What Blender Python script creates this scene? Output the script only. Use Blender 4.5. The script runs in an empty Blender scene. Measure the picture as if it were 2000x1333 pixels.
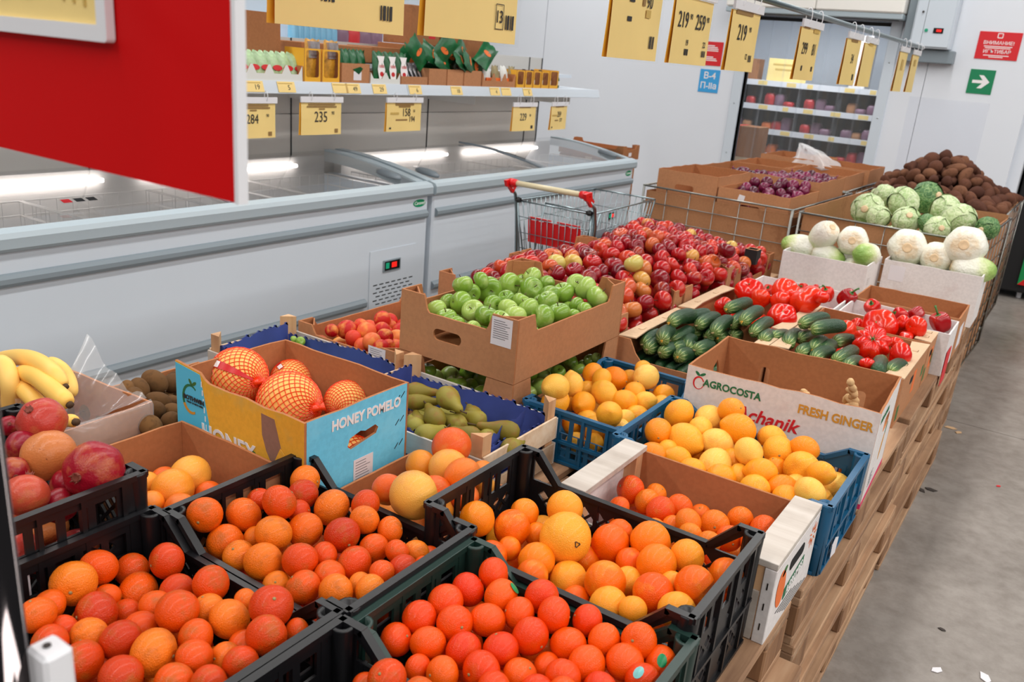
import bpy, bmesh, math, random
import numpy as np
from mathutils import Matrix, Vector, Euler
from mathutils.geometry import tessellate_polygon
random.seed(7); PI = math.pi
SC = bpy.context.scene
COL = SC.collection
# ------------------------------------------------------------------ camera
F_PX, YAW, PITCH, ROLL, CAM_H = 1675.0, 0.56556845, 0.3231776, 0.0863521, 1.62
def cam_axes():
    f = np.array([-math.sin(YAW) * math.cos(PITCH), math.cos(YAW) * math.cos(PITCH), -math.sin(PITCH)])
    r = np.array([math.cos(YAW), math.sin(YAW), 0.0]); u = np.cross(r, f)
    c, s = math.cos(ROLL), math.sin(ROLL)
    return c * r + s * u, -s * r + c * u, f
CR, CU, CF = cam_axes()
CPOS = np.array([0, 0, CAM_H])
cd = bpy.data.cameras.new('camera'); cam = bpy.data.objects.new('camera', cd); COL.objects.link(cam)
cd.sensor_width = 36; cd.lens = F_PX / 2000 * 36; cd.clip_start = 0.05; cd.clip_end = 60
cam.matrix_world = Matrix(((CR[0], CU[0], -CF[0], 0), (CR[1], CU[1], -CF[1], 0), (CR[2], CU[2], -CF[2], CAM_H), (0, 0, 0, 1)))
cd.dof.use_dof = True; cd.dof.focus_distance = 1.9; cd.dof.aperture_fstop = 7.5
SC.camera = cam
# ------------------------------------------------------------------ light
vs = SC.view_settings
vs.view_transform = 'Standard'; vs.look = 'None'; vs.gamma = 1; vs.use_curve_mapping = False
vs.exposure = 0.0
W = bpy.data.worlds.new('store_ambient'); SC.world = W; W.use_nodes = True
W.node_tree.nodes['Background'].inputs[0].default_value = (0.90, 0.95, 1.0, 1)
W.node_tree.nodes['Background'].inputs[1].default_value = 0.15
def area(name, loc, sx, sy, e, col=(1, .97, .93)):
    l = bpy.data.lights.new(name, 'AREA'); l.shape = 'RECTANGLE'; l.size = sx; l.size_y = sy; l.energy = e; l.color = col
    o = bpy.data.objects.new(name, l); COL.objects.link(o); o.location = loc; return o
for lx, e in ((-4.6, 270), (-1.2, 205), (1.6, 205), (4.6, 280), (8.0, 340)):
    area('ceiling_light', (lx, 2.2, 3.9), 0.30, 13.0, e)
area('cold_room_light', (-2.6, 9.1, 2.35), 1.6, 0.3, 26, (.92, .97, 1))
# ------------------------------------------------------------------ pixel to world
def ray(px, py): return CR * ((px - 1000) / F_PX) - CU * ((py - 666.5) / F_PX) + CF
def on_z(px, py, z): d = ray(px, py); return CPOS + d * ((z - CAM_H) / d[2])
def on_x(px, py, x): d = ray(px, py); return CPOS + d * (x / d[0])
def on_y(px, py, y): d = ray(px, py); return CPOS + d * (y / d[1])
# ------------------------------------------------------------------ materials
def lin(r, g, b):
    f = lambda c: c / 12.92 if c <= .04045 else ((c + .055) / 1.055) ** 2.4
    return (f(r / 255), f(g / 255), f(b / 255), 1)
MATS = {}
def newmat(name):
    m = bpy.data.materials.new(name); m.use_nodes = True; MATS[name] = m
    return m, m.node_tree.nodes, m.node_tree.links, m.node_tree.nodes['Principled BSDF']
def coord(N, L, scale=1.0, rnd=True):
    tc = N.new('ShaderNodeTexCoord'); return tc.outputs['Object']
def noise(N, L, scale, detail=3, rnd=None, vec=None, rough=.55):
    n = N.new('ShaderNodeTexNoise'); n.inputs['Scale'].default_value = scale; n.inputs['Detail'].default_value = detail
    n.inputs['Roughness'].default_value = rough
    if vec is not None: L.new(vec, n.inputs['Vector'])
    if rnd is not None:
        n.noise_dimensions = '4D'; m = N.new('ShaderNodeMath'); m.operation = 'MULTIPLY'; m.inputs[1].default_value = 37.0
        L.new(rnd, m.inputs[0]); L.new(m.outputs[0], n.inputs['W'])
    return n
def ramp(N, L, src, stops):
    r = N.new('ShaderNodeValToRGB'); e = r.color_ramp.elements
    while len(e) < len(stops): e.new(.5)
    for q, (p, c) in zip(e, stops): q.position = p; q.color = c
    L.new(src, r.inputs[0]); return r
def mixc(N, L, fac, a, b, mode='MIX'):
    m = N.new('ShaderNodeMix'); m.data_type = 'RGBA'; m.blend_type = mode
    for v, i in ((fac, 0), (a, 6), (b, 7)):
        if hasattr(v, 'links'): L.new(v, m.inputs[i])
        else: m.inputs[i].default_value = v
    return m.outputs[2]
def bump(N, L, b, h, strength, dist=.01):
    n = N.new('ShaderNodeBump'); n.inputs['Strength'].default_value = strength; n.inputs['Distance'].default_value = dist
    L.new(h, n.inputs['Height']); L.new(n.outputs[0], b.inputs['Normal'])
def plain(name, rgb, rough=.5, metal=0, var=0.0, vscale=8, bmp=0, bscale=60, spec=.5, emis=None, es=0, coat=0):
    m, N, L, b = newmat(name); c = lin(*rgb)
    b.inputs['Base Color'].default_value = c; b.inputs['Roughness'].default_value = rough
    b.inputs['Metallic'].default_value = metal; b.inputs['Specular IOR Level'].default_value = spec
    b.inputs['Coat Weight'].default_value = coat
    v = coord(N, L)
    if var:
        n = noise(N, L, vscale, 4, None, v)
        r = ramp(N, L, n.outputs[0], [(.3, tuple(x * (1 - var) for x in c[:3]) + (1,)), (.7, tuple(min(1, x * (1 + var)) for x in c[:3]) + (1,))])
        L.new(r.outputs[0], b.inputs['Base Color'])
    if bmp: bump(N, L, b, noise(N, L, bscale, 2, None, v).outputs[0], bmp, .004)
    if emis: b.inputs['Emission Color'].default_value = lin(*emis); b.inputs['Emission Strength'].default_value = es
    return m
def produce(name, stops, rough=.4, blotch=None, bamt=.35, bscale=1.6, bmp=.25, bsc=22, spec=.27, blo=.52, bhi=.66, specks=None, subs=0, var2=.0, speckscale=9):
    """skin of a fruit: per-object tint, blotches and pores"""
    m, N, L, b = newmat(name); v = coord(N, L)
    oi = N.new('ShaderNodeObjectInfo'); rnd = oi.outputs['Random']
    col = ramp(N, L, oi.outputs['Alpha'], [(p, lin(*c)) for p, c in stops]).outputs[0]
    if blotch:
        n = noise(N, L, bscale, 4, rnd, v)
        f = ramp(N, L, n.outputs[0], [(blo, (0, 0, 0, 1)), (bhi, (bamt,) * 3 + (1,))]).outputs[0]
        col = mixc(N, L, f, col, lin(*blotch))
    if specks:
        n2 = noise(N, L, speckscale, 5, rnd, v, .75)
        f2 = ramp(N, L, n2.outputs[0], [(.60, (0, 0, 0, 1)), (.70, (.8,) * 3 + (1,))]).outputs[0]
        col = mixc(N, L, f2, col, lin(*specks))
    L.new(col, b.inputs['Base Color']); b.inputs['Roughness'].default_value = rough
    b.inputs['Specular IOR Level'].default_value = spec
    if rough < .35: b.inputs['Coat Weight'].default_value = .12; b.inputs['Coat Roughness'].default_value = .14
    if subs:
        b.inputs['Subsurface Weight'].default_value = subs; b.inputs['Subsurface Radius'].default_value = (.3, .12, .05); b.inputs['Subsurface Scale'].default_value = .02
    if bmp: bump(N, L, b, noise(N, L, bsc, 2, None, v).outputs[0], bmp, .03)
    return m
# surfaces
def concrete():
    m, N, L, b = newmat('concrete'); v = coord(N, L)
    n1 = noise(N, L, 1.3, 6, None, v, .65); n2 = noise(N, L, 14, 5, None, v, .7)
    c = ramp(N, L, n1.outputs[0], [(.3, lin(122, 114, 107)), (.55, lin(142, 134, 127)), (.75, lin(160, 153, 146))]).outputs[0]
    d = ramp(N, L, n2.outputs[0], [(.35, lin(122, 115, 108)), (.62, lin(170, 164, 158))]).outputs[0]
    L.new(mixc(N, L, .35, c, d), b.inputs['Base Color'])
    r = ramp(N, L, n1.outputs[0], [(.3, (.32,) * 3 + (1,)), (.7, (.5,) * 3 + (1,))]); L.new(r.outputs[0], b.inputs['Roughness'])
    bump(N, L, b, n2.outputs[0], .12, .004)
concrete()
def wood(name, c0, c1, c2, scale=1.0, rough=.75, ax=1):
    m, N, L, b = newmat(name); tc = N.new('ShaderNodeTexCoord'); mp = N.new('ShaderNodeMapping')
    s = [22 * scale] * 3; s[ax] = 1.6 * scale; mp.inputs['Scale'].default_value = s
    L.new(tc.outputs['Object'], mp.inputs[0]); oi = N.new('ShaderNodeObjectInfo')
    n = noise(N, L, 1.0, 5, oi.outputs['Random'], mp.outputs[0], .6)
    c = ramp(N, L, n.outputs[0], [(.3, lin(*c0)), (.5, lin(*c1)), (.72, lin(*c2))]).outputs[0]
    n2 = noise(N, L, 5, 4, oi.outputs['Random'], tc.outputs['Object'])
    t = ramp(N, L, oi.outputs['Random'], [(0, (.72, .7, .68, 1)), (1, (1, 1, 1, 1))]).outputs[0]
    c = mixc(N, L, 1.0, c, t, 'MULTIPLY')
    g = ramp(N, L, n2.outputs[0], [(.52, (0, 0, 0, 1)), (.75, (.45,) * 3 + (1,))]).outputs[0]
    L.new(mixc(N, L, g, c, lin(96, 70, 52)), b.inputs['Base Color']); b.inputs['Roughness'].default_value = rough
    bump(N, L, b, n.outputs[0], .25, .004)
wood('pallet_wood', (134, 98, 72), (182, 142, 108), (206, 170, 136), 1.0, .8, 1)
wood('pallet_wood_cross', (130, 94, 70), (174, 136, 104), (200, 166, 134), 1.0, .8, 0)
wood('pallet_block_wood', (110, 76, 52), (156, 114, 80), (188, 148, 110), .8, .85, 2)
wood('crate_wood', (206, 168, 132), (226, 196, 164), (236, 214, 188), 1.2, .7, 0)
wood('crate_post_wood', (206, 150, 104), (226, 176, 130), (234, 194, 152), 1.0, .7, 2)
wood('greyed_wood', (188, 176, 166), (206, 196, 186), (222, 214, 206), 1.2, .7, 0)
def cardboard(name, rgb, var=.10, scale=3.0, rough=.8, stain=None):
    m, N, L, b = newmat(name); v = coord(N, L); c = lin(*rgb); oi = N.new('ShaderNodeObjectInfo')
    n = noise(N, L, scale, 4, oi.outputs['Random'], v)
    col = ramp(N, L, n.outputs[0], [(.3, tuple(x * (1 - var) for x in c[:3]) + (1,)), (.7, tuple(x * (1 + var) for x in c[:3]) + (1,))]).outputs[0]
    fine = noise(N, L, 90, 3, None, v)
    col = mixc(N, L, .12, col, ramp(N, L, fine.outputs[0], [(.4, tuple(x * .6 for x in c[:3]) + (1,)), (.6, tuple(min(1, x * 1.3) for x in c[:3]) + (1,))]).outputs[0])
    if stain:
        s = noise(N, L, 5.5, 5, oi.outputs['Random'], v, .65)
        col = mixc(N, L, ramp(N, L, s.outputs[0], [(.56, (0, 0, 0, 1)), (.66, (.6,) * 3 + (1,))]).outputs[0], col, lin(*stain))
    L.new(col, b.inputs['Base Color']); b.inputs['Roughness'].default_value = rough; b.inputs['Specular IOR Level'].default_value = .25
    mp = N.new('ShaderNodeMapping'); mp.inputs['Scale'].default_value = (6, 6, 55); L.new(v, mp.inputs[0])
    bump(N, L, b, noise(N, L, 1.5, 2, None, mp.outputs[0]).outputs[0], .10, .003)
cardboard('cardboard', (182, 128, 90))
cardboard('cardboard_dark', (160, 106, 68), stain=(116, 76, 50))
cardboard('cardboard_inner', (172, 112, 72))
cardboard('cardboard_pale', (206, 176, 144))
cardboard('cardboard_white', (222, 216, 214), .04, stain=(206, 190, 188))
cardboard('cardboard_blue', (112, 204, 238), .05, stain=(134, 214, 242))
cardboard('cardboard_yellow', (234, 176, 58), .06, stain=(206, 176, 96))
cardboard('torn_liner', (150, 114, 98), .08)
cardboard('bin_cardboard', (168, 120, 84), .12, 2.2, .85, stain=(128, 84, 56))
plain('printed_yellow_box', (236, 176, 48), .5); plain('print_orange_brown', (206, 146, 50), .6); plain('print_green', (30, 110, 70), .6)
plain('print_dark', (44, 42, 44), .6); plain('print_red', (206, 30, 40), .6); plain('print_white', (240, 236, 236), .6)
plain('print_orange', (232, 112, 44), .6); plain('print_navy', (40, 56, 110), .6); plain('print_grey', (120, 118, 122), .6); plain('print_leaf', (60, 110, 50), .6)
plain('print_magenta', (214, 40, 96), .6); plain('print_sky', (84, 194, 232), .6); plain('print_brown', (150, 116, 66), .7)
plain('print_faint', (206, 172, 92), .7); plain('print_pale_blue', (170, 196, 210), .6)
# plastics, metals, glass
plain('black_plastic', (19, 19, 22), .38, bmp=.05, bscale=40); plain('green_plastic', (22, 48, 42), .42, bmp=.05, bscale=40)
plain('blue_plastic', (10, 84, 122), .4, bmp=.05, bscale=40); plain('hole_shade_black', (8, 8, 9), .9)  # the near-black stands for the shade inside holes
plain('white_paint', (206, 216, 226), .32, var=.02, vscale=1.5); plain('wall_paint', (226, 231, 239), .45, var=.02, vscale=.8)
plain('rail_grey', (168, 182, 190), .35); plain('bumper_grey', (132, 144, 152), .45); plain('panel_grey', (196, 193, 188), .45, var=.03, vscale=2)
plain('dark_seam', (40, 42, 44), .6); plain('steel', (176, 182, 186), .28, 1); plain('chrome', (84, 78, 78), .04, 1)
plain('wire_zinc', (150, 166, 172), .32, 1); plain('rail_steel', (130, 146, 150), .35, .9); plain('cage_zinc', (140, 140, 136), .38, 1)
plain('red_plastic', (214, 16, 22), .35); plain('red_panel', (206, 0, 4), .55, spec=.15); plain('white_plastic', (232, 232, 236), .4)
plain('cream_plastic', (214, 202, 166), .4); plain('grey_handle', (120, 130, 138), .4)
plain('tag_paper', (247, 217, 140), .55, var=.03, vscale=6); plain('tag_paper_back', (240, 176, 50), .55)
plain('sign_red', (214, 24, 36), .5); plain('sign_blue', (58, 160, 222), .5); plain('sign_green', (0, 128, 82), .5)
plain('logo_green', (0, 140, 92), .4); plain('display_black', (16, 16, 18), .25)
plain('led_red', (60, 0, 0), .5, emis=(255, 30, 20), es=1.2); plain('led_green', (0, 40, 30), .5, emis=(20, 190, 140), es=.5)
plain('freezer_tube', (255, 255, 255), .5, emis=(255, 246, 240), es=11.0)
plain('inner_liner', (226, 222, 220), .5); plain('inner_dark', (60, 58, 58), .7); plain('basket_wire', (226, 222, 220), .4)
plain('fixture_white', (240, 238, 232), .5); plain('blue_paper', (58, 74, 150), .8, var=.25, vscale=7); plain('label_paper', (226, 222, 226), .6)
plain('stem_brown', (78, 56, 34), .8); plain('stem_green', (58, 110, 44), .6); plain('stem_dry', (150, 130, 84), .8); plain('blossom', (236, 178, 70), .8)
plain('sticker_green', (10, 140, 84), .35); plain('sticker_blue', (120, 190, 190), .35); plain('sticker_white', (236, 236, 236), .4)
plain('napa_butt', (226, 196, 156), .6, var=.1, vscale=6); plain('crown_brown', (120, 52, 36), .7)
plain('net_red', (240, 64, 14), .35); plain('net_tag_red', (206, 20, 24), .35)
plain('black_cloth', (14, 12, 14), .7); plain('stripe_green', (10, 138, 72), .5); plain('stripe_red', (206, 10, 16), .5)
plain('staple', (70, 66, 64), .4, .8); plain('tan_white_box', (232, 228, 226), .6); plain('debris_tan', (206, 170, 130), .8); plain('debris_dark', (60, 52, 48), .8)
plain('rack_shelf', (206, 212, 216), .4); plain('rack_dark', (44, 44, 48), .7); plain('meat_pack', (176, 40, 44), .35, var=.5, vscale=14); plain('meat_orange', (214, 110, 50), .4, var=.3, vscale=14)
plain('bottle_blue', (120, 176, 206), .2); plain('bottle_cap_white', (236, 240, 244), .4)
plain('pack_green', (20, 96, 52), .3, var=.5, vscale=18); plain('pack_green_light', (176, 206, 160), .35, var=.35, vscale=22); plain('pack_foil', (190, 186, 190), .25, .6, var=.3, vscale=30)
plain('pack_pasta', (206, 150, 50), .35, var=.4, vscale=26); plain('pack_violet', (126, 92, 112), .35); plain('pack_white', (224, 226, 222), .4); plain('pack_red', (196, 34, 40), .4)
plain('pack_olive', (150, 136, 96), .5, var=.3, vscale=20); plain('pack_black', (36, 40, 42), .4)
def clear(name, tint=(1, 1, 1), gloss=.12, rough=.05, haze=0.0, hz=(.9, .93, .96), fres=True):
    m = bpy.data.materials.new(name); m.use_nodes = True; N = m.node_tree.nodes; L = m.node_tree.links; MATS[name] = m
    N.remove(N['Principled BSDF']); out = N['Material Output']
    t = N.new('ShaderNodeBsdfTransparent'); t.inputs[0].default_value = tint + (1,)
    g = N.new('ShaderNodeBsdfGlossy'); g.inputs['Roughness'].default_value = rough
    mx = N.new('ShaderNodeMixShader')
    if fres:
        fr = N.new('ShaderNodeFresnel'); fr.inputs[0].default_value = 1.45
        mm = N.new('ShaderNodeMath'); mm.operation = 'ADD'; mm.inputs[1].default_value = gloss; L.new(fr.outputs[0], mm.inputs[0]); L.new(mm.outputs[0], mx.inputs[0])
    else: mx.inputs[0].default_value = gloss
    L.new(t.outputs[0], mx.inputs[1]); L.new(g.outputs[0], mx.inputs[2]); res = mx.outputs[0]
    if haze:
        d = N.new('ShaderNodeBsdfDiffuse'); d.inputs[0].default_value = hz + (1,); m2 = N.new('ShaderNodeMixShader'); m2.inputs[0].default_value = haze
        L.new(res, m2.inputs[1]); L.new(d.outputs[0], m2.inputs[2]); res = m2.outputs[0]
    L.new(res, out.inputs['Surface']); return m
clear('freezer_glass', (.93, .95, .95), .10, .03)
clear('pvc_clear', (.97, .985, 1), .02, .10, .07)
clear('poly_sheet', (.98, .985, 1), .03, .15, .05, (.9, .92, .95), False)
clear('pocket_film', (1, 1, 1), .035, .06, .0, (1, 1, 1), False)
clear('bag_film', (1, 1, 1), .05, .22, .34, (.95, .96, .98), False)
clear('liner_film', (1, 1, 1), .05, .15, .16, (.95, .96, .98), False)
clear('cling_film', (1, 1, 1), .03, .12, .04)
# produce skins
produce('mandarin_skin', [(0, (226, 70, 4)), (.4, (236, 92, 6)), (.7, (242, 112, 10)), (1, (246, 140, 22))], .3, (206, 120, 30), .45, 1.3, .3, 16)
produce('blood_mandarin_skin', [(0, (196, 52, 6)), (.35, (220, 68, 4)), (.7, (232, 90, 6)), (1, (238, 126, 26))], .31, (176, 92, 26), .65, 1.1, .3, 16)
produce('clementine_skin', [(0, (222, 52, 2)), (.5, (234, 70, 2)), (.85, (240, 88, 4)), (1, (240, 116, 20))], .27, (214, 84, 14), .4, 1.2, .26, 18)
produce('orange_skin', [(0, (236, 84, 0)), (.5, (244, 108, 2)), (.8, (248, 132, 12)), (1, (250, 166, 46))], .29, (248, 158, 40), .5, .9, .28, 22)
produce('lemon_skin', [(0, (244, 134, 10)), (.3, (249, 162, 30)), (.7, (250, 182, 58)), (1, (250, 202, 98))], .28, (228, 132, 30), .45, 1.0, .25, 18)
produce('grapefruit_skin', [(0, (230, 86, 20)), (.4, (240, 120, 24)), (.7, (244, 152, 44)), (1, (238, 172, 72))], .3, (228, 140, 70), .55, .9, .2, 24)
produce('pomegranate_skin', [(0, (126, 8, 32)), (.35, (156, 16, 34)), (.65, (186, 62, 48)), (1, (196, 116, 62))], .27, (186, 110, 60), .6, 1.0, .12, 14, specks=(110, 48, 34))
produce('red_apple_skin', [(0, (104, 4, 20)), (.3, (142, 8, 22)), (.55, (172, 18, 22)), (.75, (192, 44, 28)), (.88, (190, 92, 44)), (.95, (206, 160, 76)), (1, (200, 186, 100))], .22, (206, 96, 46), .5, .75, .06, 12, blo=.52, bhi=.76, spec=.4)
produce('green_apple_skin', [(0, (104, 140, 40)), (.5, (128, 162, 58)), (1, (166, 190, 96))], .24, (184, 200, 122), .5, .8, .05, 12, spec=.4)
produce('peach_skin', [(0, (176, 14, 26)), (.35, (206, 44, 34)), (.7, (226, 92, 50)), (1, (236, 176, 92))], .45, (240, 166, 76), .7, .8, .05, 20, blo=.50, bhi=.66)
produce('pear_skin', [(0, (122, 106, 34)), (.5, (142, 128, 48)), (1, (160, 150, 64))], .42, (140, 92, 44), .65, 1.2, .15, 24, specks=(96, 70, 32))
produce('kiwi_skin', [(0, (92, 62, 32)), (1, (128, 90, 50))], .8, (82, 56, 30), .5, 2, .4, 40)
produce('potato_skin', [(0, (82, 48, 36)), (.5, (104, 64, 46)), (1, (128, 86, 62))], .85, (72, 44, 34), .5, 2, .4, 16)
produce('onion_skin', [(0, (58, 4, 26)), (.5, (90, 8, 44)), (1, (124, 26, 70))], .26, (150, 60, 100), .3, 1.5, .08, 10, spec=.4)
produce('tomato_skin', [(0, (206, 14, 4)), (.5, (222, 28, 8)), (1, (230, 54, 18))], .2, (236, 76, 30), .4, .9, .03, 6, spec=.5)
produce('pepper_skin', [(0, (150, 2, 12)), (.5, (194, 10, 12)), (1, (216, 40, 16))], .22, (220, 56, 24), .35, .9, .03, 6, spec=.5)
produce('banana_skin', [(0, (240, 176, 62)), (1, (246, 196, 96))], .42, (250, 214, 136), .4, .8, .04, 12)
produce('pomelo_skin', [(0, (240, 170, 76)), (1, (246, 194, 108))], .36, (234, 150, 54), .3, .9, .12, 24)
produce('ginger_skin', [(0, (190, 148, 96)), (1, (210, 172, 124))], .75, (166, 120, 74), .5, 2, .3, 20)
def zgrad(name, stops, rough=.35, axis=2, lo=-1, hi=1, stripes=0, sc=(232, 236, 170), bmp=.15, bsc=10, veins=0):
    """skin whose own colour runs along the thing's axis (calyx, butt and leaf ends)"""
    m, N, L, b = newmat(name); v = coord(N, L); sp = N.new('ShaderNodeSeparateXYZ'); L.new(v, sp.inputs[0])
    oi = N.new('ShaderNodeObjectInfo')
    mr = N.new('ShaderNodeMapRange'); mr.inputs[1].default_value = lo; mr.inputs[2].default_value = hi; L.new(sp.outputs[axis], mr.inputs[0])
    n = noise(N, L, 2.5, 4, oi.outputs['Random'], v)
    ad = N.new('ShaderNodeMath'); ad.operation = 'MULTIPLY_ADD'; ad.inputs[1].default_value = .30; L.new(n.outputs[0], ad.inputs[0])
    sb = N.new('ShaderNodeMath'); sb.operation = 'SUBTRACT'; sb.inputs[1].default_value = .15; L.new(mr.outputs[0], sb.inputs[0]); L.new(sb.outputs[0], ad.inputs[2])
    col = ramp(N, L, ad.outputs[0], [(p, lin(*c)) for p, c in stops]).outputs[0]
    if stripes or veins:
        at = N.new('ShaderNodeMath'); at.operation = 'ARCTAN2'; L.new(sp.outputs[0], at.inputs[0]); L.new(sp.outputs[1], at.inputs[1])
        k = N.new('ShaderNodeMath'); k.operation = 'MULTIPLY_ADD'; k.inputs[1].default_value = stripes or veins
        nn = N.new('ShaderNodeMath'); nn.operation = 'MULTIPLY'; nn.inputs[1].default_value = 3.0; L.new(n.outputs[0], nn.inputs[0]); L.new(at.outputs[0], k.inputs[0]); L.new(nn.outputs[0], k.inputs[2])
        s = N.new('ShaderNodeMath'); s.operation = 'SINE'; L.new(k.outputs[0], s.inputs[0])
        if stripes:
            f = ramp(N, L, s.outputs[0], [(.80, (0, 0, 0, 1)), (.97, (.8,) * 3 + (1,))]).outputs[0]
            e = ramp(N, L, mr.outputs[0], [(.0, (1, 1, 1, 1)), (.30, (0, 0, 0, 1))]).outputs[0]
            f = mixc(N, L, 1.0, f, e, 'MULTIPLY')
        else: f = ramp(N, L, s.outputs[0], [(.70, (0, 0, 0, 1)), (.98, (.65,) * 3 + (1,))]).outputs[0]
        col = mixc(N, L, f, col, lin(*sc))
    L.new(col, b.inputs['Base Color']); b.inputs['Roughness'].default_value = rough
    bump(N, L, b, noise(N, L, bsc, 3, None, v).outputs[0], bmp, .03)
zgrad('cucumber_skin', [(0, (110, 138, 62)), (.12, (52, 92, 44)), (.45, (30, 66, 36)), (.8, (26, 58, 34)), (1, (44, 82, 46))], .35, 2, -3.4, 3.4, stripes=11, bmp=.3, bsc=5)
zgrad('napa_skin', [(0, (228, 206, 172)), (.07, (238, 232, 214)), (.2, (242, 240, 228)), (.5, (238, 238, 218)), (.70, (206, 218, 156)), (.85, (160, 190, 100)), (1, (130, 168, 78))], .32, 2, -1.5, 1.5, bmp=.3, bsc=4)
def leafy(name, c0, c1, vein):
    m, N, L, b = newmat(name); v = coord(N, L); oi = N.new('ShaderNodeObjectInfo')
    n = noise(N, L, 1.4, 4, oi.outputs['Random'], v); col = ramp(N, L, n.outputs[0], [(.3, lin(*c0)), (.7, lin(*c1))]).outputs[0]
    w = N.new('ShaderNodeTexVoronoi'); w.feature = 'DISTANCE_TO_EDGE'; w.inputs['Scale'].default_value = 3.2; mp = N.new('ShaderNodeVectorMath'); mp.operation = 'ADD'
    n3 = noise(N, L, 2.2, 3, oi.outputs['Random'], v); sc_ = N.new('ShaderNodeVectorMath'); sc_.operation = 'SCALE'; sc_.inputs[3].default_value = .8; L.new(n3.outputs[1], sc_.inputs[0]); L.new(v, mp.inputs[0]); L.new(sc_.outputs[0], mp.inputs[1]); L.new(mp.outputs[0], w.inputs['Vector'])
    f = ramp(N, L, w.outputs[0], [(.0, (.8,) * 3 + (1,)), (.09, (0, 0, 0, 1))]).outputs[0]
    L.new(mixc(N, L, f, col, lin(*vein)), b.inputs['Base Color']); b.inputs['Roughness'].default_value = .45
    bump(N, L, b, w.outputs[0], .2, .05)
leafy('cabbage_skin', (146, 178, 108), (206, 218, 170), (226, 230, 196)); leafy('cabbage_dark_skin', (44, 92, 46), (92, 136, 74), (150, 178, 116)); leafy('cabbage_leaf_skin', (166, 194, 132), (220, 228, 188), (236, 238, 212))
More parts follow.
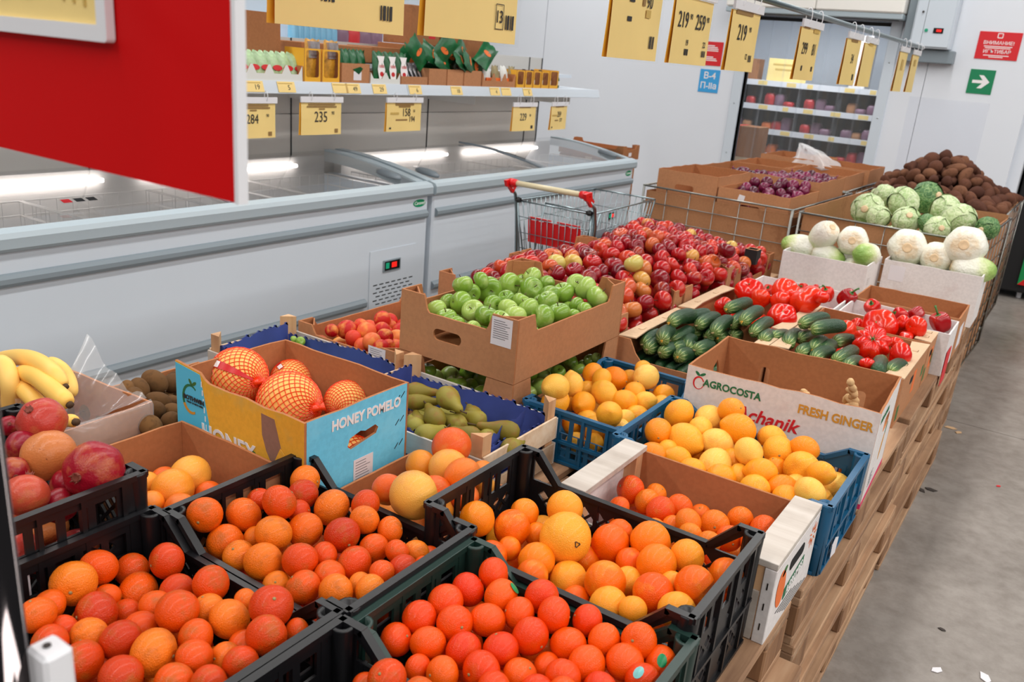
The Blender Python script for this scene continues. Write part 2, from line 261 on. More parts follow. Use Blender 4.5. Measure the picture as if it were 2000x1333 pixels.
# ------------------------------------------------------------------ building helpers
def link(o, parent=None):
    COL.objects.link(o)
    if parent is not None: o.parent = parent
    return o
def tag(o, label=None, cat=None, group=None, kind=None):
    if label: o['label'] = label
    if cat: o['category'] = cat
    if group: o['group'] = group
    if kind: o['kind'] = kind
    return o
def thing(name, label, cat, loc=(0, 0, 0), rz=0, group=None):
    o = bpy.data.objects.new(name, None); o.empty_display_size = .05; COL.objects.link(o)
    o.location = loc; o.rotation_euler = (0, 0, rz); return tag(o, label, cat, group)
def struct(name, label=None, cat=None):
    o = bpy.data.objects.new(name, None); o.empty_display_size = .05; COL.objects.link(o); o['kind'] = 'structure'
    return tag(o, label, cat)
class MB:
    """collects shapes into ONE mesh"""
    def __init__(s): s.v = []; s.f = []; s.mi = []; s.m = 0
    def add(s, vs_, fs, M=None):
        b = len(s.v)
        s.v += [tuple(M @ Vector(p)) if M is not None else tuple(p) for p in vs_]
        s.f += [tuple(b + i for i in q) for q in fs]; s.mi += [s.m] * len(fs); return s
    def box(s, x0, x1, y0, y1, z0, z1, M=None):
        return s.add([(x0, y0, z0), (x1, y0, z0), (x1, y1, z0), (x0, y1, z0), (x0, y0, z1), (x1, y0, z1), (x1, y1, z1), (x0, y1, z1)],
                     [(0, 3, 2, 1), (4, 5, 6, 7), (0, 1, 5, 4), (1, 2, 6, 5), (2, 3, 7, 6), (3, 0, 4, 7)], M)
    def bbox(s, x0, x1, y0, y1, z0, z1, b=.004, M=None):
        """box with chamfered edges"""
        ring = lambda z, k: [(p[0], p[1], z) for p in
                             ((x0 + b, y0 + k), (x1 - b, y0 + k), (x1 - k, y0 + b), (x1 - k, y1 - b), (x1 - b, y1 - k), (x0 + b, y1 - k), (x0 + k, y1 - b), (x0 + k, y0 + b))]
        R = [ring(z0, b), ring(z0 + b, 0), ring(z1 - b, 0), ring(z1, b)]
        v = sum(R, []); f = [tuple(reversed(range(8))), tuple(range(24, 32))]
        for r in range(3):
            for i in range(8): j = (i + 1) % 8; f.append((r * 8 + i, r * 8 + j, r * 8 + 8 + j, r * 8 + 8 + i))
        return s.add(v, f, M)
    def tube(s, pts, r, n=6, closed=False, taper=None):
        P = [Vector(p) for p in pts]; k = len(P); rings = []; up = None
        for i in range(k):
            a = P[i - 1] if (i or closed) else P[0]; c = P[(i + 1) % k] if (i < k - 1 or closed) else P[-1]
            t = (c - a); t = t.normalized() if t.length > 1e-9 else Vector((0, 0, 1))
            if up is None: up = Vector((0, 0, 1)) if abs(t.z) < .9 else Vector((1, 0, 0))
            x = t.cross(up); x = x.normalized() if x.length > 1e-6 else t.orthogonal().normalized(); y = x.cross(t); up = y
            rr = r if taper is None else taper[i]
            rings.append([P[i] + (x * math.cos(2 * PI * j / n) + y * math.sin(2 * PI * j / n)) * rr for j in range(n)])
        v = [tuple(p) for q in rings for p in q]; f = []
        for i in range(k if closed else k - 1):
            a, b = i * n, ((i + 1) % k) * n
            for j in range(n): f.append((a + j, a + (j + 1) % n, b + (j + 1) % n, b + j))
        if not closed: f += [tuple(reversed(range(n))), tuple(range((k - 1) * n, k * n))]
        return s.add(v, f)
    def lathe(s, prof, n=16, M=None, caps=True):
        """prof: (r, z) from bottom to top"""
        v = []; f = []
        for r, z in prof: v += [(r * math.cos(2 * PI * j / n), r * math.sin(2 * PI * j / n), z) for j in range(n)]
        for i in range(len(prof) - 1):
            for j in range(n): f.append((i * n + j, i * n + (j + 1) % n, (i + 1) * n + (j + 1) % n, (i + 1) * n + j))
        if caps: f += [tuple(reversed(range(n))), tuple(range((len(prof) - 1) * n, len(prof) * n))]
        return s.add(v, f, M)
    def panel(s, outer, holes=(), th=.006, M=None, m_out=0, m_in=1):
        """flat plate: outline (u, v) with holes; front face at n=0 looking along +n, body behind it"""
        loops = [list(outer)] + [list(h) for h in holes]
        tris = tessellate_polygon([[Vector((u, v, 0)) for u, v in l] for l in loops])
        P = [p for l in loops for p in l]; n = len(P)
        fv = [(u, v, 0) for u, v in P]; bv = [(u, v, -th) for u, v in P]
        A = lambda t: (P[t[1]][0] - P[t[0]][0]) * (P[t[2]][1] - P[t[0]][1]) - (P[t[2]][0] - P[t[0]][0]) * (P[t[1]][1] - P[t[0]][1])
        tris = [t if A(t) > 0 else (t[0], t[2], t[1]) for t in tris]
        keep = s.m; b = len(s.v)
        s.v += [tuple(M @ Vector(p)) if M is not None else p for p in fv + bv]
        for t in tris: s.f.append(tuple(b + i for i in t)); s.mi.append(m_out)
        for t in tris: s.f.append((b + n + t[0], b + n + t[2], b + n + t[1])); s.mi.append(m_in)
        k = 0
        for li, l in enumerate(loops):
            ar = sum(l[i][0] * l[(i + 1) % len(l)][1] - l[(i + 1) % len(l)][0] * l[i][1] for i in range(len(l)))
            for i in range(len(l)):
                a, c = k + i, k + (i + 1) % len(l)
                if (ar > 0) != (li == 0): a, c = c, a
                s.f.append((b + c, b + a, b + n + a, b + n + c)); s.mi.append(m_in)
            k += len(l)
        return s
    def data(s, name, mats, smooth=False):
        me = bpy.data.meshes.new(name); me.from_pydata(s.v, [], s.f)
        for m in (mats if isinstance(mats, (list, tuple)) else [mats]): me.materials.append(MATS[m])
        if any(s.mi): me.polygons.foreach_set('material_index', s.mi)
        if smooth: me.polygons.foreach_set('use_smooth', [True] * len(s.f))
        me.update(); return me
    def build(s, name, mats, parent=None, smooth=False, loc=None, rot=None):
        o = bpy.data.objects.new(name, s.data(name, mats, smooth)); link(o, parent)
        if loc is not None: o.location = loc
        if rot is not None: o.rotation_euler = rot
        return o
def inst(name, me, parent=None, loc=(0, 0, 0), rot=(0, 0, 0), sc=None):
    o = bpy.data.objects.new(name, me); link(o, parent); o.location = loc; o.rotation_euler = rot
    if sc is not None: o.scale = sc if isinstance(sc, (tuple, list)) else (sc, sc, sc)
    return o
def frame(o, u, v):
    u = Vector(u).normalized(); v = Vector(v).normalized(); n = u.cross(v)
    return Matrix(((u.x, v.x, n.x, o[0]), (u.y, v.y, n.y, o[1]), (u.z, v.z, n.z, o[2]), (0, 0, 0, 1)))
def rect(u0, u1, v0, v1): return [(u0, v0), (u1, v0), (u1, v1), (u0, v1)]
def rrect(u0, u1, v0, v1, r, n=4):
    P = []
    for cx, cy, a in ((u1 - r, v0 + r, -90), (u1 - r, v1 - r, 0), (u0 + r, v1 - r, 90), (u0 + r, v0 + r, 180)):
        P += [(cx + r * math.cos(math.radians(a + 90 * i / n)), cy + r * math.sin(math.radians(a + 90 * i / n))) for i in range(n + 1)]
    return P
def ell(cx, cy, rx, ry, n=18, rot=0):
    c, s_ = math.cos(rot), math.sin(rot)
    return [(cx + rx * math.cos(2 * PI * i / n) * c - ry * math.sin(2 * PI * i / n) * s_, cy + rx * math.cos(2 * PI * i / n) * s_ + ry * math.sin(2 * PI * i / n) * c) for i in range(n)]
TEXTS = []
def text(parent, s, M, size, mat, name='lettering', align='CENTER', sx=1.0, ex=.0004, bold=0.0, shear=0.0):
    TEXTS.append((parent, s, M, size, mat, name, align, sx, ex, bold, shear))
def flush_texts():
    obs = []
    for parent, s, M, size, mat, name, align, sx, ex, bold, shear in TEXTS:
        c = bpy.data.curves.new(name, 'FONT'); c.body = s; c.size = size; c.align_x = align; c.align_y = 'CENTER'; c.extrude = ex; c.offset = bold; c.shear = shear; c.resolution_u = 3
        o = bpy.data.objects.new(name + '_curve', c); COL.objects.link(o); obs.append(o)
    bpy.context.view_layer.update(); dg = bpy.context.evaluated_depsgraph_get()
    for o, (parent, s, M, size, mat, name, align, sx, ex, bold, shear) in zip(obs, TEXTS):
        me = bpy.data.meshes.new_from_object(o.evaluated_get(dg)); me.name = name; me.transform(Matrix.Diagonal((sx, 1, 1, 1))); me.materials.clear(); me.materials.append(MATS[mat])
        n = bpy.data.objects.new(name, me); link(n, parent); n.matrix_local = M
    for o in obs:
        c = o.data; bpy.data.objects.remove(o); bpy.data.curves.remove(c)
def flat(parent, name, outer, M, mat, th=.0006, holes=()):
    """thin printed or glued piece lying on a face"""
    return MB().panel(outer, holes, th, M @ Matrix.Translation((0, 0, th)), 0, 0).build(name, mat, parent)
NTH = ('first', 'second', 'third', 'fourth', 'fifth', 'sixth', 'seventh', 'eighth', 'ninth', 'tenth', 'eleventh', 'twelfth', 'thirteenth', 'fourteenth', 'fifteenth', 'sixteenth', 'seventeenth', 'eighteenth', 'nineteenth', 'twentieth') + tuple('twenty-' + w for w in ('first', 'second', 'third', 'fourth', 'fifth', 'sixth', 'seventh', 'eighth', 'ninth')) + ('thirtieth',)
# ================================================================== THE PLACE
floor = struct('floor')
MB().box(-12, 6, -3, 13, -.06, -.008).build('floor_base', 'dark_seam', floor)
for i, (a, b) in enumerate(((-3, .85), (.856, 4.75), (4.756, 8.6), (8.606, 13))):
    for c, d in ((-12, -4.2), (-4.194, .9), (.906, 6)):
        MB().box(c, d, a, b, -.03, 0).build('floor_slab', 'concrete', floor)
YW, DX0, DX1, DZ = 8.0, -2.82, -1.64, 2.12
wall = struct('wall_back')
for a, b in ((-12, -9.4), (-9.394, -7.1), (-7.094, -5.0), (-4.994, DX0)):
    MB().box(a, b, YW, YW + .1, 0, 4.2).build('wall_panel', 'wall_paint', wall)
MB().box(DX0, DX1, YW, YW + .1, DZ, 4.2).build('wall_panel', 'wall_paint', wall)
MB().box(DX1, -1.30, YW, YW + .1, 0, 4.2).build('wall_panel', 'wall_paint', wall)
MB().box(-1.296, -.53, YW, YW + .1, 0, 4.2).build('wall_panel', 'wall_paint', wall)
# door opening with frame, closer box above and clear strip curtain
door = struct('door_1')
for a, b in ((DX0 - .09, DX0), (DX1, DX1 + .09)):
    f = MB().bbox(a, b, YW - .022, YW + .11, 0, DZ + .08, .004).build('door_jamb', 'white_paint', door)
    for z in (.45, .9, 1.35, 1.8):
        MB().lathe([(.006, 0), (.006, .003), (.003, .005)], 8, frame(((a + b) / 2, YW - .022, z), (1, 0, 0), (0, 0, 1))).build('rivet', 'steel', f)
MB().bbox(DX0 - .09, DX1 + .09, YW - .022, YW + .11, DZ, DZ + .08, .004).build('door_head', 'white_paint', door)
t = thing('air_curtain', 'long white air curtain box mounted above the cold room doorway', 'air curtain', ((DX0 + DX1) / 2, YW - .12, 2.17))
MB().bbox(-.78, -.002, -.10, .10, .0, .30, .012).build('housing', 'fixture_white', t); MB().bbox(.002, .70, -.10, .10, .0, .30, .012).build('housing', 'fixture_white', t)
MB().bbox(-.78, .70, -.09, .09, -.045, -.002, .006).build('outlet', 'rail_grey', t); MB().box(-.74, .66, -.03, .03, -.05, -.046).build('outlet_slot_shade', 'dark_seam', t)  # the slot is a dark strip coloured like the shade in an opening
t = thing('strip_curtain', 'clear plastic strip curtain hanging in the cold room doorway', 'curtain', ((DX0 + DX1) / 2, YW + .06, 0))
MB().box(-.59, .59, -.012, .012, 2.085, 2.115).build('hanging_rail', 'dark_seam', t)
sm = MB(); n = 8
sm.add([((i / n - .5) * .19, -.012 * math.sin(PI * i / n), z) for z in (.06, 2.09) for i in range(n + 1)], [(i, i + 1, n + 2 + i, n + 1 + i) for i in range(n)])
sd = sm.data('curtain_strip', 'pvc_clear', True)
for k in range(7): inst('curtain_strip', sd, t, (-.51 + k * .17, .006 * (k % 2), 0), (0, 0, random.uniform(-.05, .05)))
# cold room behind the door
cr = struct('wall_cold_room')
MB().box(-4.4, -.55, 10.4, 10.5, 0, 2.7).build('wall_panel', 'wall_paint', cr); MB().box(-4.5, -4.4, YW + .1, 10.5, 0, 2.7).build('wall_panel', 'wall_paint', cr)
MB().box(-.55, -.45, YW + .1, 10.5, 0, 2.7).build('wall_panel', 'wall_paint', cr); MB().box(-4.5, -.45, YW + .1, 10.5, 2.7, 2.8).build('ceiling_panel', 'wall_paint', cr)
rk = thing('cold_room_rack', 'white shelving rack of packed meat seen through the strip curtain', 'rack', (0, 9.75, 0))
for z in (.52, .80, 1.055, 1.305, 1.555):
    MB().box(-3.6, -1.55, -.2, .2, z - .025, z).build('rack_shelf', 'rack_shelf', rk)
    p = MB().box(-3.6, -1.55, -.225, -.2, z - .045, z + .012).build('price_strip', 'white_plastic', rk)
    for k in range(7):
        x = -3.45 + k * .28 + random.uniform(-.06, .06); MB().box(x, x + random.choice((.06, .1)), -.2265, -.2252, z - .038, z + .004).build('price_ticket', 'tag_paper', p)
for x in (-3.6, -3.17, -2.75, -2.33, -1.9, -1.56): MB().box(x, x + .035, -.19, .2, 0, 1.53).build('rack_divider', 'rack_dark', rk)
MB().box(-3.6, -1.55, .19, .21, 0, 1.52).build('rack_back', 'rack_dark', rk)
pm = [MB().bbox(-.055, .055, -.07, .07, 0, .075, .018).data('meat_pack', m, True) for m in ('meat_pack', 'meat_orange', 'cardboard', 'pack_red', 'pack_violet')]
for z, cols in ((1.305, (0, 0, 0, 0, 3, 2, 2, 1, 0)), (1.055, (1, 2, 1, 1, 0, 0, 2, 0, 1)), (.80, (4, 0, 1, 4, 0, 2, 0, 0, 4)), (.52, (0, 4, 0, 0, 0, 1, 0, 4, 0))):
    nth_ = 0
    for i, x in enumerate(np.linspace(-3.48, -1.66, 18)):
        if random.random() < .06 or min(abs(x - d) for d in (-3.58, -3.15, -2.73, -2.31, -1.88)) < .07: continue
        o = MEAT = inst('meat_package', pm[random.choice((cols[i // 2], 0, 4))], None, (x, 9.64 + random.uniform(-.02, .02), z), (0, 0, random.uniform(-.2, .2)), (random.uniform(.85, 1.05), 1, random.uniform(.8, 1.9)))
        nth_ += 1; o.color = (1, 1, 1, 1)
        tag(o, '%s wrapped meat package from the left on the %s shelf of the cold room rack' % (NTH[nth_ - 1], {1.305: 'second', 1.055: 'third', .80: 'fourth', .52: 'lowest'}[z]), 'package', 'meat packages on the %s cold room shelf' % {1.305: 'second', 1.055: 'third', .80: 'fourth', .52: 'lowest'}[z])
t = thing('price_poster', 'yellow price poster standing on the top shelf in the cold room', 'poster', (-2.86, 9.56, 1.555)); MB().box(-.26, .16, 0, .004, 0, .24).build('sheet', 'tag_paper', t)
for z, w in ((.17, .16), (.12, .13)): MB().box(-.05 - w, -.05 + w, -.0012, -.0004, z, z + .02).build('printed_line', 'print_faint', t)
t = thing('shipping_carton', 'small brown carton on the left end of the top cold room shelf', 'carton', (-3.3, 9.66, 1.557)); MB().bbox(-.07, .07, -.09, .09, 0, .22, .003).build('body', 'cardboard_dark', t)
t = thing('shipping_carton', 'tall striped brown carton at the right of the top cold room shelf', 'carton', (-2.12, 9.69, 1.557)); MB().bbox(-.14, .02, -.12, .12, 0, .52, .003).build('body', 'tan_white_box', t)
for k in range(5): MB().box(-.142, -.10, -.122, -.118, .03 + k * .1, .08 + k * .1).build('printed_stripe', 'cardboard_dark', t)
for nm, x, y, s, z, lab, mt in (('shipping_carton', -2.94, 8.75, (.30, .3, .30), .82, 'brown carton with red tape atop the stack inside the cold room', 'cardboard_dark'), ('shipping_carton', -2.97, 8.74, (.34, .32, .28), .54, 'pale wrapped carton under the red taped one inside the cold room', 'cardboard_pale'), ('shipping_carton', -2.95, 8.75, (.36, .34, .54), 0, 'large lowest carton of the stack inside the cold room', 'cardboard')):
    t = thing(nm, lab, 'carton', (x, y, z)); MB().bbox(-s[0] / 2, s[0] / 2, -s[1] / 2, s[1] / 2, 0, s[2], .004).build('body', mt, t)
    MB().box(-s[0] / 2 + .05, -s[0] / 2 + .1, -s[1] / 2 - .001, s[1] / 2 + .001, .0, s[2] + .001).build('tape', 'sign_red' if 'red tape' in lab and 'under' not in lab else 'cardboard_pale', t)
# things on the back wall
def wall_px(px, py): p = on_y(px, py, YW); return p[0], p[2]
def sign(name, label, x0, x1, z0, z1, mat):
    t = thing(name, label, 'sign', ((x0 + x1) / 2, YW - .004, (z0 + z1) / 2)); MB().box((x0 - x1) / 2, (x1 - x0) / 2, -.001, .004, (z0 - z1) / 2, (z1 - z0) / 2).build('board', mat, t); return t
FN = lambda x, z: frame((x, -.0015, z), (1, 0, 0), (0, 0, 1))
t = sign('warning_sign', 'red rectangular warning sign with white lettering above the green arrow', -.975, -.675, 1.88, 2.085, 'sign_red')
text(t, 'ВНИМАНИЕ!', FN(0, .02), .036, 'print_white', bold=.0003); text(t, 'ИГЪТИБАР', FN(0, -.045), .036, 'print_white', bold=.0003)
MB().panel(rrect(-.02, .02, .056, .094, .006), [rect(-.014, .014, .062, .088)], .0006, FN(0, 0)).build('emblem', ['print_white', 'print_white'], t)
for z, w in ((-.006, .10), (-.018, .09), (-.073, .09), (-.085, .05)): MB().panel(rect(-w, w, z - .003, z + .003), [], .0006, FN(0, 0)).build('printed_line', ['print_white', 'print_white'], t)
t = sign('arrow_sign', 'square green sign with a white arrow pointing right', -.975, -.795, 1.615, 1.80, 'sign_green')
MB().panel([(-.062, -.012), (.01, -.012), (-.022, -.05), (.012, -.05), (.062, 0), (.012, .05), (-.022, .05), (.01, .012), (-.062, .012)], [], .0006, FN(0, 0)).build('arrow', ['print_white', 'print_white'], t)
t = sign('warning_sign', 'red warning sign on the wall left of the doorway, behind the price tags', -3.36, -3.06, 1.66, 1.87, 'sign_red')
for z, w in ((.07, .05), (.055, .08), (.04, .09), (.025, .09), (-.03, .05), (-.045, .08), (-.06, .09)): MB().panel(rect(.02 - w, .02 + w, z - .004, z + .004), [], .0006, FN(0, 0)).build('printed_line', ['print_white', 'print_white'], t)
t = sign('zone_sign', 'small blue square sign with white letters left of the doorway', -3.245, -3.05, 1.42, 1.625, 'sign_blue')
text(t, 'В-4', FN(0, .045), .082, 'print_white', bold=.001); text(t, 'П-IIа', FN(0, -.045), .078, 'print_white', bold=.001)
t = thing('control_cabinet', 'light grey electrical control cabinet with green lamp high on the wall', 'cabinet', (-1.30, YW, 1.925))
MB().bbox(-.15, .15, -.16, -.002, 0, .55, .006).build('body', 'white_paint', t); d = MB().bbox(-.14, .14, -.172, -.161, .012, .54, .004).build('door', 'white_paint', t)
MB().lathe([(.008, 0), (.008, .012), (.004, .014)], 10, frame((-.09, -.172, .27), (1, 0, 0), (0, 0, 1))).build('lock', 'staple', d)
MB().lathe([(.013, 0), (.013, .008), (.006, .012)], 12, frame((-.04, -.172, .135), (1, 0, 0), (0, 0, 1))).build('pilot_lamp', 'led_green', d)
q = MB().bbox(.012, .085, -.178, -.172, .115, .155, .002).build('controller', 'display_black', d); MB().box(.035, .072, -.1795, -.1782, .126, .145).build('digits', 'led_red', q)
t = thing('cable_duct', 'grey square cable duct running behind the control cabinet', 'duct', (-1.28, YW, 1.82)); MB().bbox(-.24, .17, -.10, -.002, 0, .10, .005).build('cover', 'bumper_grey', t); MB().bbox(-.24, -.175, -.10, -.002, .104, .95, .005).build('cover', 'bumper_grey', t)
t = thing('plastic_sheet', 'large clear plastic sheet fixed to the wall below the arrow sign', 'sheet', (-1.08, YW - .006, .75))
MB().add([(x, -.004 * math.sin(3 * x * PI) - .003, z) for z in (0, .3, .6, .8) for x in np.linspace(-.30, .30, 9)], [(r * 9 + i, r * 9 + i + 1, r * 9 + 10 + i, r * 9 + 9 + i) for r in range(3) for i in range(8)]).build('film', 'poly_sheet', t, True)
# striped display cabinet beyond the end of the wall
t = thing('display_cabinet', 'black display cabinet with red and green striped base beyond the wall end', 'cabinet', (-.27, 8.25, 0))
MB().bbox(-.16, 1.3, .0, .8, .06, 2.4, .01).build('body', 'black_cloth', t)
p = MB().box(0.0, 1.25, -.02, -.002, .13, .86).build('base_panel', 'stripe_green', t)
for a in (-.1, .24, .58): MB().panel([(max(a, 0), .13 + max(0, -a) * 1.2), (a + .17, .13), (a + .55, .5), (a + .38, .5)] if a >= 0 else [(0, .13), (a + .2, .13), (.5, .5), (.3, .5)], [], .001, frame((0, -.0215, 0), (1, 0, 0), (0, 0, 1))).build('stripe', ['stripe_red', 'stripe_red'], p)
MB().panel([(0, .56), (.3, .56), (.62, .86), (0.02, .86)], [], .001, frame((0, -.0215, 0), (1, 0, 0), (0, 0, 1))).build('stripe', ['stripe_red', 'stripe_red'], p)
for x in (.03, 1.2): MB().lathe([(.02, 0), (.02, .06)], 8, Matrix.Translation((x, .1, 0))).build('foot', 'white_plastic', t)
# ------------------------------------------------------------------ freezers
XF = -2.99
def freezer(label, y0, y1, grille_y):
    L = y1 - y0; t = thing('chest_freezer', label, 'freezer', (XF, y0, 0))
    # body: front skin (front face at x=0), inner well
    MB().bbox(-.06, 0, .012, L - .012, .10, .845, .01).build('front_panel', 'white_paint', t)
    MB().box(-.82, -.06, .012, .06, .10, .845).build('end_panel', 'white_paint', t); MB().box(-.82, -.06, L - .06, L - .012, .10, .845).build('end_panel', 'white_paint', t)
    MB().box(-.82, -.76, .06, L - .06, .10, .96).build('back_panel', 'inner_liner', t); MB().box(-.76, -.06, .06, L - .06, .10, .45).build('well_floor', 'inner_liner', t)
    MB().box(-.74, -.05, .05, L - .05, .02, .098).build('plinth', 'inner_dark', t)
    # rounded top rail in grey along front and both ends
    prof = [(.018, .838), (.026, .85), (.026, .885), (.014, .902), (-.03, .912), (-.055, .906), (-.058, .89), (-.058, .846)]
    r = MB(); k = len(prof); r.add([(x, y, z) for y in (.004, L - .004) for x, z in prof], [tuple(reversed(range(k))), tuple(range(k, 2 * k))] + [(i, (i + 1) % k, k + (i + 1) % k, k + i) for i in range(k)]); r.build('top_rail', 'rail_grey', t)
    def lidz(x): return .905 + .085 * math.sin(min(1, max(0, -x - .04) / .70) * PI / 2)
    xs = [-.05 - .71 * i / 10 for i in range(11)]
    for ya, yb in ((.006, .062), (L - .062, L - .006)):
        q = MB(); q.add([(x, y, lidz(x) + dz) for x in xs for y in (ya, yb) for dz in (-.065, .004)], [f for i in range(10) for f in ((i * 4 + 1, i * 4 + 5, i * 4 + 7, i * 4 + 3), (i * 4, i * 4 + 1, i * 4 + 5, i * 4 + 4)[::-1], (i * 4 + 2, i * 4 + 3, i * 4 + 7, i * 4 + 6), (i * 4, i * 4 + 2, i * 4 + 6, i * 4 + 4))] + [(0, 1, 3, 2), (40, 42, 43, 41)]); q.build('side_rail', 'rail_grey', t)
    # two sliding curved glass lids
    for li, (ya, yb, dz) in enumerate(((.066, L * .5 + .04, -.012), (L * .5 - .04, L - .066, -.002))):
        g = MB(); g.add([(x, y, lidz(x) + dz) for x in xs for y in (ya, yb)], [(i * 2, i * 2 + 1, i * 2 + 3, i * 2 + 2) for i in range(10)]); lid = g.build('glass_lid', 'freezer_glass', t, True)
        ye = yb if li == 0 else ya
        MB().tube([(x, ye, lidz(x) + dz + .002) for x in xs], .007, 6).build('lid_edge', 'grey_handle', lid)
        yh = ya + .09 if li == 0 else yb - .09
        hm = MB(); hm.lathe([(.001, 0), (.05, 0), (.052, .012), (.036, .026), (.001, .032)], 14, Matrix.Translation((-.17, yh, lidz(-.17) + dz)) @ Matrix.Rotation(.12, 4, 'Y') @ Matrix.Diagonal((1.7, .72, 1, 1)), False); hm.build('lid_handle', 'grey_handle', lid, True)
    # bumpers
    for za, zb, ya, yb in ((.712, .757, .03, L - .03), (.285, .330, .03, L - .03 if grille_y is None else grille_y - .03)):
        b = MB(); pr = [(.001, za), (.016, za + .004), (.022, za + .016), (.022, zb - .012), (.010, zb), (.001, zb + .004)]; k = 6
        b.add([(x, y, z) for y in (ya, yb) for x, z in pr], [tuple(reversed(range(k))), tuple(range(k, 2 * k))] + [(i, (i + 1) % k, k + (i + 1) % k, k + i) for i in range(k)]); b.build('bumper', 'bumper_grey', t)
    FR = lambda y, z: frame((.0012, y, z), (0, 1, 0), (0, 0, 1))
    lg = flat(t, 'logo_plate', ell(0, 0, .052, .021, 20), FR(L - .09, .801), 'logo_green')
    text(t, 'Caravell', FR(L - .09, .801) @ Matrix.Translation((0, 0, .001)), .027, 'print_white', shear=.3)
    if grille_y is not None:
        gp = MB(); holes = []
        for r_ in range(13):
            for c in range(7):
                u = .03 + c * .048 + (r_ % 2) * .022; v = .03 + r_ * .0215
                if u + .034 < .36: holes.append(rect(u, u + .034, v, v + .008))
        gp.panel(rect(0, .37, 0, .48), holes, .003, FR(grille_y, .10) @ Matrix.Translation((0, 0, .003)), 0, 0); gp.build('grille_panel', 'white_paint', t)
        MB().panel(rect(.01, .36, .01, .31), [], .0006, FR(grille_y, .10)).build('grille_shade_sheet', ['dark_seam', 'dark_seam'], t)  # dark sheet added behind the slots, its colour standing for shade inside
        d = MB().bbox(.0042, .010, grille_y + .10, grille_y + .24, .455, .52, .002).build('display', 'bumper_grey', t)
        MB().box(.0102, .0112, grille_y + .11, grille_y + .23, .463, .512).build('display_screen', 'display_black', d); MB().box(.0113, .0118, grille_y + .165, grille_y + .205, .475, .503).build('digits', 'led_red', d)
        MB().box(.0113, .0118, grille_y + .118, grille_y + .145, .473, .505).build('indicator', 'led_green', d)
    # lit tubes and white wire baskets seen through the glass
    for a, b in ((.12, L * .42), (L * .5, L - .3)): MB().lathe([(.010, a), (.010, b)], 8, Matrix.Translation((-.735, 0, .915)) @ Matrix.Rotation(-PI / 2, 4, 'X')).build('light_tube', 'freezer_tube', t)
    nb = 4; bw = (L - .16) / nb; w = MB()
    for z in (.86, .80, .66): w.tube([(-.10, .005, z), (-.10, bw - .01, z), (-.70, bw - .01, z), (-.70, .005, z)], .003, 5, True)
    for i in range(9): y = .005 + i * (bw - .015) / 8; w.tube([(-.10, y, .86), (-.10, y, .50), (-.70, y, .50), (-.70, y, .86)], .0022, 4)
    for i in range(7): x = -.10 - i * .1; w.tube([(x, .005, .86), (x, .005, .5), (x, bw - .01, .5), (x, bw - .01, .86)], .0022, 4)
    wd = w.data('wire_basket', 'basket_wire')
    for k in range(nb): inst('wire_basket', wd, t, (0, .08 + k * bw, 0))
    return t
fz1 = freezer('nearest long white chest freezer with sliding glass lids and a vent grille', 1.20, 3.735, 2.06)
fz2 = freezer('second white chest freezer farther back, behind the shopping cart', 3.755, 6.29, 2.06)
text(fz1, '', Matrix(), .01, 'print_dark')
TEXTS.pop()
for a, z in ((.25, .928),):
    FRt = frame((-.16, .55, .9445), (0, 1, 0), (-1, 0, .25))
    st = flat(fz1, 'warning_sticker', rect(0, .17, 0, .05), FRt, 'pocket_film')
    for k in range(3): flat(fz1, 'warning_symbol', rect(.01 + k * .05, .045 + k * .05, .01, .04), FRt @ Matrix.Translation((0, .0, .001)), 'display_black' if k else 'print_red')
# ------------------------------------------------------------------ gondola behind the freezers
gd = thing('shelving_gondola', 'grey shelving unit with one long shelf standing behind the freezers', 'shelf', (-3.84, .2, 0))
for k in range(6):
    a, b = k * 1.22 - .38, k * 1.22 + .836
    if b > 5.9: b = 5.9
    if a > 5.8: break
    for z0, z1 in ((.3, 1.19), (1.193, 1.6)): MB().box(-.03, .02, a, b, z0, z1).build('back_panel', 'panel_grey', gd)
    MB().box(-.02, .026, b, b + .006, .3, 1.6).build('upright', 'dark_seam', gd)
    if k: MB().box(.02, .42, a - .012, a - .004, 1.28, 1.345).build('bracket', 'panel_grey', gd)
MB().box(-.30, .02, -.4, 5.9, .0, .30).build('base', 'panel_grey', gd)
sh = MB().box(.02, .485, -.4, 6.03, 1.365, 1.398).build('shelf_board', 'white_paint', gd)
for a, b in ((-.4, 1.03), (1.034, 3.72), (3.724, 6.03)): MB().add([(.486, a, 1.40), (.506, a, 1.343), (.5, a, 1.34), (.480, a, 1.398), (.486, b, 1.40), (.506, b, 1.343), (.5, b, 1.34), (.480, b, 1.398)], [(3, 2, 1, 0), (4, 5, 6, 7), (0, 1, 5, 4), (1, 2, 6, 5), (2, 3, 7, 6), (3, 0, 4, 7)]).build('price_rail', 'white_paint', gd)
for px_, s in ((497, '19'), (560, '5'), (665, ''), (690, '49'), (742, '29'), (812, '6'), (893, '18'), (968, '4'), (990, ''), (1032, '5')):
    y = on_x(px_, 167, -3.34)[1] - .2
    F_ = frame((.4975, y, 1.372), (0, 1, 0), (-.33, 0, .95))
    p = flat(gd, 'price_ticket', rect(-.055, .055, -.026, .026), F_, 'tag_paper', .002)
    if s: text(gd, s, F_ @ Matrix.Translation((.015, -.004, .0026)), .034, 'print_dark')
    flat(gd, 'ticket_line', rect(-.05, .04, .014, .019), F_ @ Matrix.Translation((0, 0, .002)), 'print_faint')
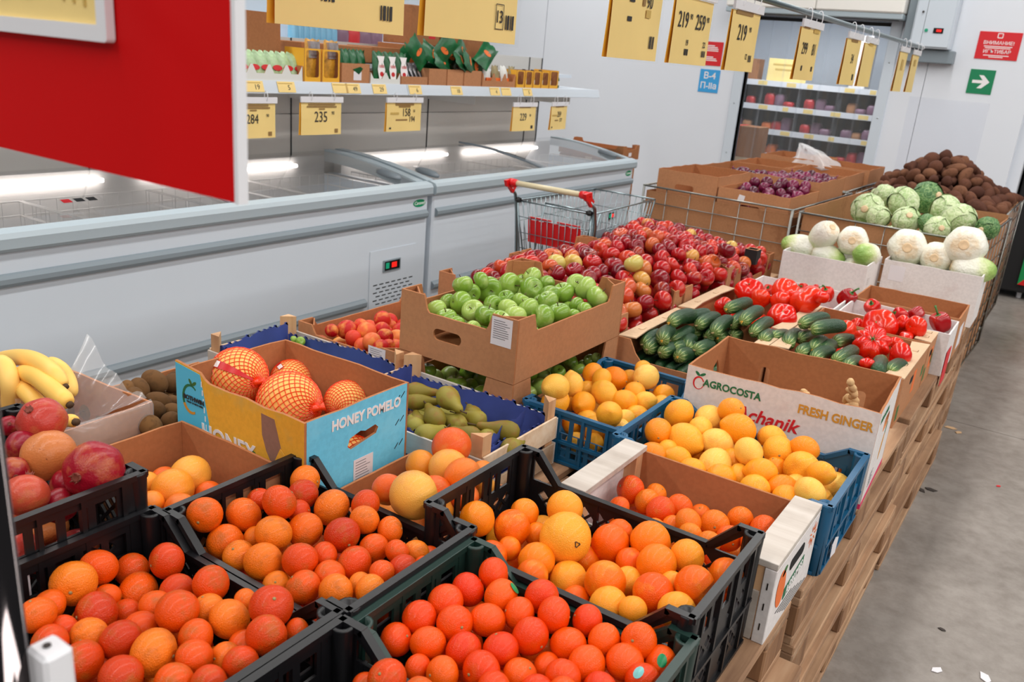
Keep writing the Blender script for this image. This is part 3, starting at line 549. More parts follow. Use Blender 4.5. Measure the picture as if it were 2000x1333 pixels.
def yellow_tag(label, x, y0, y1, z0, z1, big, hang_z, strips=True, double=True, tilt=0.0, extra=()):
    """A4 sheet in a clear pocket hung from rings, face turned to +X"""
    w, h = y1 - y0, z1 - z0
    t = thing('price_tag', label, 'price tag', (x, (y0 + y1) / 2, z1), tilt)
    F_ = frame((0, -w / 2, -h), (0, 1, 0), (0, 0, 1))
    n = 6; sm = MB()
    for off, m, dx in ((.0, 0, 0.0), (-.004, 1, -.006)):
        sm.m = m; sm.add([(off + .0012 * math.sin(PI * i / n + r) * (2 - r) + dx * (2 - r) / 2, -w / 2 + w * i / n + (dx * 1.2 if m else 0), -h + (h - .03) * r / 2) for r in range(3) for i in range(n + 1)], [(r * (n + 1) + i, r * (n + 1) + i + 1, (r + 1) * (n + 1) + i + 1, (r + 1) * (n + 1) + i) for r in range(2) for i in range(n)])
    sm.build('paper_sheet', ['tag_paper', 'tag_paper_back'], t)
    MB().add([(.006, -w / 2 - .006, -h - .006), (.006, w / 2 + .006, -h - .006), (.005, w / 2 + .006, 0), (.005, -w / 2 - .006, 0)], [(0, 1, 2, 3)]).build('clear_pocket', 'pocket_film', t)
    MB().box(.0, .009, -w / 2 - .006, w / 2 + .006, -.028, .0).build('pocket_edge', 'white_plastic' if strips else 'pocket_film', t)
    FT = lambda u, v: F_ @ Matrix.Translation((w * u, h * v, .0028))
    for s, u, v, sz in big: text(t, s, FT(u, v), sz, 'print_dark', sx=.8)
    for u, v, du, dv, mt in extra: flat(t, 'printed_block', rect(-du, du, -dv, dv), FT(u, v), mt, .0004)
    for yy in (-w * .28, w * .28):
        MB().tube([(.004 + .012 * math.sin(a), yy, (hang_z - z1 - .01) / 2 + (abs(hang_z - z1) / 2 + .014) * math.cos(a)) for a in np.linspace(0, 2 * PI, 15)[:-1]], .0018, 5, True).build('hanging_ring', 'white_plastic', t, True)
    return t
L2 = lambda v=.80: ((.5, v, .09, .004, 'print_brown'), (.5, v - .06, .10, .004, 'print_brown'), (.5, v - .12, .02, .003, 'print_brown'), (.87, .10, .011, .010, 'print_brown'))
XT = -3.325
yellow_tag('yellow price tag reading 284 hung under the freezer shelf, partly behind the red panel', XT, 2.66, 2.93, 1.135, 1.325, [('284', .48, .46, .062), ('90', .82, .55, .02)], 1.345, extra=L2(.80))
yellow_tag('yellow price tag reading 235 hung under the freezer shelf', XT, 3.10, 3.37, 1.14, 1.33, [('235', .48, .46, .075), ('90', .78, .57, .024)], 1.345, extra=L2(), tilt=-.04)
yellow_tag('yellow price tag reading 158 and 194 hung under the freezer shelf', XT, 3.73, 4.03, 1.142, 1.33, [('158', .55, .55, .062), ('50', .78, .60, .02), ('194', .72, .35, .045)], 1.345, extra=((.5, .80, .08, .006, 'print_brown'), (.5, .74, .05, .006, 'print_brown'), (.22, .53, .035, .006, 'print_faint'), (.42, .34, .05, .004, 'print_brown'), (.1, .1, .008, .005, 'print_dark')))
yellow_tag('yellow price tag reading 229 hung under the far end of the freezer shelf', XT, 5.00, 5.29, 1.113, 1.305, [('229', .45, .48, .07), ('90', .75, .54, .024)], 1.345, extra=((.5, .84, .07, .006, 'print_brown'), (.85, .13, .013, .011, 'print_dark')))
yellow_tag('yellow price tag reading 359 swung out at the shelf corner', XT + .01, 5.46, 5.73, 1.113, 1.31, [('359', .5, .55, .055), ('377', .62, .34, .036)], 1.345, tilt=.10, extra=((.5, .84, .07, .006, 'print_brown'), (.22, .52, .04, .005, 'print_faint'), (.36, .34, .03, .004, 'print_brown'), (.1, .1, .008, .005, 'print_dark')))
# long rail with hanging price tags over the produce
XR, ZR = -1.08, 1.868
t = thing('tag_rail', 'long thin grey steel rail holding the hanging yellow price tags', 'rail', (XR, 0, ZR)); MB().lathe([(.011, .2), (.011, 6.32)], 10, Matrix.Rotation(-PI / 2, 4, 'X')).build('tube', 'rail_steel', t, True)
for y in (.6, 3.3, 6.2): MB().tube([(0, y, .008), (0, y, 2.2)], .0015, 4).build('suspension_wire', 'steel', t)
MB().lathe([(.013, 0), (.013, .02)], 10, Matrix.Translation((0, 6.30, 0)) @ Matrix.Rotation(-PI / 2, 4, 'X')).build('end_cap', 'white_plastic', t)
BC = lambda u, v, k=.016: [(u + j * .028 - .042, v, .0032 if j % 2 else .0016, k, 'print_dark') for j in range(4)]
XT = XR + .005; zt = 1.843
yellow_tag('large yellow price tag with two barcodes nearest the red panel', XT, .947, 1.243, 1.633, zt, [], ZR + .01, extra=BC(.36, .26, .014) + BC(.83, .16, .012))
yellow_tag('large yellow price tag numbered 13 beside a barcode', XT, 1.30, 1.602, 1.637, zt, [('399', .48, .62, .10), ('13', .78, .24, .034)], ZR + .01, extra=BC(.90, .2, .014) + [(.735, .24, .0007, .024, 'print_dark'), (.825, .24, .0007, .024, 'print_dark'), (.78, .36, .014, .0007, 'print_dark'), (.78, .13, .014, .0007, 'print_dark')])
yellow_tag('yellow price tag ending in 90 third along the hanging rail', XT, 2.02, 2.31, 1.630, zt, [('90', .72, .68, .045)], ZR + .01, extra=BC(.84, .22) + [(.36, .70, .014, .010, 'print_dark'), (.6, .67, .008, .008, 'print_brown'), (.71, .55, .014, .010, 'print_faint'), (.34, .46, .012, .006, 'print_dark')])
yellow_tag('yellow price tag reading 219 and 259 on the hanging rail', XT, 2.40, 2.68, 1.630, zt, [('219', .22, .56, .062), ('259', .68, .56, .062), ('90', .42, .62, .022), ('90', .88, .62, .022), ('19', .38, .28, .024), ('22', .86, .28, .024)], ZR + .01, extra=BC(.38, .16, .009) + BC(.86, .16, .009) + [(.3, .92, .03, .006, 'print_brown'), (.72, .92, .05, .006, 'print_brown')])
yellow_tag('yellow price tag reading only 219 on the hanging rail', XT, 2.85, 3.12, 1.624, zt, [('219', .40, .55, .072), ('90', .68, .62, .024), ('12', .66, .22, .026)], ZR + .01, extra=BC(.8, .2, .011) + [(.4, .84, .08, .006, 'print_brown')])
yellow_tag('yellow price tag reading 299 with curled orange edge on the rail', XT, 3.62, 3.90, 1.612, zt, [('299', .3, .52, .065), ('81', .78, .52, .065)], ZR + .01, extra=((.25, .88, .04, .006, 'print_brown'), (.75, .85, .04, .01, 'print_faint'), (.3, .2, .008, .01, 'print_dark'), (.82, .2, .008, .01, 'print_dark')))
yellow_tag('yellow price tag sixth along the rail with small dark barcode', XT, 4.36, 4.64, 1.606, zt, [('34', .55, .50, .06)], ZR + .01, extra=((.5, .85, .06, .006, 'print_brown'), (.8, .16, .012, .014, 'print_dark')))
yellow_tag('blank yellow price tag beside the sixth on the rail', XT, 4.72, 4.98, 1.603, zt, [], ZR + .01, extra=((.5, .86, .05, .006, 'print_faint'),))
yellow_tag('farther of the last two faded yellow tags at the rail end', XT, 6.02, 6.24, 1.59, zt, [], ZR + .01, extra=((.5, .7, .03, .02, 'print_faint'),))
yellow_tag('nearer of the last two faded yellow tags at the rail end', XT, 5.62, 5.86, 1.59, zt, [], ZR + .01, extra=((.5, .6, .03, .03, 'print_faint'),))
# big red panel close to the camera with framed sheet
YR = .45
pr = on_y(467, 398, YR); fr_ = on_y(232, 85, YR)
t = thing('hanging_panel', 'large red panel with white edge hanging in the left foreground', 'panel', (pr[0], YR, pr[2]), .012)
MB().box(-.70, -.004, 0, .008, 0, .55).build('board', 'red_panel', t); MB().box(-.004, .0005, -.001, .009, -.001, .55).build('edge_strip', 'white_plastic', t)
fx, fz = fr_[0] - pr[0], fr_[2] - pr[2]
q = MB(); q.panel(rrect(fx - .30, fx, fz, fz + .20, .004), [rect(fx - .285, fx - .0135, fz + .0135, fz + .185)], .008, frame((0, -.009, 0), (1, 0, 0), (0, 0, 1)), 0, 0).build('sheet_frame', 'white_plastic', t)
sh_ = MB().box(fx - .29, fx - .010, -.003, -.001, fz + .010, fz + .19).build('paper_sheet', 'tag_paper', t)
for u, v, du, dv in ((-.20, .06, .008, .010), (-.27, .06, .010, .012), (-.11, .062, .003, .012), (-.085, .058, .003, .01), (-.06, .056, .003, .012), (-.1, .082, .045, .005), (-.24, .085, .02, .004), (-.17, .11, .12, .001)): MB().box(fx + (u - du) * .62, fx + (u + du) * .62, -.0040, -.0032, fz + (v - dv) * .62, fz + (v + dv) * .62).build('printed_block', 'print_faint', t)
for dx in (-.6, -.10): MB().tube([(dx, .004, .55), (dx, .004, 2.6)], .002, 5).build('hanging_wire', 'steel', t)
# chrome stand pole at the left edge, with its white clip
t = thing('display_pole', 'shiny chrome pole in the left foreground edge', 'pole', (-.556, .236, 0)); MB().lathe([(.10, 0), (.10, .012), (.018, .016), (.0175, 2.6)], 24).build('tube', 'chrome', t, True)
t = thing('pole_clip', 'small white plastic clip fixed on the chrome pole', 'clip', (-.5345, .258, 1.155)); MB().bbox(-.012, .014, -.010, .012, -.04, .036, .003).build('body', 'white_plastic', t); MB().lathe([(.003, 0), (.003, .001)], 8, Matrix.Translation((.0, 0, .0362))).build('screw', 'staple', t)
# ------------------------------------------------------------------ pallets
def pallet_data(L=1.2, Wd=.8):
    d = {}
    d['deck_board'] = MB().bbox(-.0625, .0625, -L / 2, L / 2, .122, .144, .003).data('deck_board', 'pallet_wood')
    d['stringer_board'] = MB().bbox(-Wd / 2, Wd / 2, -.0725, .0725, .10, .122, .003).data('stringer_board', 'pallet_wood_cross')
    d['block'] = MB().bbox(-.05, .05, -.0725, .0725, .022, .10, .004).data('block', 'pallet_block_wood')
    d['bottom_board'] = MB().bbox(-.05, .05, -L / 2, L / 2, 0, .022, .003).data('bottom_board', 'pallet_wood')
    return d
PD = {1.2: pallet_data(1.2), .56: pallet_data(.56)}
def pallet(label, xc, yc, z, rz=0, L=1.2, group='pallets stacked under the produce'):
    t = thing('pallet', label, 'pallet', (xc, yc, z), rz, group); d = PD[L]
    for x in (-.3375, -.17, 0, .17, .3375): inst('deck_board', d['deck_board'], t, (x, 0, 0))
    for y in (-L / 2 + .0725, 0, L / 2 - .0725):
        inst('stringer_board', d['stringer_board'], t, (0, y, 0))
        for x in (-.35, 0, .35): inst('block', d['block'], t, (x, y, 0))
    for x in (-.35, 0, .35): inst('bottom_board', d['bottom_board'], t, (x, 0, 0))
Z0 = .576
ORD = ('lowest', 'second lowest', 'third', 'topmost')
for k, (yc, nm, dx) in enumerate(((1.06, 'nearest the camera', (.04, .055, .05, .0)), (2.31, 'under the lemon crates', (.02, .035, .02, .012)), (3.56, 'under the tomatoes', (.03, .0, .015, .008)))):
    for j in range(4):
        pallet('%s wooden pallet in the aisle-side stack %s' % (ORD[j], nm), -.70 + dx[j], yc, j * .144, random.uniform(-.008, .008))
        pallet('%s wooden pallet in the freezer-side stack %s' % (ORD[j], nm), -1.52 + random.uniform(-.01, .01), yc, j * .144, random.uniform(-.006, .006))
for j in range(4): pallet('%s short wooden pallet under the Chinese cabbage boxes' % ORD[j], -.70, 4.45, j * .144, 0, .56); pallet('%s short wooden pallet under the far red apple boxes' % ORD[j], -1.52, 4.45, j * .144, 0, .56)
# ================================================================== CONTAINERS
def sides(w, d):
    """frames of the four sides of a w x d box centred on its root: near, right, far, left; u runs along, v up, front face outwards"""
    return {'near': (frame((-w / 2, -d / 2, 0), (1, 0, 0), (0, 0, 1)), w), 'right': (frame((w / 2, -d / 2, 0), (0, 1, 0), (0, 0, 1)), d),
            'far': (frame((w / 2, d / 2, 0), (-1, 0, 0), (0, 0, 1)), w), 'left': (frame((-w / 2, d / 2, 0), (0, -1, 0), (0, 0, 1)), d)}
def crate(name, label, x0, x1, y0, y1, z1, mat, style, z0=Z0, dip=.05, rz=0, cat='crate', dips=None):
    w, d, h = x1 - x0, y1 - y0, z1 - z0
    t = thing(name, label, cat, ((x0 + x1) / 2, (y0 + y1) / 2, z0), rz)
    S = sides(w, d); long_ = ('near', 'far') if w >= d else ('left', 'right')
    if dips is not None: long_ = dips
    for k, (M, L) in S.items():
        dp = dip if k in long_ else 0; c, sl = .045, .055
        if dp: top = [(L, h), (L - c, h), (L - c - sl, h - dp), (c + sl, h - dp), (c, h), (0, h)]
        else: top = [(L, h), (0, h)]
        outer = [(0, 0), (L, 0)] + top; holes = []
        if style == 'diamond':
            if dp:
                for s_ in (0, 1):
                    tri = [(.034, h - .02), (.034, h - dp - .008), (.034 + .05, h - dp - .008)]
                    holes.append(tri if s_ == 0 else [(L - p[0], p[1]) for p in reversed(tri)])
            else:
                n = int((L - .10) / .045)
                for i in range(n): u = .05 + i * (L - .10) / n; holes.append(rect(u + .007, u + (L - .10) / n - .007, h - .068, h - .026))
            a = .034; vt = h - ((dp + .014) if dp else .078); nj = int((vt - .03) / (a / 2))
            for j in range(nj):
                v = .03 + (j + .5) * a / 2
                i = 0
                while True:
                    u = .045 + i * a + (a / 2 if j % 2 else 0) + a / 2; i += 1
                    if u > L - .045 - a / 2: break
                    if abs(u - L / 2) < .02 or abs(v - h * .42) < .008: continue
                    e = a / 2 - .004; holes.append([(u - e, v), (u, v - e), (u + e, v), (u, v + e)])
        else:
            n = max(3, int((L - .09) / .052))
            for i in range(n):
                u0 = .045 + i * (L - .09) / n; u1 = u0 + (L - .09) / n
                holes.append(rect(u0 + .006, u1 - .006, h - dp - .062, h - dp - .022))
                for r in range(3):
                    for q in range(2): a0 = u0 + .005 + q * (u1 - u0 - .008) / 2; holes.append(rect(a0, a0 + (u1 - u0 - .012) / 2 - .003, .022 + r * .024, .022 + r * .024 + .018))
        p = MB().panel(outer, holes, .005, M, 0, 0).build('side_panel', mat, t)
        pts = [(0, h)] + [q for q in reversed(top)][1:-1] + [(L, h)] if dp else [(0, h), (L, h)]
        rm = MB()
        for (ua, va), (ub, vb) in zip(pts, pts[1:]):
            ln = math.hypot(ub - ua, vb - va); F_ = M @ frame((ua, va, 0), (ub - ua, vb - va, 0), (-(vb - va), ub - ua, 0))
            rm.box(-.001, ln + .001, -.010, .001, -.009, .005, F_)
        for v in (.006, h * .42): rm.box(.01, L - .01, v - .004, v + .004, -.006, .006, M)
        for u in np.linspace(.045, L - .045, 4): rm.box(u - .004, u + .004, .006, h - dp - .01, -.006, .005, M)
        rm.build('rim', mat, p)
    pd = MB().lathe([(.016, 0), (.0175, h - .05), (.019, h - .004), (.019, h), (.013, h), (.012, h - .02)], 14, None, True)
    pdd = pd.data('post', [mat, 'hole_shade_black'], True); pdd.polygons[len(pdd.polygons) - 1].material_index = 1  # recess floor coloured black for the shade deep in the post
    for sx in (-1, 1):
        for sy in (-1, 1): inst('post', pdd, t, (sx * (w / 2 - .012), sy * (d / 2 - .012), 0))
    MB().box(-w / 2 + .004, w / 2 - .004, -d / 2 + .004, d / 2 - .004, .003, .008).build('bottom', mat, t)
    return t
def wob(pts, amp):
    """slightly uneven cut edge"""
    out = []
    for (a, b), (c, d) in zip(pts, pts[1:]):
        n = max(1, int(math.hypot(c - a, d - b) / .05)); out += [(a + (c - a) * i / n, b + (d - b) * i / n + (random.uniform(-amp, amp) if i else 0)) for i in range(n)]
    return out + [pts[-1]]
def carton(name, label, x0, x1, y0, y1, z1, m_out='cardboard', m_in='cardboard_inner', z0=Z0, th=.006, rz=0, tabs=0, tab_c=.07, holes=None, tops=None, mats=None, heights=None, amp=.0015, cat='box', bottom=True, posts=True, group=None):
    """open carton; tabs = height of the raised corners, tops = own top edges, holes = hand holes per side"""
    w, d, h = x1 - x0, y1 - y0, z1 - z0; t = thing(name, label, cat, ((x0 + x1) / 2, (y0 + y1) / 2, z0), rz, group); t['w'] = w; t['d'] = d; t['h'] = h
    for k, (M, L) in sides(w, d).items():
        H = (heights or {}).get(k, h)
        if tops and k in tops: top = [(L if u is None else u, v) for u, v in tops[k]]
        elif tabs: c = min(tab_c, L * .3); top = [(L, H), (L - c, H), (L - c - .012, H - tabs + .01), (L - c - .02, H - tabs), (c + .02, H - tabs), (c + .012, H - tabs + .01), (c, H), (0, H)]
        else: top = [(L, H), (0, H)]
        outer = [(0, 0)] + wob(list(reversed([(L, 0)] + top))[::-1], amp)[0:]
        e = .0 if k in ('near', 'far') else th + .0005
        outer = [(min(max(u, e), L - e), v) for u, v in outer]
        mo = (mats or {}).get(k, m_out)
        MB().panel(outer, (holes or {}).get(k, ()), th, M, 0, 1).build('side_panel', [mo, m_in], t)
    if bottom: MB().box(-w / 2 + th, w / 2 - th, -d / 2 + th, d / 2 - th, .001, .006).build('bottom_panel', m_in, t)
    if tabs and posts:
        c = .055
        for sx in (-1, 1):
            for sy in (-1, 1):
                P = [(sx * (w / 2 - th - .001), sy * (d / 2 - th - c)), (sx * (w / 2 - th - c), sy * (d / 2 - th - .001))]
                q = MB(); a, b = Vector(P[0] + (0,)), Vector(P[1] + (0,)); u = b - a; q.panel(rect(0, u.length, .01, h - .002), [], .004, frame(a, u, (0, 0, 1)), 0, 0); q.build('corner_fold', m_in, t)
    return t
def face(t, k): return sides(t['w'], t['d'])[k][0]
def label_on(t, k, u, v, w, h, lines=7, mat='label_paper'):
    M = face(t, k) @ Matrix.Translation((u, v, .0004)); l = flat(t, 'paper_label', rect(0, w, 0, h), M, mat, .0005)
    for i in range(lines): yy = h * .88 - i * h * .7 / lines; flat(t, 'label_print', rect(w * .1, w * random.uniform(.6, .92), yy - h * .012, yy + h * .012), M @ Matrix.Translation((0, 0, .0006)), 'print_grey', .0003)
# plastic crates, nearest first
K1 = crate('plastic_crate', 'black plastic crate of dark mandarins in the near left corner', -1.24, -.775, .475, .805, .80, 'black_plastic', 'diamond')
K3 = crate('plastic_crate', 'black plastic crate nearly empty at the bottom middle of the picture', -.763, -.31, .465, .797, .80, 'black_plastic', 'diamond')
K2 = crate('plastic_crate', 'black plastic crate of dark mandarins in front of the grapefruit carton', -1.215, -.765, .812, 1.135, .80, 'black_plastic', 'diamond')
K4 = crate('plastic_crate', 'dark green plastic crate of bright mandarins at the front', -.755, -.325, .803, 1.118, .79, 'green_plastic', 'diamond')
K5 = crate('plastic_crate', 'tall black lattice crate of large oranges behind the green crate', -.872, -.338, 1.124, 1.458, .815, 'black_plastic', 'diamond', dip=.06)
KP = crate('plastic_crate', 'black plastic crate of pomegranates at the left edge', -1.668, -1.247, .49, .80, .87, 'black_plastic', 'diamond')
K6 = crate('plastic_crate', 'blue plastic crate of lemons in front of the ginger box', -.812, -.283, 1.785, 2.135, .75, 'blue_plastic', 'slots', dip=.035)
K7 = crate('plastic_crate', 'blue plastic crate of lemons beside the green apple boxes', -1.128, -.822, 1.865, 2.345, .727, 'blue_plastic', 'slots', dip=.035)
M = frame((.2125, -.10, .155), (0, 1, 0), (0, 0, 1))
l = flat(KP, 'paper_label', rect(-.04, .04, 0, .05), M, 'label_paper', .002)
for i in range(5): flat(KP, 'label_print', rect(-.034, random.uniform(.0, .034), .042 - i * .008, .0445 - i * .008), M @ Matrix.Translation((0, 0, .0021)), 'print_grey', .0003)
flat(K6, 'paper_scrap', [(-.02, 0), (.03, -.01), (.035, .03), (.0, .045), (-.025, .035)], frame((.2735, -.09, .02), (0, 1, 0), (0, 0, 1)), 'label_paper', .001)
# AGRUMES tray: wooden ends with paper, carton sides
t = AGR = thing('citrus_tray', 'shallow wood and carton citrus tray with white printed end boards', 'tray', (-.538, 1.62, Z0)); t['w'] = .452; t['d'] = .306
for sx in (-1, 1):
    e = MB().bbox(sx * .226 - .012, sx * .226 + .012, -.153, .153, 0, .165, .0015).build('end_board', 'cardboard_white', t)
    MB().bbox(sx * .226 - sx * .026 - .016, sx * .226 - sx * .026 + .016, -.149, -.115, .004, .165, .001).build('corner_post', 'crate_post_wood', t)
    MB().bbox(sx * .226 - sx * .026 - .016, sx * .226 - sx * .026 + .016, .115, .149, .004, .1655, .001).build('corner_post', 'crate_post_wood', t)
    MB().bbox(sx * .226 - sx * .018 - .03, sx * .226 - sx * .018 + .03, -.153, .153, .166, .18, .001).build('top_board', 'greyed_wood', t)
MB().box(-.212, .212, .148, .154, .003, .165).build('side_panel', 'cardboard_inner', t); MB().box(-.212, .212, -.154, -.148, .003, .11).build('side_panel', 'greyed_wood', t)
MB().box(-.212, .212, -.147, .147, .003, .008).build('bottom_panel', 'cardboard_inner', t)
M = frame((.2386, -.153, 0), (0, 1, 0), (0, 0, 1))
flat(t, 'hand_hole_shade', rrect(.10, .20, .115, .14, .011), M, 'hole_shade_black'); flat(t, 'printed_orange', ell(.055, .10, .028, .045, 20, .25), M, 'print_orange'); flat(t, 'printed_leaf', ell(.062, .137, .016, .007, 12, .4), M, 'print_leaf')  # hand hole not cut: a flat black patch painted as its shade
flat(t, 'printed_band', [(.09, .055), (.22, .072), (.22, .098), (.09, .081)], M, 'print_green'); text(t, 'AGRUMES', M @ Matrix.Translation((.155, .0765, .0014)) @ Matrix.Rotation(.13, 4, 'Z'), .027, 'print_white', bold=.0006, sx=.9)
for i in range(9): a = 2 * PI * i / 9; flat(t, 'printed_ray', [(.265 + .012 * math.cos(a + .2), .125 + .012 * math.sin(a + .2)), (.265 + .03 * math.cos(a), .125 + .03 * math.sin(a)), (.265 + .012 * math.cos(a - .2), .125 + .012 * math.sin(a - .2))], M, 'print_orange')
for i in range(5): flat(t, 'printed_line', rect(.05 + .02 * i, .16 + .03 * i, .045 - i * .009, .0462 - i * .009), M, 'print_dark')
MN = frame((.214, -.1535, 0), (1, 0, 0), (0, 0, 1))
for i in range(3): flat(t, 'staple', rect(.012, .0145, .03 + i * .045, .045 + i * .045), MN @ Matrix.Translation((-.002, 0, 0)), 'staple')
# grapefruit cartons
GFB = carton('fruit_carton', 'plain brown carton holding yellow grapefruits behind the pomegranate crate', -1.555, -1.225, .815, 1.095, .775, amp=.003)
GFP = carton('fruit_carton', 'low brown carton under the pile of large grapefruits', -1.172, -.882, 1.142, 1.46, .70, 'cardboard_dark')
# honey pomelo box
HP = carton('pomelo_box', 'open blue and yellow printed carton of netted pomelos', -1.595, -1.182, 1.112, 1.435, .88, mats={'near': 'cardboard_yellow', 'right': 'cardboard_blue', 'left': 'cardboard_blue', 'far': 'cardboard_blue'}, amp=.003,
            holes={'right': [[(.125, .208), (.135, .199), (.215, .212), (.222, .225), (.212, .234), (.18, .229), (.165, .234), (.132, .226)]]}, tops={'near': [(None, .304), (.115, .304), (.10, .31), (.085, .322), (0, .33)]})
M = face(HP, 'near')
flat(HP, 'printed_field', [(.001, .001), (.09, .001), (.108, .06), (.118, .14), (.112, .21), (.098, .27), (.086, .318), (.001, .326)], M, 'print_sky', .0006)
MD = M @ Matrix.Translation((0, 0, .0007))
for i in range(11): v = .09 + i * .02; flat(HP, 'printed_dash', rect(.104 - abs(v - .17) * .12, .107 - abs(v - .17) * .12, v, v + .013), MD, 'print_white', .0004)
MB().panel([(.052 + .03 * math.cos(a), .25 + .036 * math.sin(a)) for a in np.linspace(.9, 5.2, 18)] + [(.054 + .025 * math.cos(a), .25 + .031 * math.sin(a)) for a in np.linspace(5.2, .9, 18)], [], .0004, MD @ Matrix.Translation((0, 0, .0004)), 0, 0).build('logo_ring', 'print_green', HP)
MB().panel([(.052 + .0305 * math.cos(a), .25 + .0365 * math.sin(a)) for a in np.linspace(3.6, 5.2, 10)] + [(.054 + .024 * math.cos(a), .25 + .030 * math.sin(a)) for a in np.linspace(5.2, 3.6, 10)], [], .0004, MD @ Matrix.Translation((0, 0, .0006)), 0, 0).build('logo_ring', 'print_orange_brown', HP)
for a in (.6, 2.2): flat(HP, 'logo_leaf', ell(.058 + .009 * math.cos(a), .288 + .004 * math.sin(a), .009, .004, 10, a), MD, 'print_leaf', .0004)
text(HP, 'BOTHWIN', MD @ Matrix.Translation((.063, .252, .0012)), .0150, 'print_dark', bold=.0005); text(HP, 'TRUST STARTS HERE', MD @ Matrix.Translation((.066, .242, .0012)), .0062, 'print_dark')
text(HP, 'HONEY', M @ Matrix.Translation((.178, .183, .001)), .052, 'print_white', bold=.0014, shear=-.1); flat(HP, 'printed_leaf', ell(.258, .178, .010, .014, 12, -.4), MD, 'print_leaf')
flat(HP, 'torn_patch', [(.285, .288), (.325, .286), (.345, .225), (.335, .20), (.318, .178), (.30, .205), (.287, .24)], M, 'torn_liner'); flat(HP, 'torn_flap', [(.345, .226), (.385, .196), (.372, .172), (.33, .168), (.322, .18)], M @ Matrix.Translation((0, 0, .002)), 'cardboard_yellow', .001)
M = face(HP, 'right')
text(HP, 'HONEY POMELO', M @ Matrix.Translation((.185, .268, .001)) @ Matrix.Rotation(-.03, 4, 'Z'), .0325, 'print_white', bold=.0012, sx=.88)
label_on(HP, 'right', .145, .10, .062, .068)
for i in range(4): flat(HP, 'staple', [(.28, .27 - i * .06), (.292, .282 - i * .06), (.293, .280 - i * .06), (.281, .268 - i * .06)], M, 'staple'); flat(HP, 'staple', [(.296, .275 - i * .06), (.308, .287 - i * .06), (.309, .285 - i * .06), (.297, .273 - i * .06)], M, 'staple')
# banana box with liner
BN = carton('banana_box', 'brown carton with clear plastic liner holding bananas', -2.0, -1.63, .73, 1.07, .80, rz=.05)
q = MB(); ny = 15; u = np.linspace(-.165, .165, ny)
rows = [(.188, .10), (.191, .17), (.193, .225), (.186, .232), (.176, .222), (.165, .17), (.155, .10)]
q.add([(x + .003 * math.sin(.9 * j + i), y, z + .004 * math.sin(y * 22 + i) * (z > .2)) for i, (x, z) in enumerate(rows) for j, y in enumerate(u)], [(i * ny + j, i * ny + j + 1, (i + 1) * ny + j + 1, (i + 1) * ny + j) for i in range(len(rows) - 1) for j in range(ny - 1)]); q.build('plastic_liner', 'liner_film', BN, True)
q = MB(); nu = 13; P0, P1, P2 = Vector((.165, .17, .228)), Vector((-.05, .175, .33)), Vector((-.03, -.02, .22))
q.add([tuple(P0.lerp(P1, i / 12).lerp(P2, j / 8) + Vector((0, 0, .010 * math.sin(i * 1.3 + j * .6) - .03 * math.sin(PI * i / 12) - .05 * math.sin(PI * j / 8)))) for j in range(9) for i in range(nu)], [(j * nu + i, j * nu + i + 1, (j + 1) * nu + i + 1, (j + 1) * nu + i) for j in range(8) for i in range(nu - 1)]); q.build('plastic_liner', 'liner_film', BN, True)
KW = carton('kiwi_box', 'low brown carton heaped with kiwis behind the bananas', -2.0, -1.62, 1.10, 1.47, .70)
# wooden crates with blue paper
def wood_crate(label, x0, x1, y0, y1, z1, ztop, paper=True):
    w, d = x1 - x0, y1 - y0; t = thing('wooden_crate', label, 'crate', ((x0 + x1) / 2, (y0 + y1) / 2, Z0)); h = z1 - Z0
    for sx in (-1, 1):
        for sy in (-1, 1):
            q = MB(); c = .036; a = (sx * (w / 2 - .008), sy * (d / 2 - .008)); v = [(a[0], a[1]), (a[0] - sx * c, a[1]), (a[0], a[1] - sy * c)]
            if sx * sy < 0: v.reverse()
            q.add([(x, y, z) for z in (.002, ztop - Z0) for x, y in v], [(2, 1, 0), (3, 4, 5), (0, 1, 4, 3), (1, 2, 5, 4), (2, 0, 3, 5)]); q.build('corner_post', 'crate_post_wood', t)
    for sy in (-1, 1):
        for z in (.0, .075): MB().bbox(-w / 2, w / 2, sy * (d / 2 - .003) - .003, sy * (d / 2 - .003) + .003, z + .005, z + .067 if z == 0 else h, .001).build('side_slat', 'greyed_wood', t)
    for sx in (-1, 1):
        for z in (.0, .075): MB().bbox(sx * (w / 2 - .003) - .003, sx * (w / 2 - .003) + .003, -d / 2 + .007, d / 2 - .007, z + .005, z + .067 if z == 0 else h + .005, .001).build('end_slat', 'crate_wood', t)
    for i in range(4): y = -d / 2 + .05 + i * (d - .1) / 3; MB().box(-w / 2 + .008, w / 2 - .008, y - .035, y + .035, .003, .008).build('bottom_slat', 'crate_wood', t)
    if paper:
        q = MB()
        for k, (M, L) in sides(w - .05, d - .05).items():
            n = int(L / .022); top = []
            for i in range(n, -1, -1):
                u_ = L * i / n; top.append((u_, h + (.0 if k != 'left' else .012) + .012 * math.sin(u_ * 9 + w * 7 + len(k)) + random.uniform(-.004, .004)))
                if i: top += [(u_ - L / n * (.5 + .4 * math.cos(a)), top[-1][1] + .007 * math.sin(a)) for a in (PI * .75, PI * .5, PI * .25)][::-1]
            q.panel([(0, .02), (L, .02)] + [(min(max(a, 0), L), b) for a, b in top], [], .0008, M, 0, 0)
        q.build('blue_paper_liner', 'blue_paper', t)
    return t
CA = wood_crate('wooden crate lined with blue paper behind the pomelo box', -2.03, -1.525, 1.525, 1.84, .715, .765)
CB = wood_crate('wooden crate lined with blue paper holding pears', -1.515, -1.005, 1.50, 1.845, .715, .77)
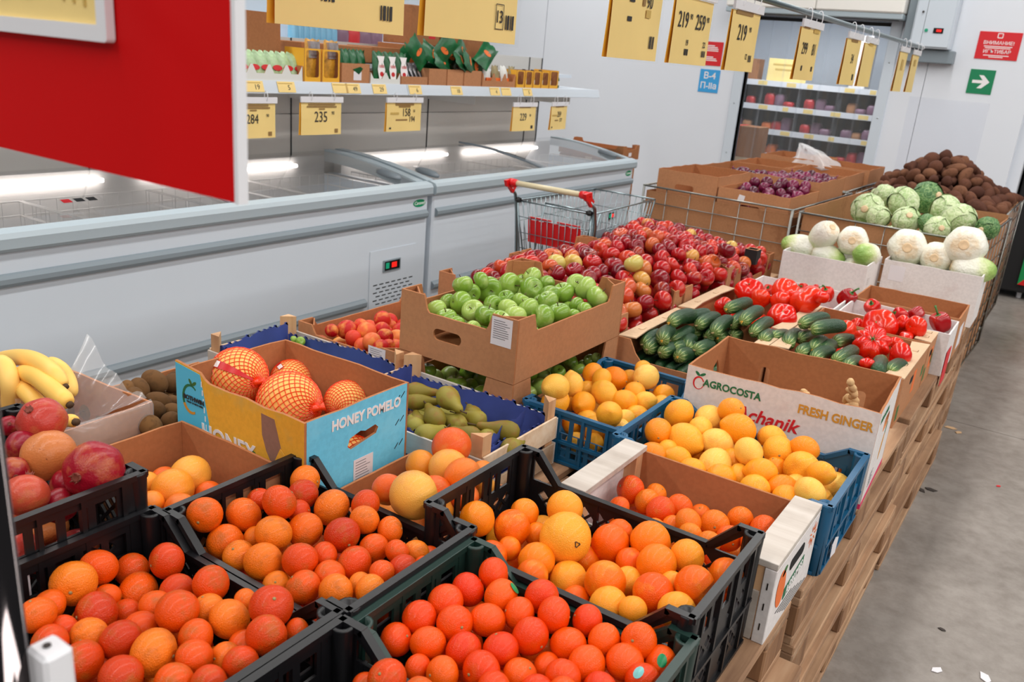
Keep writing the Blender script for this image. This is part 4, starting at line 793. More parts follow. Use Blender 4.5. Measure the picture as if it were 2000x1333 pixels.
# flap of blue paper folded over the right end of the pear crate
q = MB(); nx = 11
q.add([(x + .004 * math.sin(7 * i + j), y, z - .008 * math.sin(3 * i + j)) for j, (y0_, z) in enumerate(((.0, .16), (-.02, .13), (-.05, .08))) for i, (x, y) in enumerate([(.18 + .05 * (i_ / 10) + j * .002, .13 - i_ * .026 + y0_) for i_ in range(11)])], [(j * nx + i, j * nx + i + 1, (j + 1) * nx + i + 1, (j + 1) * nx + i) for j in range(2) for i in range(nx - 1)]); q.build('blue_paper_flap', 'blue_paper', CB, True)
# peach carton, green apple cartons
PE = carton('fruit_carton', 'brown carton of red and yellow peaches behind the blue papered crate', -2.02, -1.60, 1.872, 2.45, .735, tabs=.03, tab_c=.06)
label_on(PE, 'near', .31, .09, .07, .065)
GA2 = carton('fruit_carton', 'lower brown carton of green apples under the other', -1.572, -1.162, 1.855, 2.49, .758, tabs=.075, tab_c=.09)
hh = rrect(.125, .225, .062, .096, .016)
GA = carton('fruit_carton', 'upper brown carton piled with green apples, stacked on another', -1.572, -1.162, 1.855, 2.49, .945, z0=.760, tabs=.05, tab_c=.085, holes={'near': [hh], 'far': [hh]}, amp=.001)
label_on(GA, 'near', .325, .10, .068, .08, 9)
# red apple cartons, 2 x 3
RA = []
nmx = ('freezer side', 'aisle side'); nmy = ('nearest row', 'middle row', 'farthest row')
for j, (ya, yb) in enumerate(((2.56, 3.12), (3.14, 3.70), (3.72, 4.28))):
    for i, (xa, xb) in enumerate(((-1.985, -1.60), (-1.59, -1.205))):
        RA.append(carton('fruit_carton', 'brown carton heaped with red apples, %s of the %s' % (nmx[i], nmy[j]), xa, xb, ya, yb, .80 if j < 2 else .78, ('cardboard', 'cardboard', 'cardboard_dark')[j], tabs=.075, tab_c=.075, amp=.002, group='cartons under the red apples'))
t = thing('corner_cap', 'black folded carton corner sticking up at the right edge of the red apples', 'carton corner', (-1.235, 4.02, .76)); MB().panel([(-.03, -.03), (.03, -.03), (.03, .03), (-.03, .03)], [rect(-.022, .022, -.022, .022)], .07, Matrix.Translation((0, 0, .07)), 0, 1).build('fold', ['cardboard', 'black_cloth'], t)
# trays of cucumbers and tomatoes with pale flaps
def tray(label, x0, x1, y0, y1, z1, flaps=('left', 'right'), fl=.06, out='cardboard', tops=None):
    t = carton('vegetable_tray', label, x0, x1, y0, y1, z1, out, 'cardboard_inner', tops=tops, cat='tray'); w, d, h = t['w'], t['d'], t['h']
    for k in flaps:
        M, L = sides(w, d)[k]; F_ = M @ frame((0, h + .003, .002), (1, 0, 0), (0, 0, -1))
        p = MB().panel([(.004, 0), (L - .004, 0), (L - .02, fl), (L - .14, fl * .8), (.14, fl * .8), (.02, fl)], [rect(L * .3, L * .3 + .03, fl * .3, fl * .3 + .008), rect(L * .7, L * .7 + .03, fl * .3, fl * .3 + .008)], .004, F_, 0, 0).build('top_flap', 'cardboard_pale', t)
        for u in (.3, .7): MB().box(L * u, L * u + .03, -.006, .010, -.016, -.010, F_ @ Matrix.Translation((0, fl * .3 + .008, .012))).build('lock_tab', 'cardboard_pale', p)
    return t
nearcut = {'near': [(None, .165), (.41, .165), (.40, .165), (.395, .16), (.36, .12), (.34, .10), (.09, .10), (.07, .12), (.045, .165), (0, .165)]}
C1 = tray('brown tray of cucumbers with pale flaps, nearest on the left', -1.185, -.765, 2.535, 3.03, .742, tops=nearcut)
C2 = tray('brown tray of large tomatoes behind the left cucumber tray', -1.185, -.765, 3.04, 3.53, .745)
C3 = tray('brown tray of tomatoes and cucumbers on the aisle side', -.755, -.325, 2.83, 3.325, .745)
C4 = tray('brown tray of tomatoes farther back on the aisle side', -.755, -.325, 3.335, 3.52, .748, flaps=('right',))
for tt in (C3, C4):
    M = face(tt, 'right'); L = tt['d']
    flat(tt, 'printed_patch', rect(.012, .045, .02, .07), M, 'print_leaf'); flat(tt, 'printed_patch', rect(L * .5, L * .5 + .05, .05, .13), M, 'print_orange'); flat(tt, 'printed_patch', rect(L - .06, L - .02, .06, .10), M, 'print_leaf'); flat(tt, 'hand_hole_shade', rrect(L * .36, L * .36 + .06, .10, .125, .012), M, 'hole_shade_black')  # tray hand holes are flat black shapes, shade put into the colour
W1 = carton('vegetable_tray', 'white carton tray of red peppers on the left, in front of the Chinese cabbage', -1.13, -.72, 3.545, 3.89, .742, 'cardboard_white', 'cardboard_white', cat='tray')
W2 = carton('vegetable_tray', 'white carton tray of red peppers on the aisle side', -.70, -.285, 3.535, 3.785, .745, 'cardboard_white', 'cardboard_white', cat='tray')
flat(W2, 'red_card', rect(.03, .15, -.05, .09), face(W2, 'right') @ Matrix.Translation((0, 0, .002)), 'sign_red', .002)
BX = carton('empty_carton', 'empty brown carton between the pepper tray and the Chinese cabbages', -.70, -.285, 3.80, 4.105, .752)
label_on(BX, 'right', .10, .02, .12, .10, 0)
N1 = carton('cabbage_box', 'white carton of wrapped Chinese cabbages on the left', -1.135, -.738, 4.165, 4.49, .822, 'cardboard_white', 'cardboard_white')
label_on(N1, 'right', .06, .13, .05, .05, 4, 'cardboard_white')
N2 = carton('cabbage_box', 'white carton of pale Chinese cabbages next to the aisle', -.715, -.285, 4.43, 4.715, .822, 'cardboard_white', 'cardboard_white')
label_on(N2, 'near', .03, .15, .07, .075, 0)
# AGROCOSTA ginger box
AG = carton('ginger_box', 'white printed ginger carton, mostly empty, brown inside', -.795, -.288, 2.17, 2.52, .845, 'cardboard_white', 'cardboard_inner', rz=.045, amp=.003,
            holes={'near': [rrect(.395, .428, .03, .125, .015), rrect(.11, .143, .10, .16, .015)], 'far': [rrect(.36, .39, .12, .2, .012), rrect(.08, .11, .12, .2, .012)], 'left': [[(.05, .15), (.12, .15), (.12, .20), (.09, .215), (.07, .19)]], 'right': [rrect(.14, .23, .165, .21, .02)]})
M = face(AG, 'near')
text(AG, 'AGROCOSTA', M @ Matrix.Translation((.130, .228, .001)), .0285, 'print_green', bold=.0008, sx=.92)
MB().panel([(.036 + .016 * math.cos(a), .224 + .019 * math.sin(a)) for a in np.linspace(.4, 6.4, 22)] + [(.037 + .0125 * math.cos(a), .223 + .016 * math.sin(a)) for a in np.linspace(6.4, .4, 22)], [], .0005, M @ Matrix.Translation((0, 0, .0006)), 0, 0).build('logo_ring', 'print_red', AG)
for a in (.5, 2.4): flat(AG, 'logo_leaf', ell(.037 + .009 * math.cos(a), .25, .009, .004, 10, a), M, 'print_green')
text(AG, 'Achanik', M @ Matrix.Translation((.232, .172, .001)), .052, 'print_red', bold=.001, shear=.25)
text(AG, 'FRESH GINGER', M @ Matrix.Translation((.402, .226, .001)), .0335, 'print_orange_brown', bold=.001, sx=.84)
flat(AG, 'printed_square', rect(.435, .485, .06, .12), M, 'print_navy'); flat(AG, 'printed_square', rect(.438, .482, .063, .117), M @ Matrix.Translation((0, 0, .0006)), 'print_orange', .0004)
for i, s in enumerate(('AGRO', 'CUL', 'FOR', 'E')): text(AG, s, M @ Matrix.Translation((.442, .108 - i * .013, .0016)), .013, 'print_dark', align='LEFT')
flat(AG, 'printed_edge', rect(0, .507, 0, .014), M, 'print_magenta'); M = face(AG, 'right')
flat(AG, 'printed_edge', rect(0, .35, 0, .016), M, 'print_magenta'); text(AG, 'AGROCOSTA', M @ Matrix.Translation((.1, .235, .001)), .022, 'print_green'); flat(AG, 'printed_root', ell(.20, .11, .014, .04, 12, -.5), M, 'print_orange_brown'); flat(AG, 'printed_leaf', ell(.225, .155, .008, .02, 10, -.5), M, 'print_leaf')
for i in range(6): flat(AG, 'printed_line', rect(.07, .11 + (i % 3) * .008, .035 + i * .007, .037 + i * .007), M, 'print_grey')
# ------------------------------------------------------------------ wire bins with cartons
def cage(label, x0, x1, y0, y1, z0, z1, rz=0):
    w, d = x1 - x0, y1 - y0; t = thing('wire_bin', label, 'wire bin', ((x0 + x1) / 2, (y0 + y1) / 2, z0), rz); h = z1 - z0
    for k, (M, L) in sides(w, d).items():
        q = MB(); n = 9
        for i in range(n): v = .01 + i * (h - .016) / (n - 1); q.tube([M @ Vector((0, v, 0)), M @ Vector((L, v, 0))], .006 if i in (0, n - 1) else .0032, 6)
        m = max(2, round(L / .145))
        for i in range(m + 1): u_ = L * i / m; q.tube([M @ Vector((u_, 0, -.004)), M @ Vector((u_, h, -.004))], .006 if i in (0, m) else .0028, 5)
        p = q.build('wire_panel', 'cage_zinc', t, True)
        for u_, v in ((.25, h * .62), (.72, h * .62), (.5, h * .38)):
            MB().box(L * u_ - .006, L * u_ + .006, v - .014, v + .012, .003, .010, M).build('hook_clip', 'steel', p)
    return t
for (xa, xb, ya, yb, lab) in ((-2.19, -1.27, 4.80, 5.97, 'of onion cartons'), (-1.225, -.335, 4.745, 5.93, 'of cabbages'), (-1.225, -.345, 5.99, 7.17, 'of potatoes'), (-2.15, -1.29, 6.02, 7.2, 'of empty cartons')):
    rz = -.035 if 'potatoes' not in lab and 'empty' not in lab else -.01
    if 'empty' not in lab: pallet('wooden pallet under the wire bin ' + lab, (xa + xb) / 2, (ya + yb) / 2, 0, rz, group=None); pz = .146
    else: pz = .146; pallet('wooden pallet under the wire bin ' + lab, (xa + xb) / 2, (ya + yb) / 2, 0, rz, group=None)
    cage('galvanised wire bin ' + lab, xa, xb, ya, yb, pz, .935, rz)
    if 'onion' not in lab:
        carton('bin_liner', 'brown cardboard liner inside the wire bin ' + lab, xa + .015, xb - .015, ya + .018, yb - .018, .93 if 'cabb' in lab else .925, 'bin_cardboard', 'bin_cardboard', z0=pz + .004, rz=rz, cat='liner', heights={'left': .80, 'far': .80} if 'cabb' in lab else None)
    else:
        carton('bin_liner', 'stained brown cardboard liner inside the wire bin ' + lab, xa + .015, xb - .015, ya + .018, yb - .018, .90, 'bin_cardboard', 'bin_cardboard', z0=pz + .004, rz=rz, cat='liner')
hh2 = rrect(.12, .24, .30, .34, .018)
def binbox(label, x0, x1, y0, y1, z1, holes=None, z0=.62, rz=-.035, heights=None, out='cardboard'): return carton('produce_carton', label, x0, x1, y0, y1, z1, out, 'cardboard_inner', z0=z0, rz=rz, cat='carton', holes=holes, heights=heights, amp=.003)
BP = binbox('tall brown carton with hand hole at the left of the wire bin', -2.14, -1.755, 4.86, 5.38, 1.035, {'near': [hh2]})
BQ = binbox('brown carton with a paper scrap at the front right of the wire bin', -1.745, -1.32, 4.845, 5.36, .985, {'near': [rrect(.14, .26, .25, .285, .016)]})
flat(BQ, 'paper_scrap', [(.12, .30), (.16, .30), (.165, .335), (.13, .34)], face(BQ, 'near'), 'label_paper', .001)
BR = binbox('wide brown carton of red onions at the back of the wire bin', -2.10, -1.31, 5.40, 5.93, 1.03)
MB().box(-.02, .02, -.25, .25, .12, .35).build('divider', 'cardboard_pale', BR)
for lab, xa, xb, ya, yb, z in (('empty brown carton at the left behind the onions', -2.12, -1.74, 6.05, 6.58, 1.02), ('empty brown carton holding the white bag, farthest back', -2.10, -1.66, 6.62, 7.14, 1.05), ('empty brown carton behind the onions beside the potatoes', -1.72, -1.33, 6.05, 6.60, 1.02), ('empty brown carton farthest back beside the potatoes', -1.65, -1.30, 6.64, 7.14, 1.03)):
    binbox(lab, xa, xb, ya, yb, z, rz=-.01, z0=.70)
carton('produce_carton', 'supporting brown carton under the empty cartons', -2.10, -1.34, 6.06, 7.13, .695, z0=.16, cat='carton', rz=-.01)
for lab, xa, xb in (('lower brown carton under the tall one in the wire bin', -2.13, -1.76), ('lower brown carton under the onion cartons in the wire bin', -1.74, -1.33)): carton('produce_carton', lab, xa, xb, 4.88, 5.9, .615, z0=.16, rz=-.035, cat='carton')
t = thing('white_card', 'small white card lying in the empty carton beside the potatoes', 'card', (-1.5, 6.4, .96)); MB().bbox(-.07, .07, -.03, .03, 0, .02, .004).build('card', 'white_plastic', t)
# plastic bag
b = on_y(1600, 290, 6.75); t = thing('plastic_bag', 'crumpled white plastic bag hanging over the back cartons', 'bag', (b[0], 6.70, .98))
q = MB(); nu, nv = 22, 10; V = []
for j in range(nv + 1):
    f = j / nv
    for i in range(nu):
        a = 2 * PI * i / nu; r = (.16 * (1 - f) + .012) * (1 + .16 * math.sin(5 * a + 3 * f) + .08 * math.sin(11 * a + 7 * f)); V.append((r * 1.15 * math.cos(a) - .13 * f * f, r * .7 * math.sin(a), .02 + .05 * math.sin(PI * f) + .15 * f * f + .012 * math.sin(7 * a + 9 * f)))
q.add(V, [(j * nu + i, j * nu + (i + 1) % nu, (j + 1) * nu + (i + 1) % nu, (j + 1) * nu + i) for j in range(nv) for i in range(nu)] + [tuple(reversed(range(nu)))]); q.build('body', 'bag_film', t, True)
# carton on the far freezer end
t = carton('fruit_carton', 'flat brown carton lying beyond the far end of the second freezer', -3.72, -3.12, 6.33, 6.62, .985, 'cardboard_dark', 'cardboard_inner', z0=.87, tabs=.03, tab_c=.05); label_on(t, 'right', .1, .03, .05, .03, 0)
t = thing('stacked_cartons', 'closed brown carton supporting the flat one beyond the freezer', 'carton', (-3.42, 6.475, 0)); MB().bbox(-.28, .28, -.16, .14, 0, .868, .004).build('body', 'cardboard_dark', t); MB().box(-.03, .03, -.162, .142, .01, .866).build('tape', 'cardboard_pale', t)
# ------------------------------------------------------------------ shopping cart in the aisle
ct = thing('shopping_cart', 'empty wire shopping cart with red handle ends and red seat flap', 'shopping cart', (-2.24, 3.765, 0))
hz, hw = .985, .25; wire = lambda: MB()
MB().lathe([(.0145, -.225), (.0145, .225)], 12, Matrix.Translation((0, -.02, hz)) @ Matrix.Rotation(PI / 2, 4, 'Y')).build('handle_bar', 'cream_plastic', ct, True)
for s_ in (-1, 1):
    e = MB().lathe([(.001, -.006), (.019, -.004), (.021, .02), (.019, .045)], 12, Matrix.Translation((s_ * .235, -.02, hz)) @ Matrix.Rotation(-s_ * PI / 2, 4, 'Y'), True).build('handle_end', 'red_plastic', ct, True)
    MB().panel([(-.045, .012), (.02, .018), (.03, -.015), (.055, -.03), (.03, -.06), (-.005, -.03), (-.03, -.02)], [ell(.0, -.004, .006, .006, 8)], .016, frame((s_ * .235 + .008, -.02, hz), (0, 1, 0), (0, 0, 1)), 0, 0).build('handle_bracket', 'red_plastic', ct)
    MB().tube([(s_ * .235, .0, hz - .03), (s_ * .24, .05, hz - .07), (s_ * .24, .075, hz - .16), (s_ * .225, .09, .55), (s_ * .22, .12, .22)], .009, 8).build('frame_tube', 'wire_zinc', ct, True)
    MB().lathe([(.012, -.014), (.016, 0), (.012, .014)], 8, Matrix.Translation((s_ * .215, .045, hz - .095)) @ Matrix.Rotation(PI / 2, 4, 'Y')).build('hinge_clip', 'black_plastic', ct)
    MB().tube([(s_ * .22, .12, .22), (s_ * .2, .85, .24)], .010, 8).build('base_tube', 'wire_zinc', ct, True)
    for y in (.14, .80):
        w_ = MB().lathe([(.05, -.014), (.062, -.01), (.062, .01), (.05, .014)], 16, Matrix.Translation((s_ * .21, y, .063)) @ Matrix.Rotation(PI / 2, 4, 'Y')).build('wheel', 'black_plastic', ct, True)
        MB().box(s_ * .21 - .02, s_ * .21 + .02, y - .012, y + .012, .06, .23).build('wheel_fork', 'steel', w_)
def bilin(A, B, C, D, u, v): return [(A[i] * (1 - u) + B[i] * u) * (1 - v) + (D[i] * (1 - u) + C[i] * u) * v for i in range(3)]
def grid(name, A, B, C, D, nu, nv, r=.0022, edge=.0045):
    q = MB()
    for i in range(nu + 1): q.tube([bilin(A, B, C, D, i / nu, 0), bilin(A, B, C, D, i / nu, 1)], edge if i in (0, nu) else r, 5)
    for j in range(nv + 1): q.tube([bilin(A, B, C, D, 0, j / nv), bilin(A, B, C, D, 1, j / nv)], edge if j == nv else r, 5)
    return q.build(name, 'wire_zinc', ct, True)
zt_, zb_ = .885, .46
c = {'nl': (-.23, .06, zt_), 'nr': (.23, .06, zt_), 'fl': (-.20, .86, zt_), 'fr': (.20, .86, zt_), 'nlb': (-.20, .16, zb_ - .02), 'nrb': (.20, .16, zb_ - .02), 'flb': (-.17, .78, zb_ + .06), 'frb': (.17, .78, zb_ + .06)}
grid('basket_side', c['nlb'], c['flb'], c['fl'], c['nl'], 18, 4); grid('basket_side', c['nrb'], c['frb'], c['fr'], c['nr'], 18, 4)
grid('basket_front', c['flb'], c['frb'], c['fr'], c['fl'], 10, 4); grid('basket_floor', c['nlb'], c['nrb'], c['frb'], c['flb'], 10, 14)
grid('basket_gate', (-.20, .10, zb_), (.20, .10, zb_), (.225, .055, zt_), (-.225, .055, zt_), 12, 5)
grid('child_seat_back', (-.165, .17, .60), (.165, .17, .60), (.17, .25, .86), (-.17, .25, .86), 8, 5, .0022, .005)
MB().panel([(-.16, 0), (.16, 0), (.16, .115), (.155, .14), (.02, .14), (.015, .125), (-.015, .125), (-.02, .14), (-.155, .14), (-.16, .115)], [rect(-.14 + k * .045 + (.035 if k > 1 else 0), -.108 + k * .045 + (.035 if k > 1 else 0), .122, .130) for k in (0, 1)] + [rect(.03 + k * .06, .07 + k * .06, .122, .130) for k in (0, 1)], .006, frame((0, .088, .67), (1, 0, 0), (0, -.14, 1)), 0, 0).build('seat_flap', 'red_plastic', ct)
MB().box(.235, .24, .10, .19, .70, .80).build('coin_lock', 'bumper_grey', ct)
# ---- fruit seen in the photograph: (x, y, radius) in zoomed-crop pixels; deep ones lie lower
def crop(ox, oy, s, L):
    return [(ox + a[0] / s, oy + a[1] / s, a[2] / s) + tuple(a[3:]) for a in L]
PX_K1 = crop(0, 800, 2.5, [(360,850,110),(480,775,92),(645,785,82),(815,740,90),(675,895,100),(865,885,82),(180,1005,92),(240,960,80,1),(470,1000,108),(520,920,70,1),(760,960,80),(865,985,105),(1030,852,90),(1015,975,80,1),(1120,1025,102),(1325,965,108),(1195,935,60,1),(1300,1105,102),(310,1080,75,1),(245,1140,88),(435,1110,92),(590,1130,100),(690,1065,85),(750,1190,118),(955,1115,90),(400,1235,105),(950,1210,90),(590,1305,105),(1100,1215,78),(1175,1240,88),(850,1330,95),(1020,1340,90),(1450,1085,65,1),(130,1240,80),(250,1340,85),(620,1000,75,1),(1190,1150,75,1)])
PX_K2 = crop(0, 800, 2.5, [(1000,515,88),(1190,515,88),(1365,455,88),(1490,350,78),(1480,415,74),(1620,480,92),(1785,465,75),(1780,540,75),(1265,440,60,1),(1460,500,60,1),(1490,590,88),(1335,605,92),(1670,615,90),(1825,680,75),(1905,590,68),(1100,650,90),(1165,715,78),(1285,745,95),(1465,740,88),(1585,715,68),(1730,755,90),(1610,815,80),(1480,870,88),(1640,890,88),(1350,855,66),(1865,795,62),(1940,695,62),(2030,700,66),(1965,780,76),(1810,885,80),(1240,625,55,1),(2100,722,56,1),(1760,860,66,1),(2070,770,55,1)])
PX_K4 = crop(700, 800, 2.5, [(660,805,82),(535,880,85),(425,945,92),(695,915,88),(895,915,86),(298,1018,85),(470,1048,92),(630,1030,90),(785,1000,82),(955,1005,90),(1118,1032,80),(340,1145,90),(185,1125,82),(515,1180,92),(695,1172,90),(840,1108,95),(1025,1150,92),(1200,1130,85),(1370,1130,90),(1300,1235,95),(1475,1240,88),(1115,1248,95),(600,1278,98),(790,1302,88),(410,1292,86),(1000,1305,90),(920,1262,75,1),(290,1265,70,1),(1385,1325,88),(660,1370,90),(870,1380,88),(1180,1370,88),(1000,1395,88)])
PX_K3 = crop(700, 800, 2.5, [(140,1318,98),(30,1345,60),(300,1400,92),(210,1440,92)])
PX_K5 = crop(700, 800, 2.5, [(580,535,88),(1008,485,90),(810,508,74),(750,580,92),(1010,630,130,-1),(870,612,60,1),(870,740,92),(1230,655,96),(1275,600,66,1),(1425,645,100),(1455,757,100),(1605,718,85),(1640,860,100),(1795,810,86),(1025,832,94),(1205,845,105),(1315,842,75,1),(1440,902,105),(1220,958,95),(850,808,78),(1110,735,70,1),(1325,745,70,1),(735,680,60,1),(1555,985,95),(1060,930,70,1),(1340,980,70,1),(1810,890,66,1),(1530,850,60,1),(960,990,80),(1120,1040,85),(650,720,80,1)])
PX_AGR = crop(1200, 800, 2.5, [(78,392,72),(205,412,52),(160,452,64),(225,497,75),(318,477,65),(360,552,70),(420,510,50,1),(490,562,72),(615,535,64),(730,592,76),(25,475,50),(370,610,58),(560,630,66),(680,655,66),(280,570,55,1),(100,575,62),(20,545,60),(460,650,60),(200,590,60,1)])
PX_K6 = crop(1200, 800, 2.5, [(215,110,68),(345,147,80),(420,95,60),(500,165,72),(315,22,68),(462,48,70),(605,97,78),(570,5,62),(655,207,68),(765,135,58,1),(800,202,75),(930,192,62),(715,307,70),(915,297,90),(1010,312,60),(1070,372,68),(815,387,68),(955,407,72),(190,222,62),(310,242,62),(260,197,50,1),(490,272,80),(415,210,55,1),(380,297,60),(520,337,72),(575,250,58,1),(610,322,55,1),(685,392,75),(790,292,55,1),(840,442,70),(985,442,74),(890,372,55,1)])
PX_K7 = crop(700, 400, 2.5, [(1145,827,52),(962,892,67),(960,967,65),(1045,877,55),(1188,852,48),(1250,850,60),(1330,852,45,1),(1405,842,62),(1390,803,42,1),(1200,920,62),(1098,972,60),(1300,962,58),(1350,917,52),(1400,962,50),(1490,932,55),(1225,1025,65),(1362,1042,62),(1150,1092,62),(1045,1072,52),(1280,1112,56),(1115,905,45,1),(1475,977,45,1),(1035,965,45,1),(1062,1162,52),(1150,1165,48),(1120,1050,48,1),(1300,1045,45,1)])
PX_GFP = crop(700, 800, 2.5, [(455,182,98),(305,272,76),(440,292,100),(510,330,95),(270,420,122,-1),(145,392,80),(370,405,85,1),(605,310,62,1),(520,430,72,1),(610,385,66,1),(390,500,80,1)])
PX_GFB = crop(0, 800, 2.5, [(930,325,100),(845,390,102),(800,345,66,1),(715,365,62),(735,462,66),(880,482,76),(1020,415,66,1)])
PX_POM = crop(0, 800, 2.5, [(205,58,116),(108,182,80),(240,225,130),(460,300,145),(125,420,108),(290,470,88,1),(65,305,74,1),(45,80,50,1),(330,360,80,1)])
PX_KIWI = crop(0, 400, 2.5, [(755,867,62),(840,872,52),(680,902,55),(655,952,58),(770,967,60),(750,1007,56),(690,1022,48),(842,1012,50),(735,1082,62),(832,1062,54),(620,902,42),(850,970,44,1),(790,1020,50,1),(690,1110,55,1)])
PX_GAP = crop(700, 400, 2.5, [(510,392,52),(600,372,46),(635,415,66),(550,432,48,1),(735,390,60),(850,352,48),(845,410,58),(800,378,42,1),(920,387,42),(935,442,50),(1000,430,56),(1065,387,50),(1110,407,58),(1165,452,57),(500,480,60),(380,515,54),(438,478,46,1),(430,556,55),(560,520,58),(475,587,48),(655,490,50),(720,462,47),(730,507,50),(795,472,46),(830,507,55),(625,545,60),(690,567,55),(765,547,58),(925,467,52),(900,550,64),(980,530,58),(1065,492,42),(1030,517,45,1),(1105,517,42),(1050,547,38),(560,607,42),(850,622,40),(890,482,46,1)])
PX_GAP2 = crop(740, 520, 4, [(1400,830,60),(1310,850,55,1),(1500,760,60),(1560,815,58),(1650,740,55),(1600,780,50,1),(1180,1000,62),(1250,930,60,1),(1290,860,55,1),(1700,720,45),(600,930,90),(430,880,80,1),(720,960,85,1),(380,820,70,1)])
PX_PEACH = crop(0, 400, 2.5, [(1868,562,44),(1765,592,40),(1695,612,52),(1790,622,50),(1865,612,40),(1880,645,42),(1725,650,40),(1815,668,46),(1860,695,40),(1770,690,42),(1620,615,34),(1895,690,36)])
PX_CAB = crop(1600, 300, 5, [(470,545,150),(640,410,105),(820,480,150),(1060,430,150,0,1),(580,620,110,1),(850,650,130),(1230,555,145),(1050,680,90,1),(1150,735,120),(1370,650,155),(1640,730,110,0,1),(560,400,60,1)])
PX_TOM = crop(1480, 520, 6.25, [(340,310,180),(600,405,205),(300,620,180),(285,430,125),(40,400,120),(780,385,95,1),(1090,800,135),(1480,725,215),(1395,945,215,0,1),(1730,770,110,1),(1770,690,95),(1930,745,140),(1690,940,90,1),(1740,1090,165),(1330,1195,95),(1205,720,90,1),(-110,300,175),(-405,500,120)])
PX_PEP = crop(1480, 520, 6.25, [(1085,390,118),(845,345,95),(1400,505,105),(1740,590,90),(1930,580,95),(700,280,60),(560,260,60),(130,290,70),(1810,890,100),(2230,690,130)])
# ================================================================== PRODUCE SHAPES (unit size, radius 1)
def ball(fn, nu=22, nv=14):
    """closed surface from fn(theta 0..pi from top, phi) -> (x, y, z)"""
    q = MB(); V = [fn(0.0, 0.0)]
    for j in range(1, nv): V += [fn(PI * j / nv, 2 * PI * i / nu) for i in range(nu)]
    V.append(fn(PI, 0.0)); F_ = []
    for i in range(nu): F_.append((0, 1 + i, 1 + (i + 1) % nu))
    for j in range(nv - 2):
        a = 1 + j * nu
        for i in range(nu): F_.append((a + i, a + nu + i, a + nu + (i + 1) % nu, a + (i + 1) % nu))
    a = 1 + (nv - 2) * nu; e = len(V) - 1
    for i in range(nu): F_.append((a + i, e, a + (i + 1) % nu))
    return q.add(V, F_)
def sph(t, p, r=1, sx=1, sz=1): return (r * sx * math.sin(t) * math.cos(p), r * sx * math.sin(t) * math.sin(p), r * sz * math.cos(t))
def f_mandarin(t, p):
    r = 1 + .012 * math.sin(3 * p + 1) * math.sin(t) ** 2; z = .9; x = sph(t, p, r, 1, z); d = math.exp(-(t / .22) ** 2) * .07; return (x[0], x[1], x[2] - d)
def f_orange(t, p): x = sph(t, p, 1 + .008 * math.sin(4 * p), 1, .97); return (x[0], x[1], x[2] - .04 * math.exp(-(t / .2) ** 2) + .03 * math.exp(-((PI - t) / .2) ** 2))
def f_lemon(t, p):
    z = 1.16 * math.cos(t); r = math.sin(t) ** 1.08; n = math.exp(-((PI - t) / .30) ** 2) * .14; return (r * math.cos(p), r * math.sin(p), z - n)
def f_grape(t, p): x = sph(t, p, 1 + .012 * math.sin(2 * p + 2 * t), 1, .96); return (x[0], x[1], x[2] - .05 * math.exp(-(t / .3) ** 2))
def f_apple(t, p):
    r = math.sin(t) * (1 + .02 * math.cos(5 * p) * (t > 1.8) * (t - 1.8)); k = 1.0 + .06 * math.cos(t)
    z = .88 * math.cos(t) - .30 * math.exp(-(t / .36) ** 2) + .20 * math.exp(-((PI - t) / .34) ** 2); return (r * k * math.cos(p), r * k * math.sin(p), z)
def f_peach(t, p):
    g = .05 * math.exp(-((math.sin(p / 2)) / .16) ** 2) * math.sin(t); x = sph(t, p, 1 - g, 1, .95); return (x[0], x[1], x[2] - .2 * math.exp(-(t / .3) ** 2))
def f_pomeg(t, p): x = sph(t, p, 1 + .025 * math.cos(6 * p) * math.sin(t), 1, .93); return x
def f_kiwi(t, p): x = sph(t, p); return (x[0] * .86, x[1] * .9, x[2] * 1.18)
def potato_fn(s):
    rr = random.Random(s); a = [rr.uniform(-.14, .14) for _ in range(6)]; ln = rr.uniform(1.15, 1.5)
    def f(t, p):
        r = 1 + a[0] * math.sin(2 * p + a[1] * 20) * math.sin(t) + a[2] * math.cos(3 * t + a[3] * 20) + a[4] * math.sin(p + 2 * t); x = sph(t, p, r); return (x[0] * .85, x[1] * .8 + a[5] * x[2] ** 2 * .8, x[2] * ln)
    return f
def f_onion(t, p):
    r = math.sin(t) * (1 + .02 * math.cos(8 * p)); return (r * math.cos(p), r * math.sin(p), .86 * math.cos(t) + .40 * math.exp(-(t / .22) ** 2))
def tomato_fn(k, am, sq):
    def f(t, p):
        lob = am * (abs(math.cos(k * p / 2)) - .6) * math.sin(t) ** .7; r = 1 + lob + .04 * math.sin(p); x = sph(t, p, r, 1, sq); return (x[0], x[1], x[2] - .20 * math.exp(-(t / .38) ** 2) + .06 * math.exp(-((PI - t) / .3) ** 2))
    return f
def f_pepper(t, p):
    u = t / PI; r = (.98 - .22 * u) * math.sin(t) ** .62 * (1 + .09 * math.cos(4 * p + .4) * (.4 + .6 * math.sin(t))); return (r * math.cos(p), r * math.sin(p), 1.05 * math.cos(t) - .28 * math.exp(-(t / .42) ** 2) + .12 * math.exp(-((PI - t) / .4) ** 2))
PD_ = {}
def reg(k, fn, mat, nu=22, nv=14): PD_[k] = ball(fn, nu, nv).data(k, mat, True)
reg('mandarin', f_mandarin, 'blood_mandarin_skin', 24, 16); reg('clementine', f_mandarin, 'clementine_skin', 24, 16); reg('tray_mandarin', f_mandarin, 'mandarin_skin', 22, 14)
reg('orange', f_orange, 'orange_skin', 26, 16); reg('lemon', f_lemon, 'lemon_skin', 24, 16); reg('grapefruit', f_grape, 'grapefruit_skin', 26, 16)
reg('red_apple', f_apple, 'red_apple_skin', 20, 14); reg('green_apple', f_apple, 'green_apple_skin', 24, 16); reg('peach', f_peach, 'peach_skin', 24, 14)
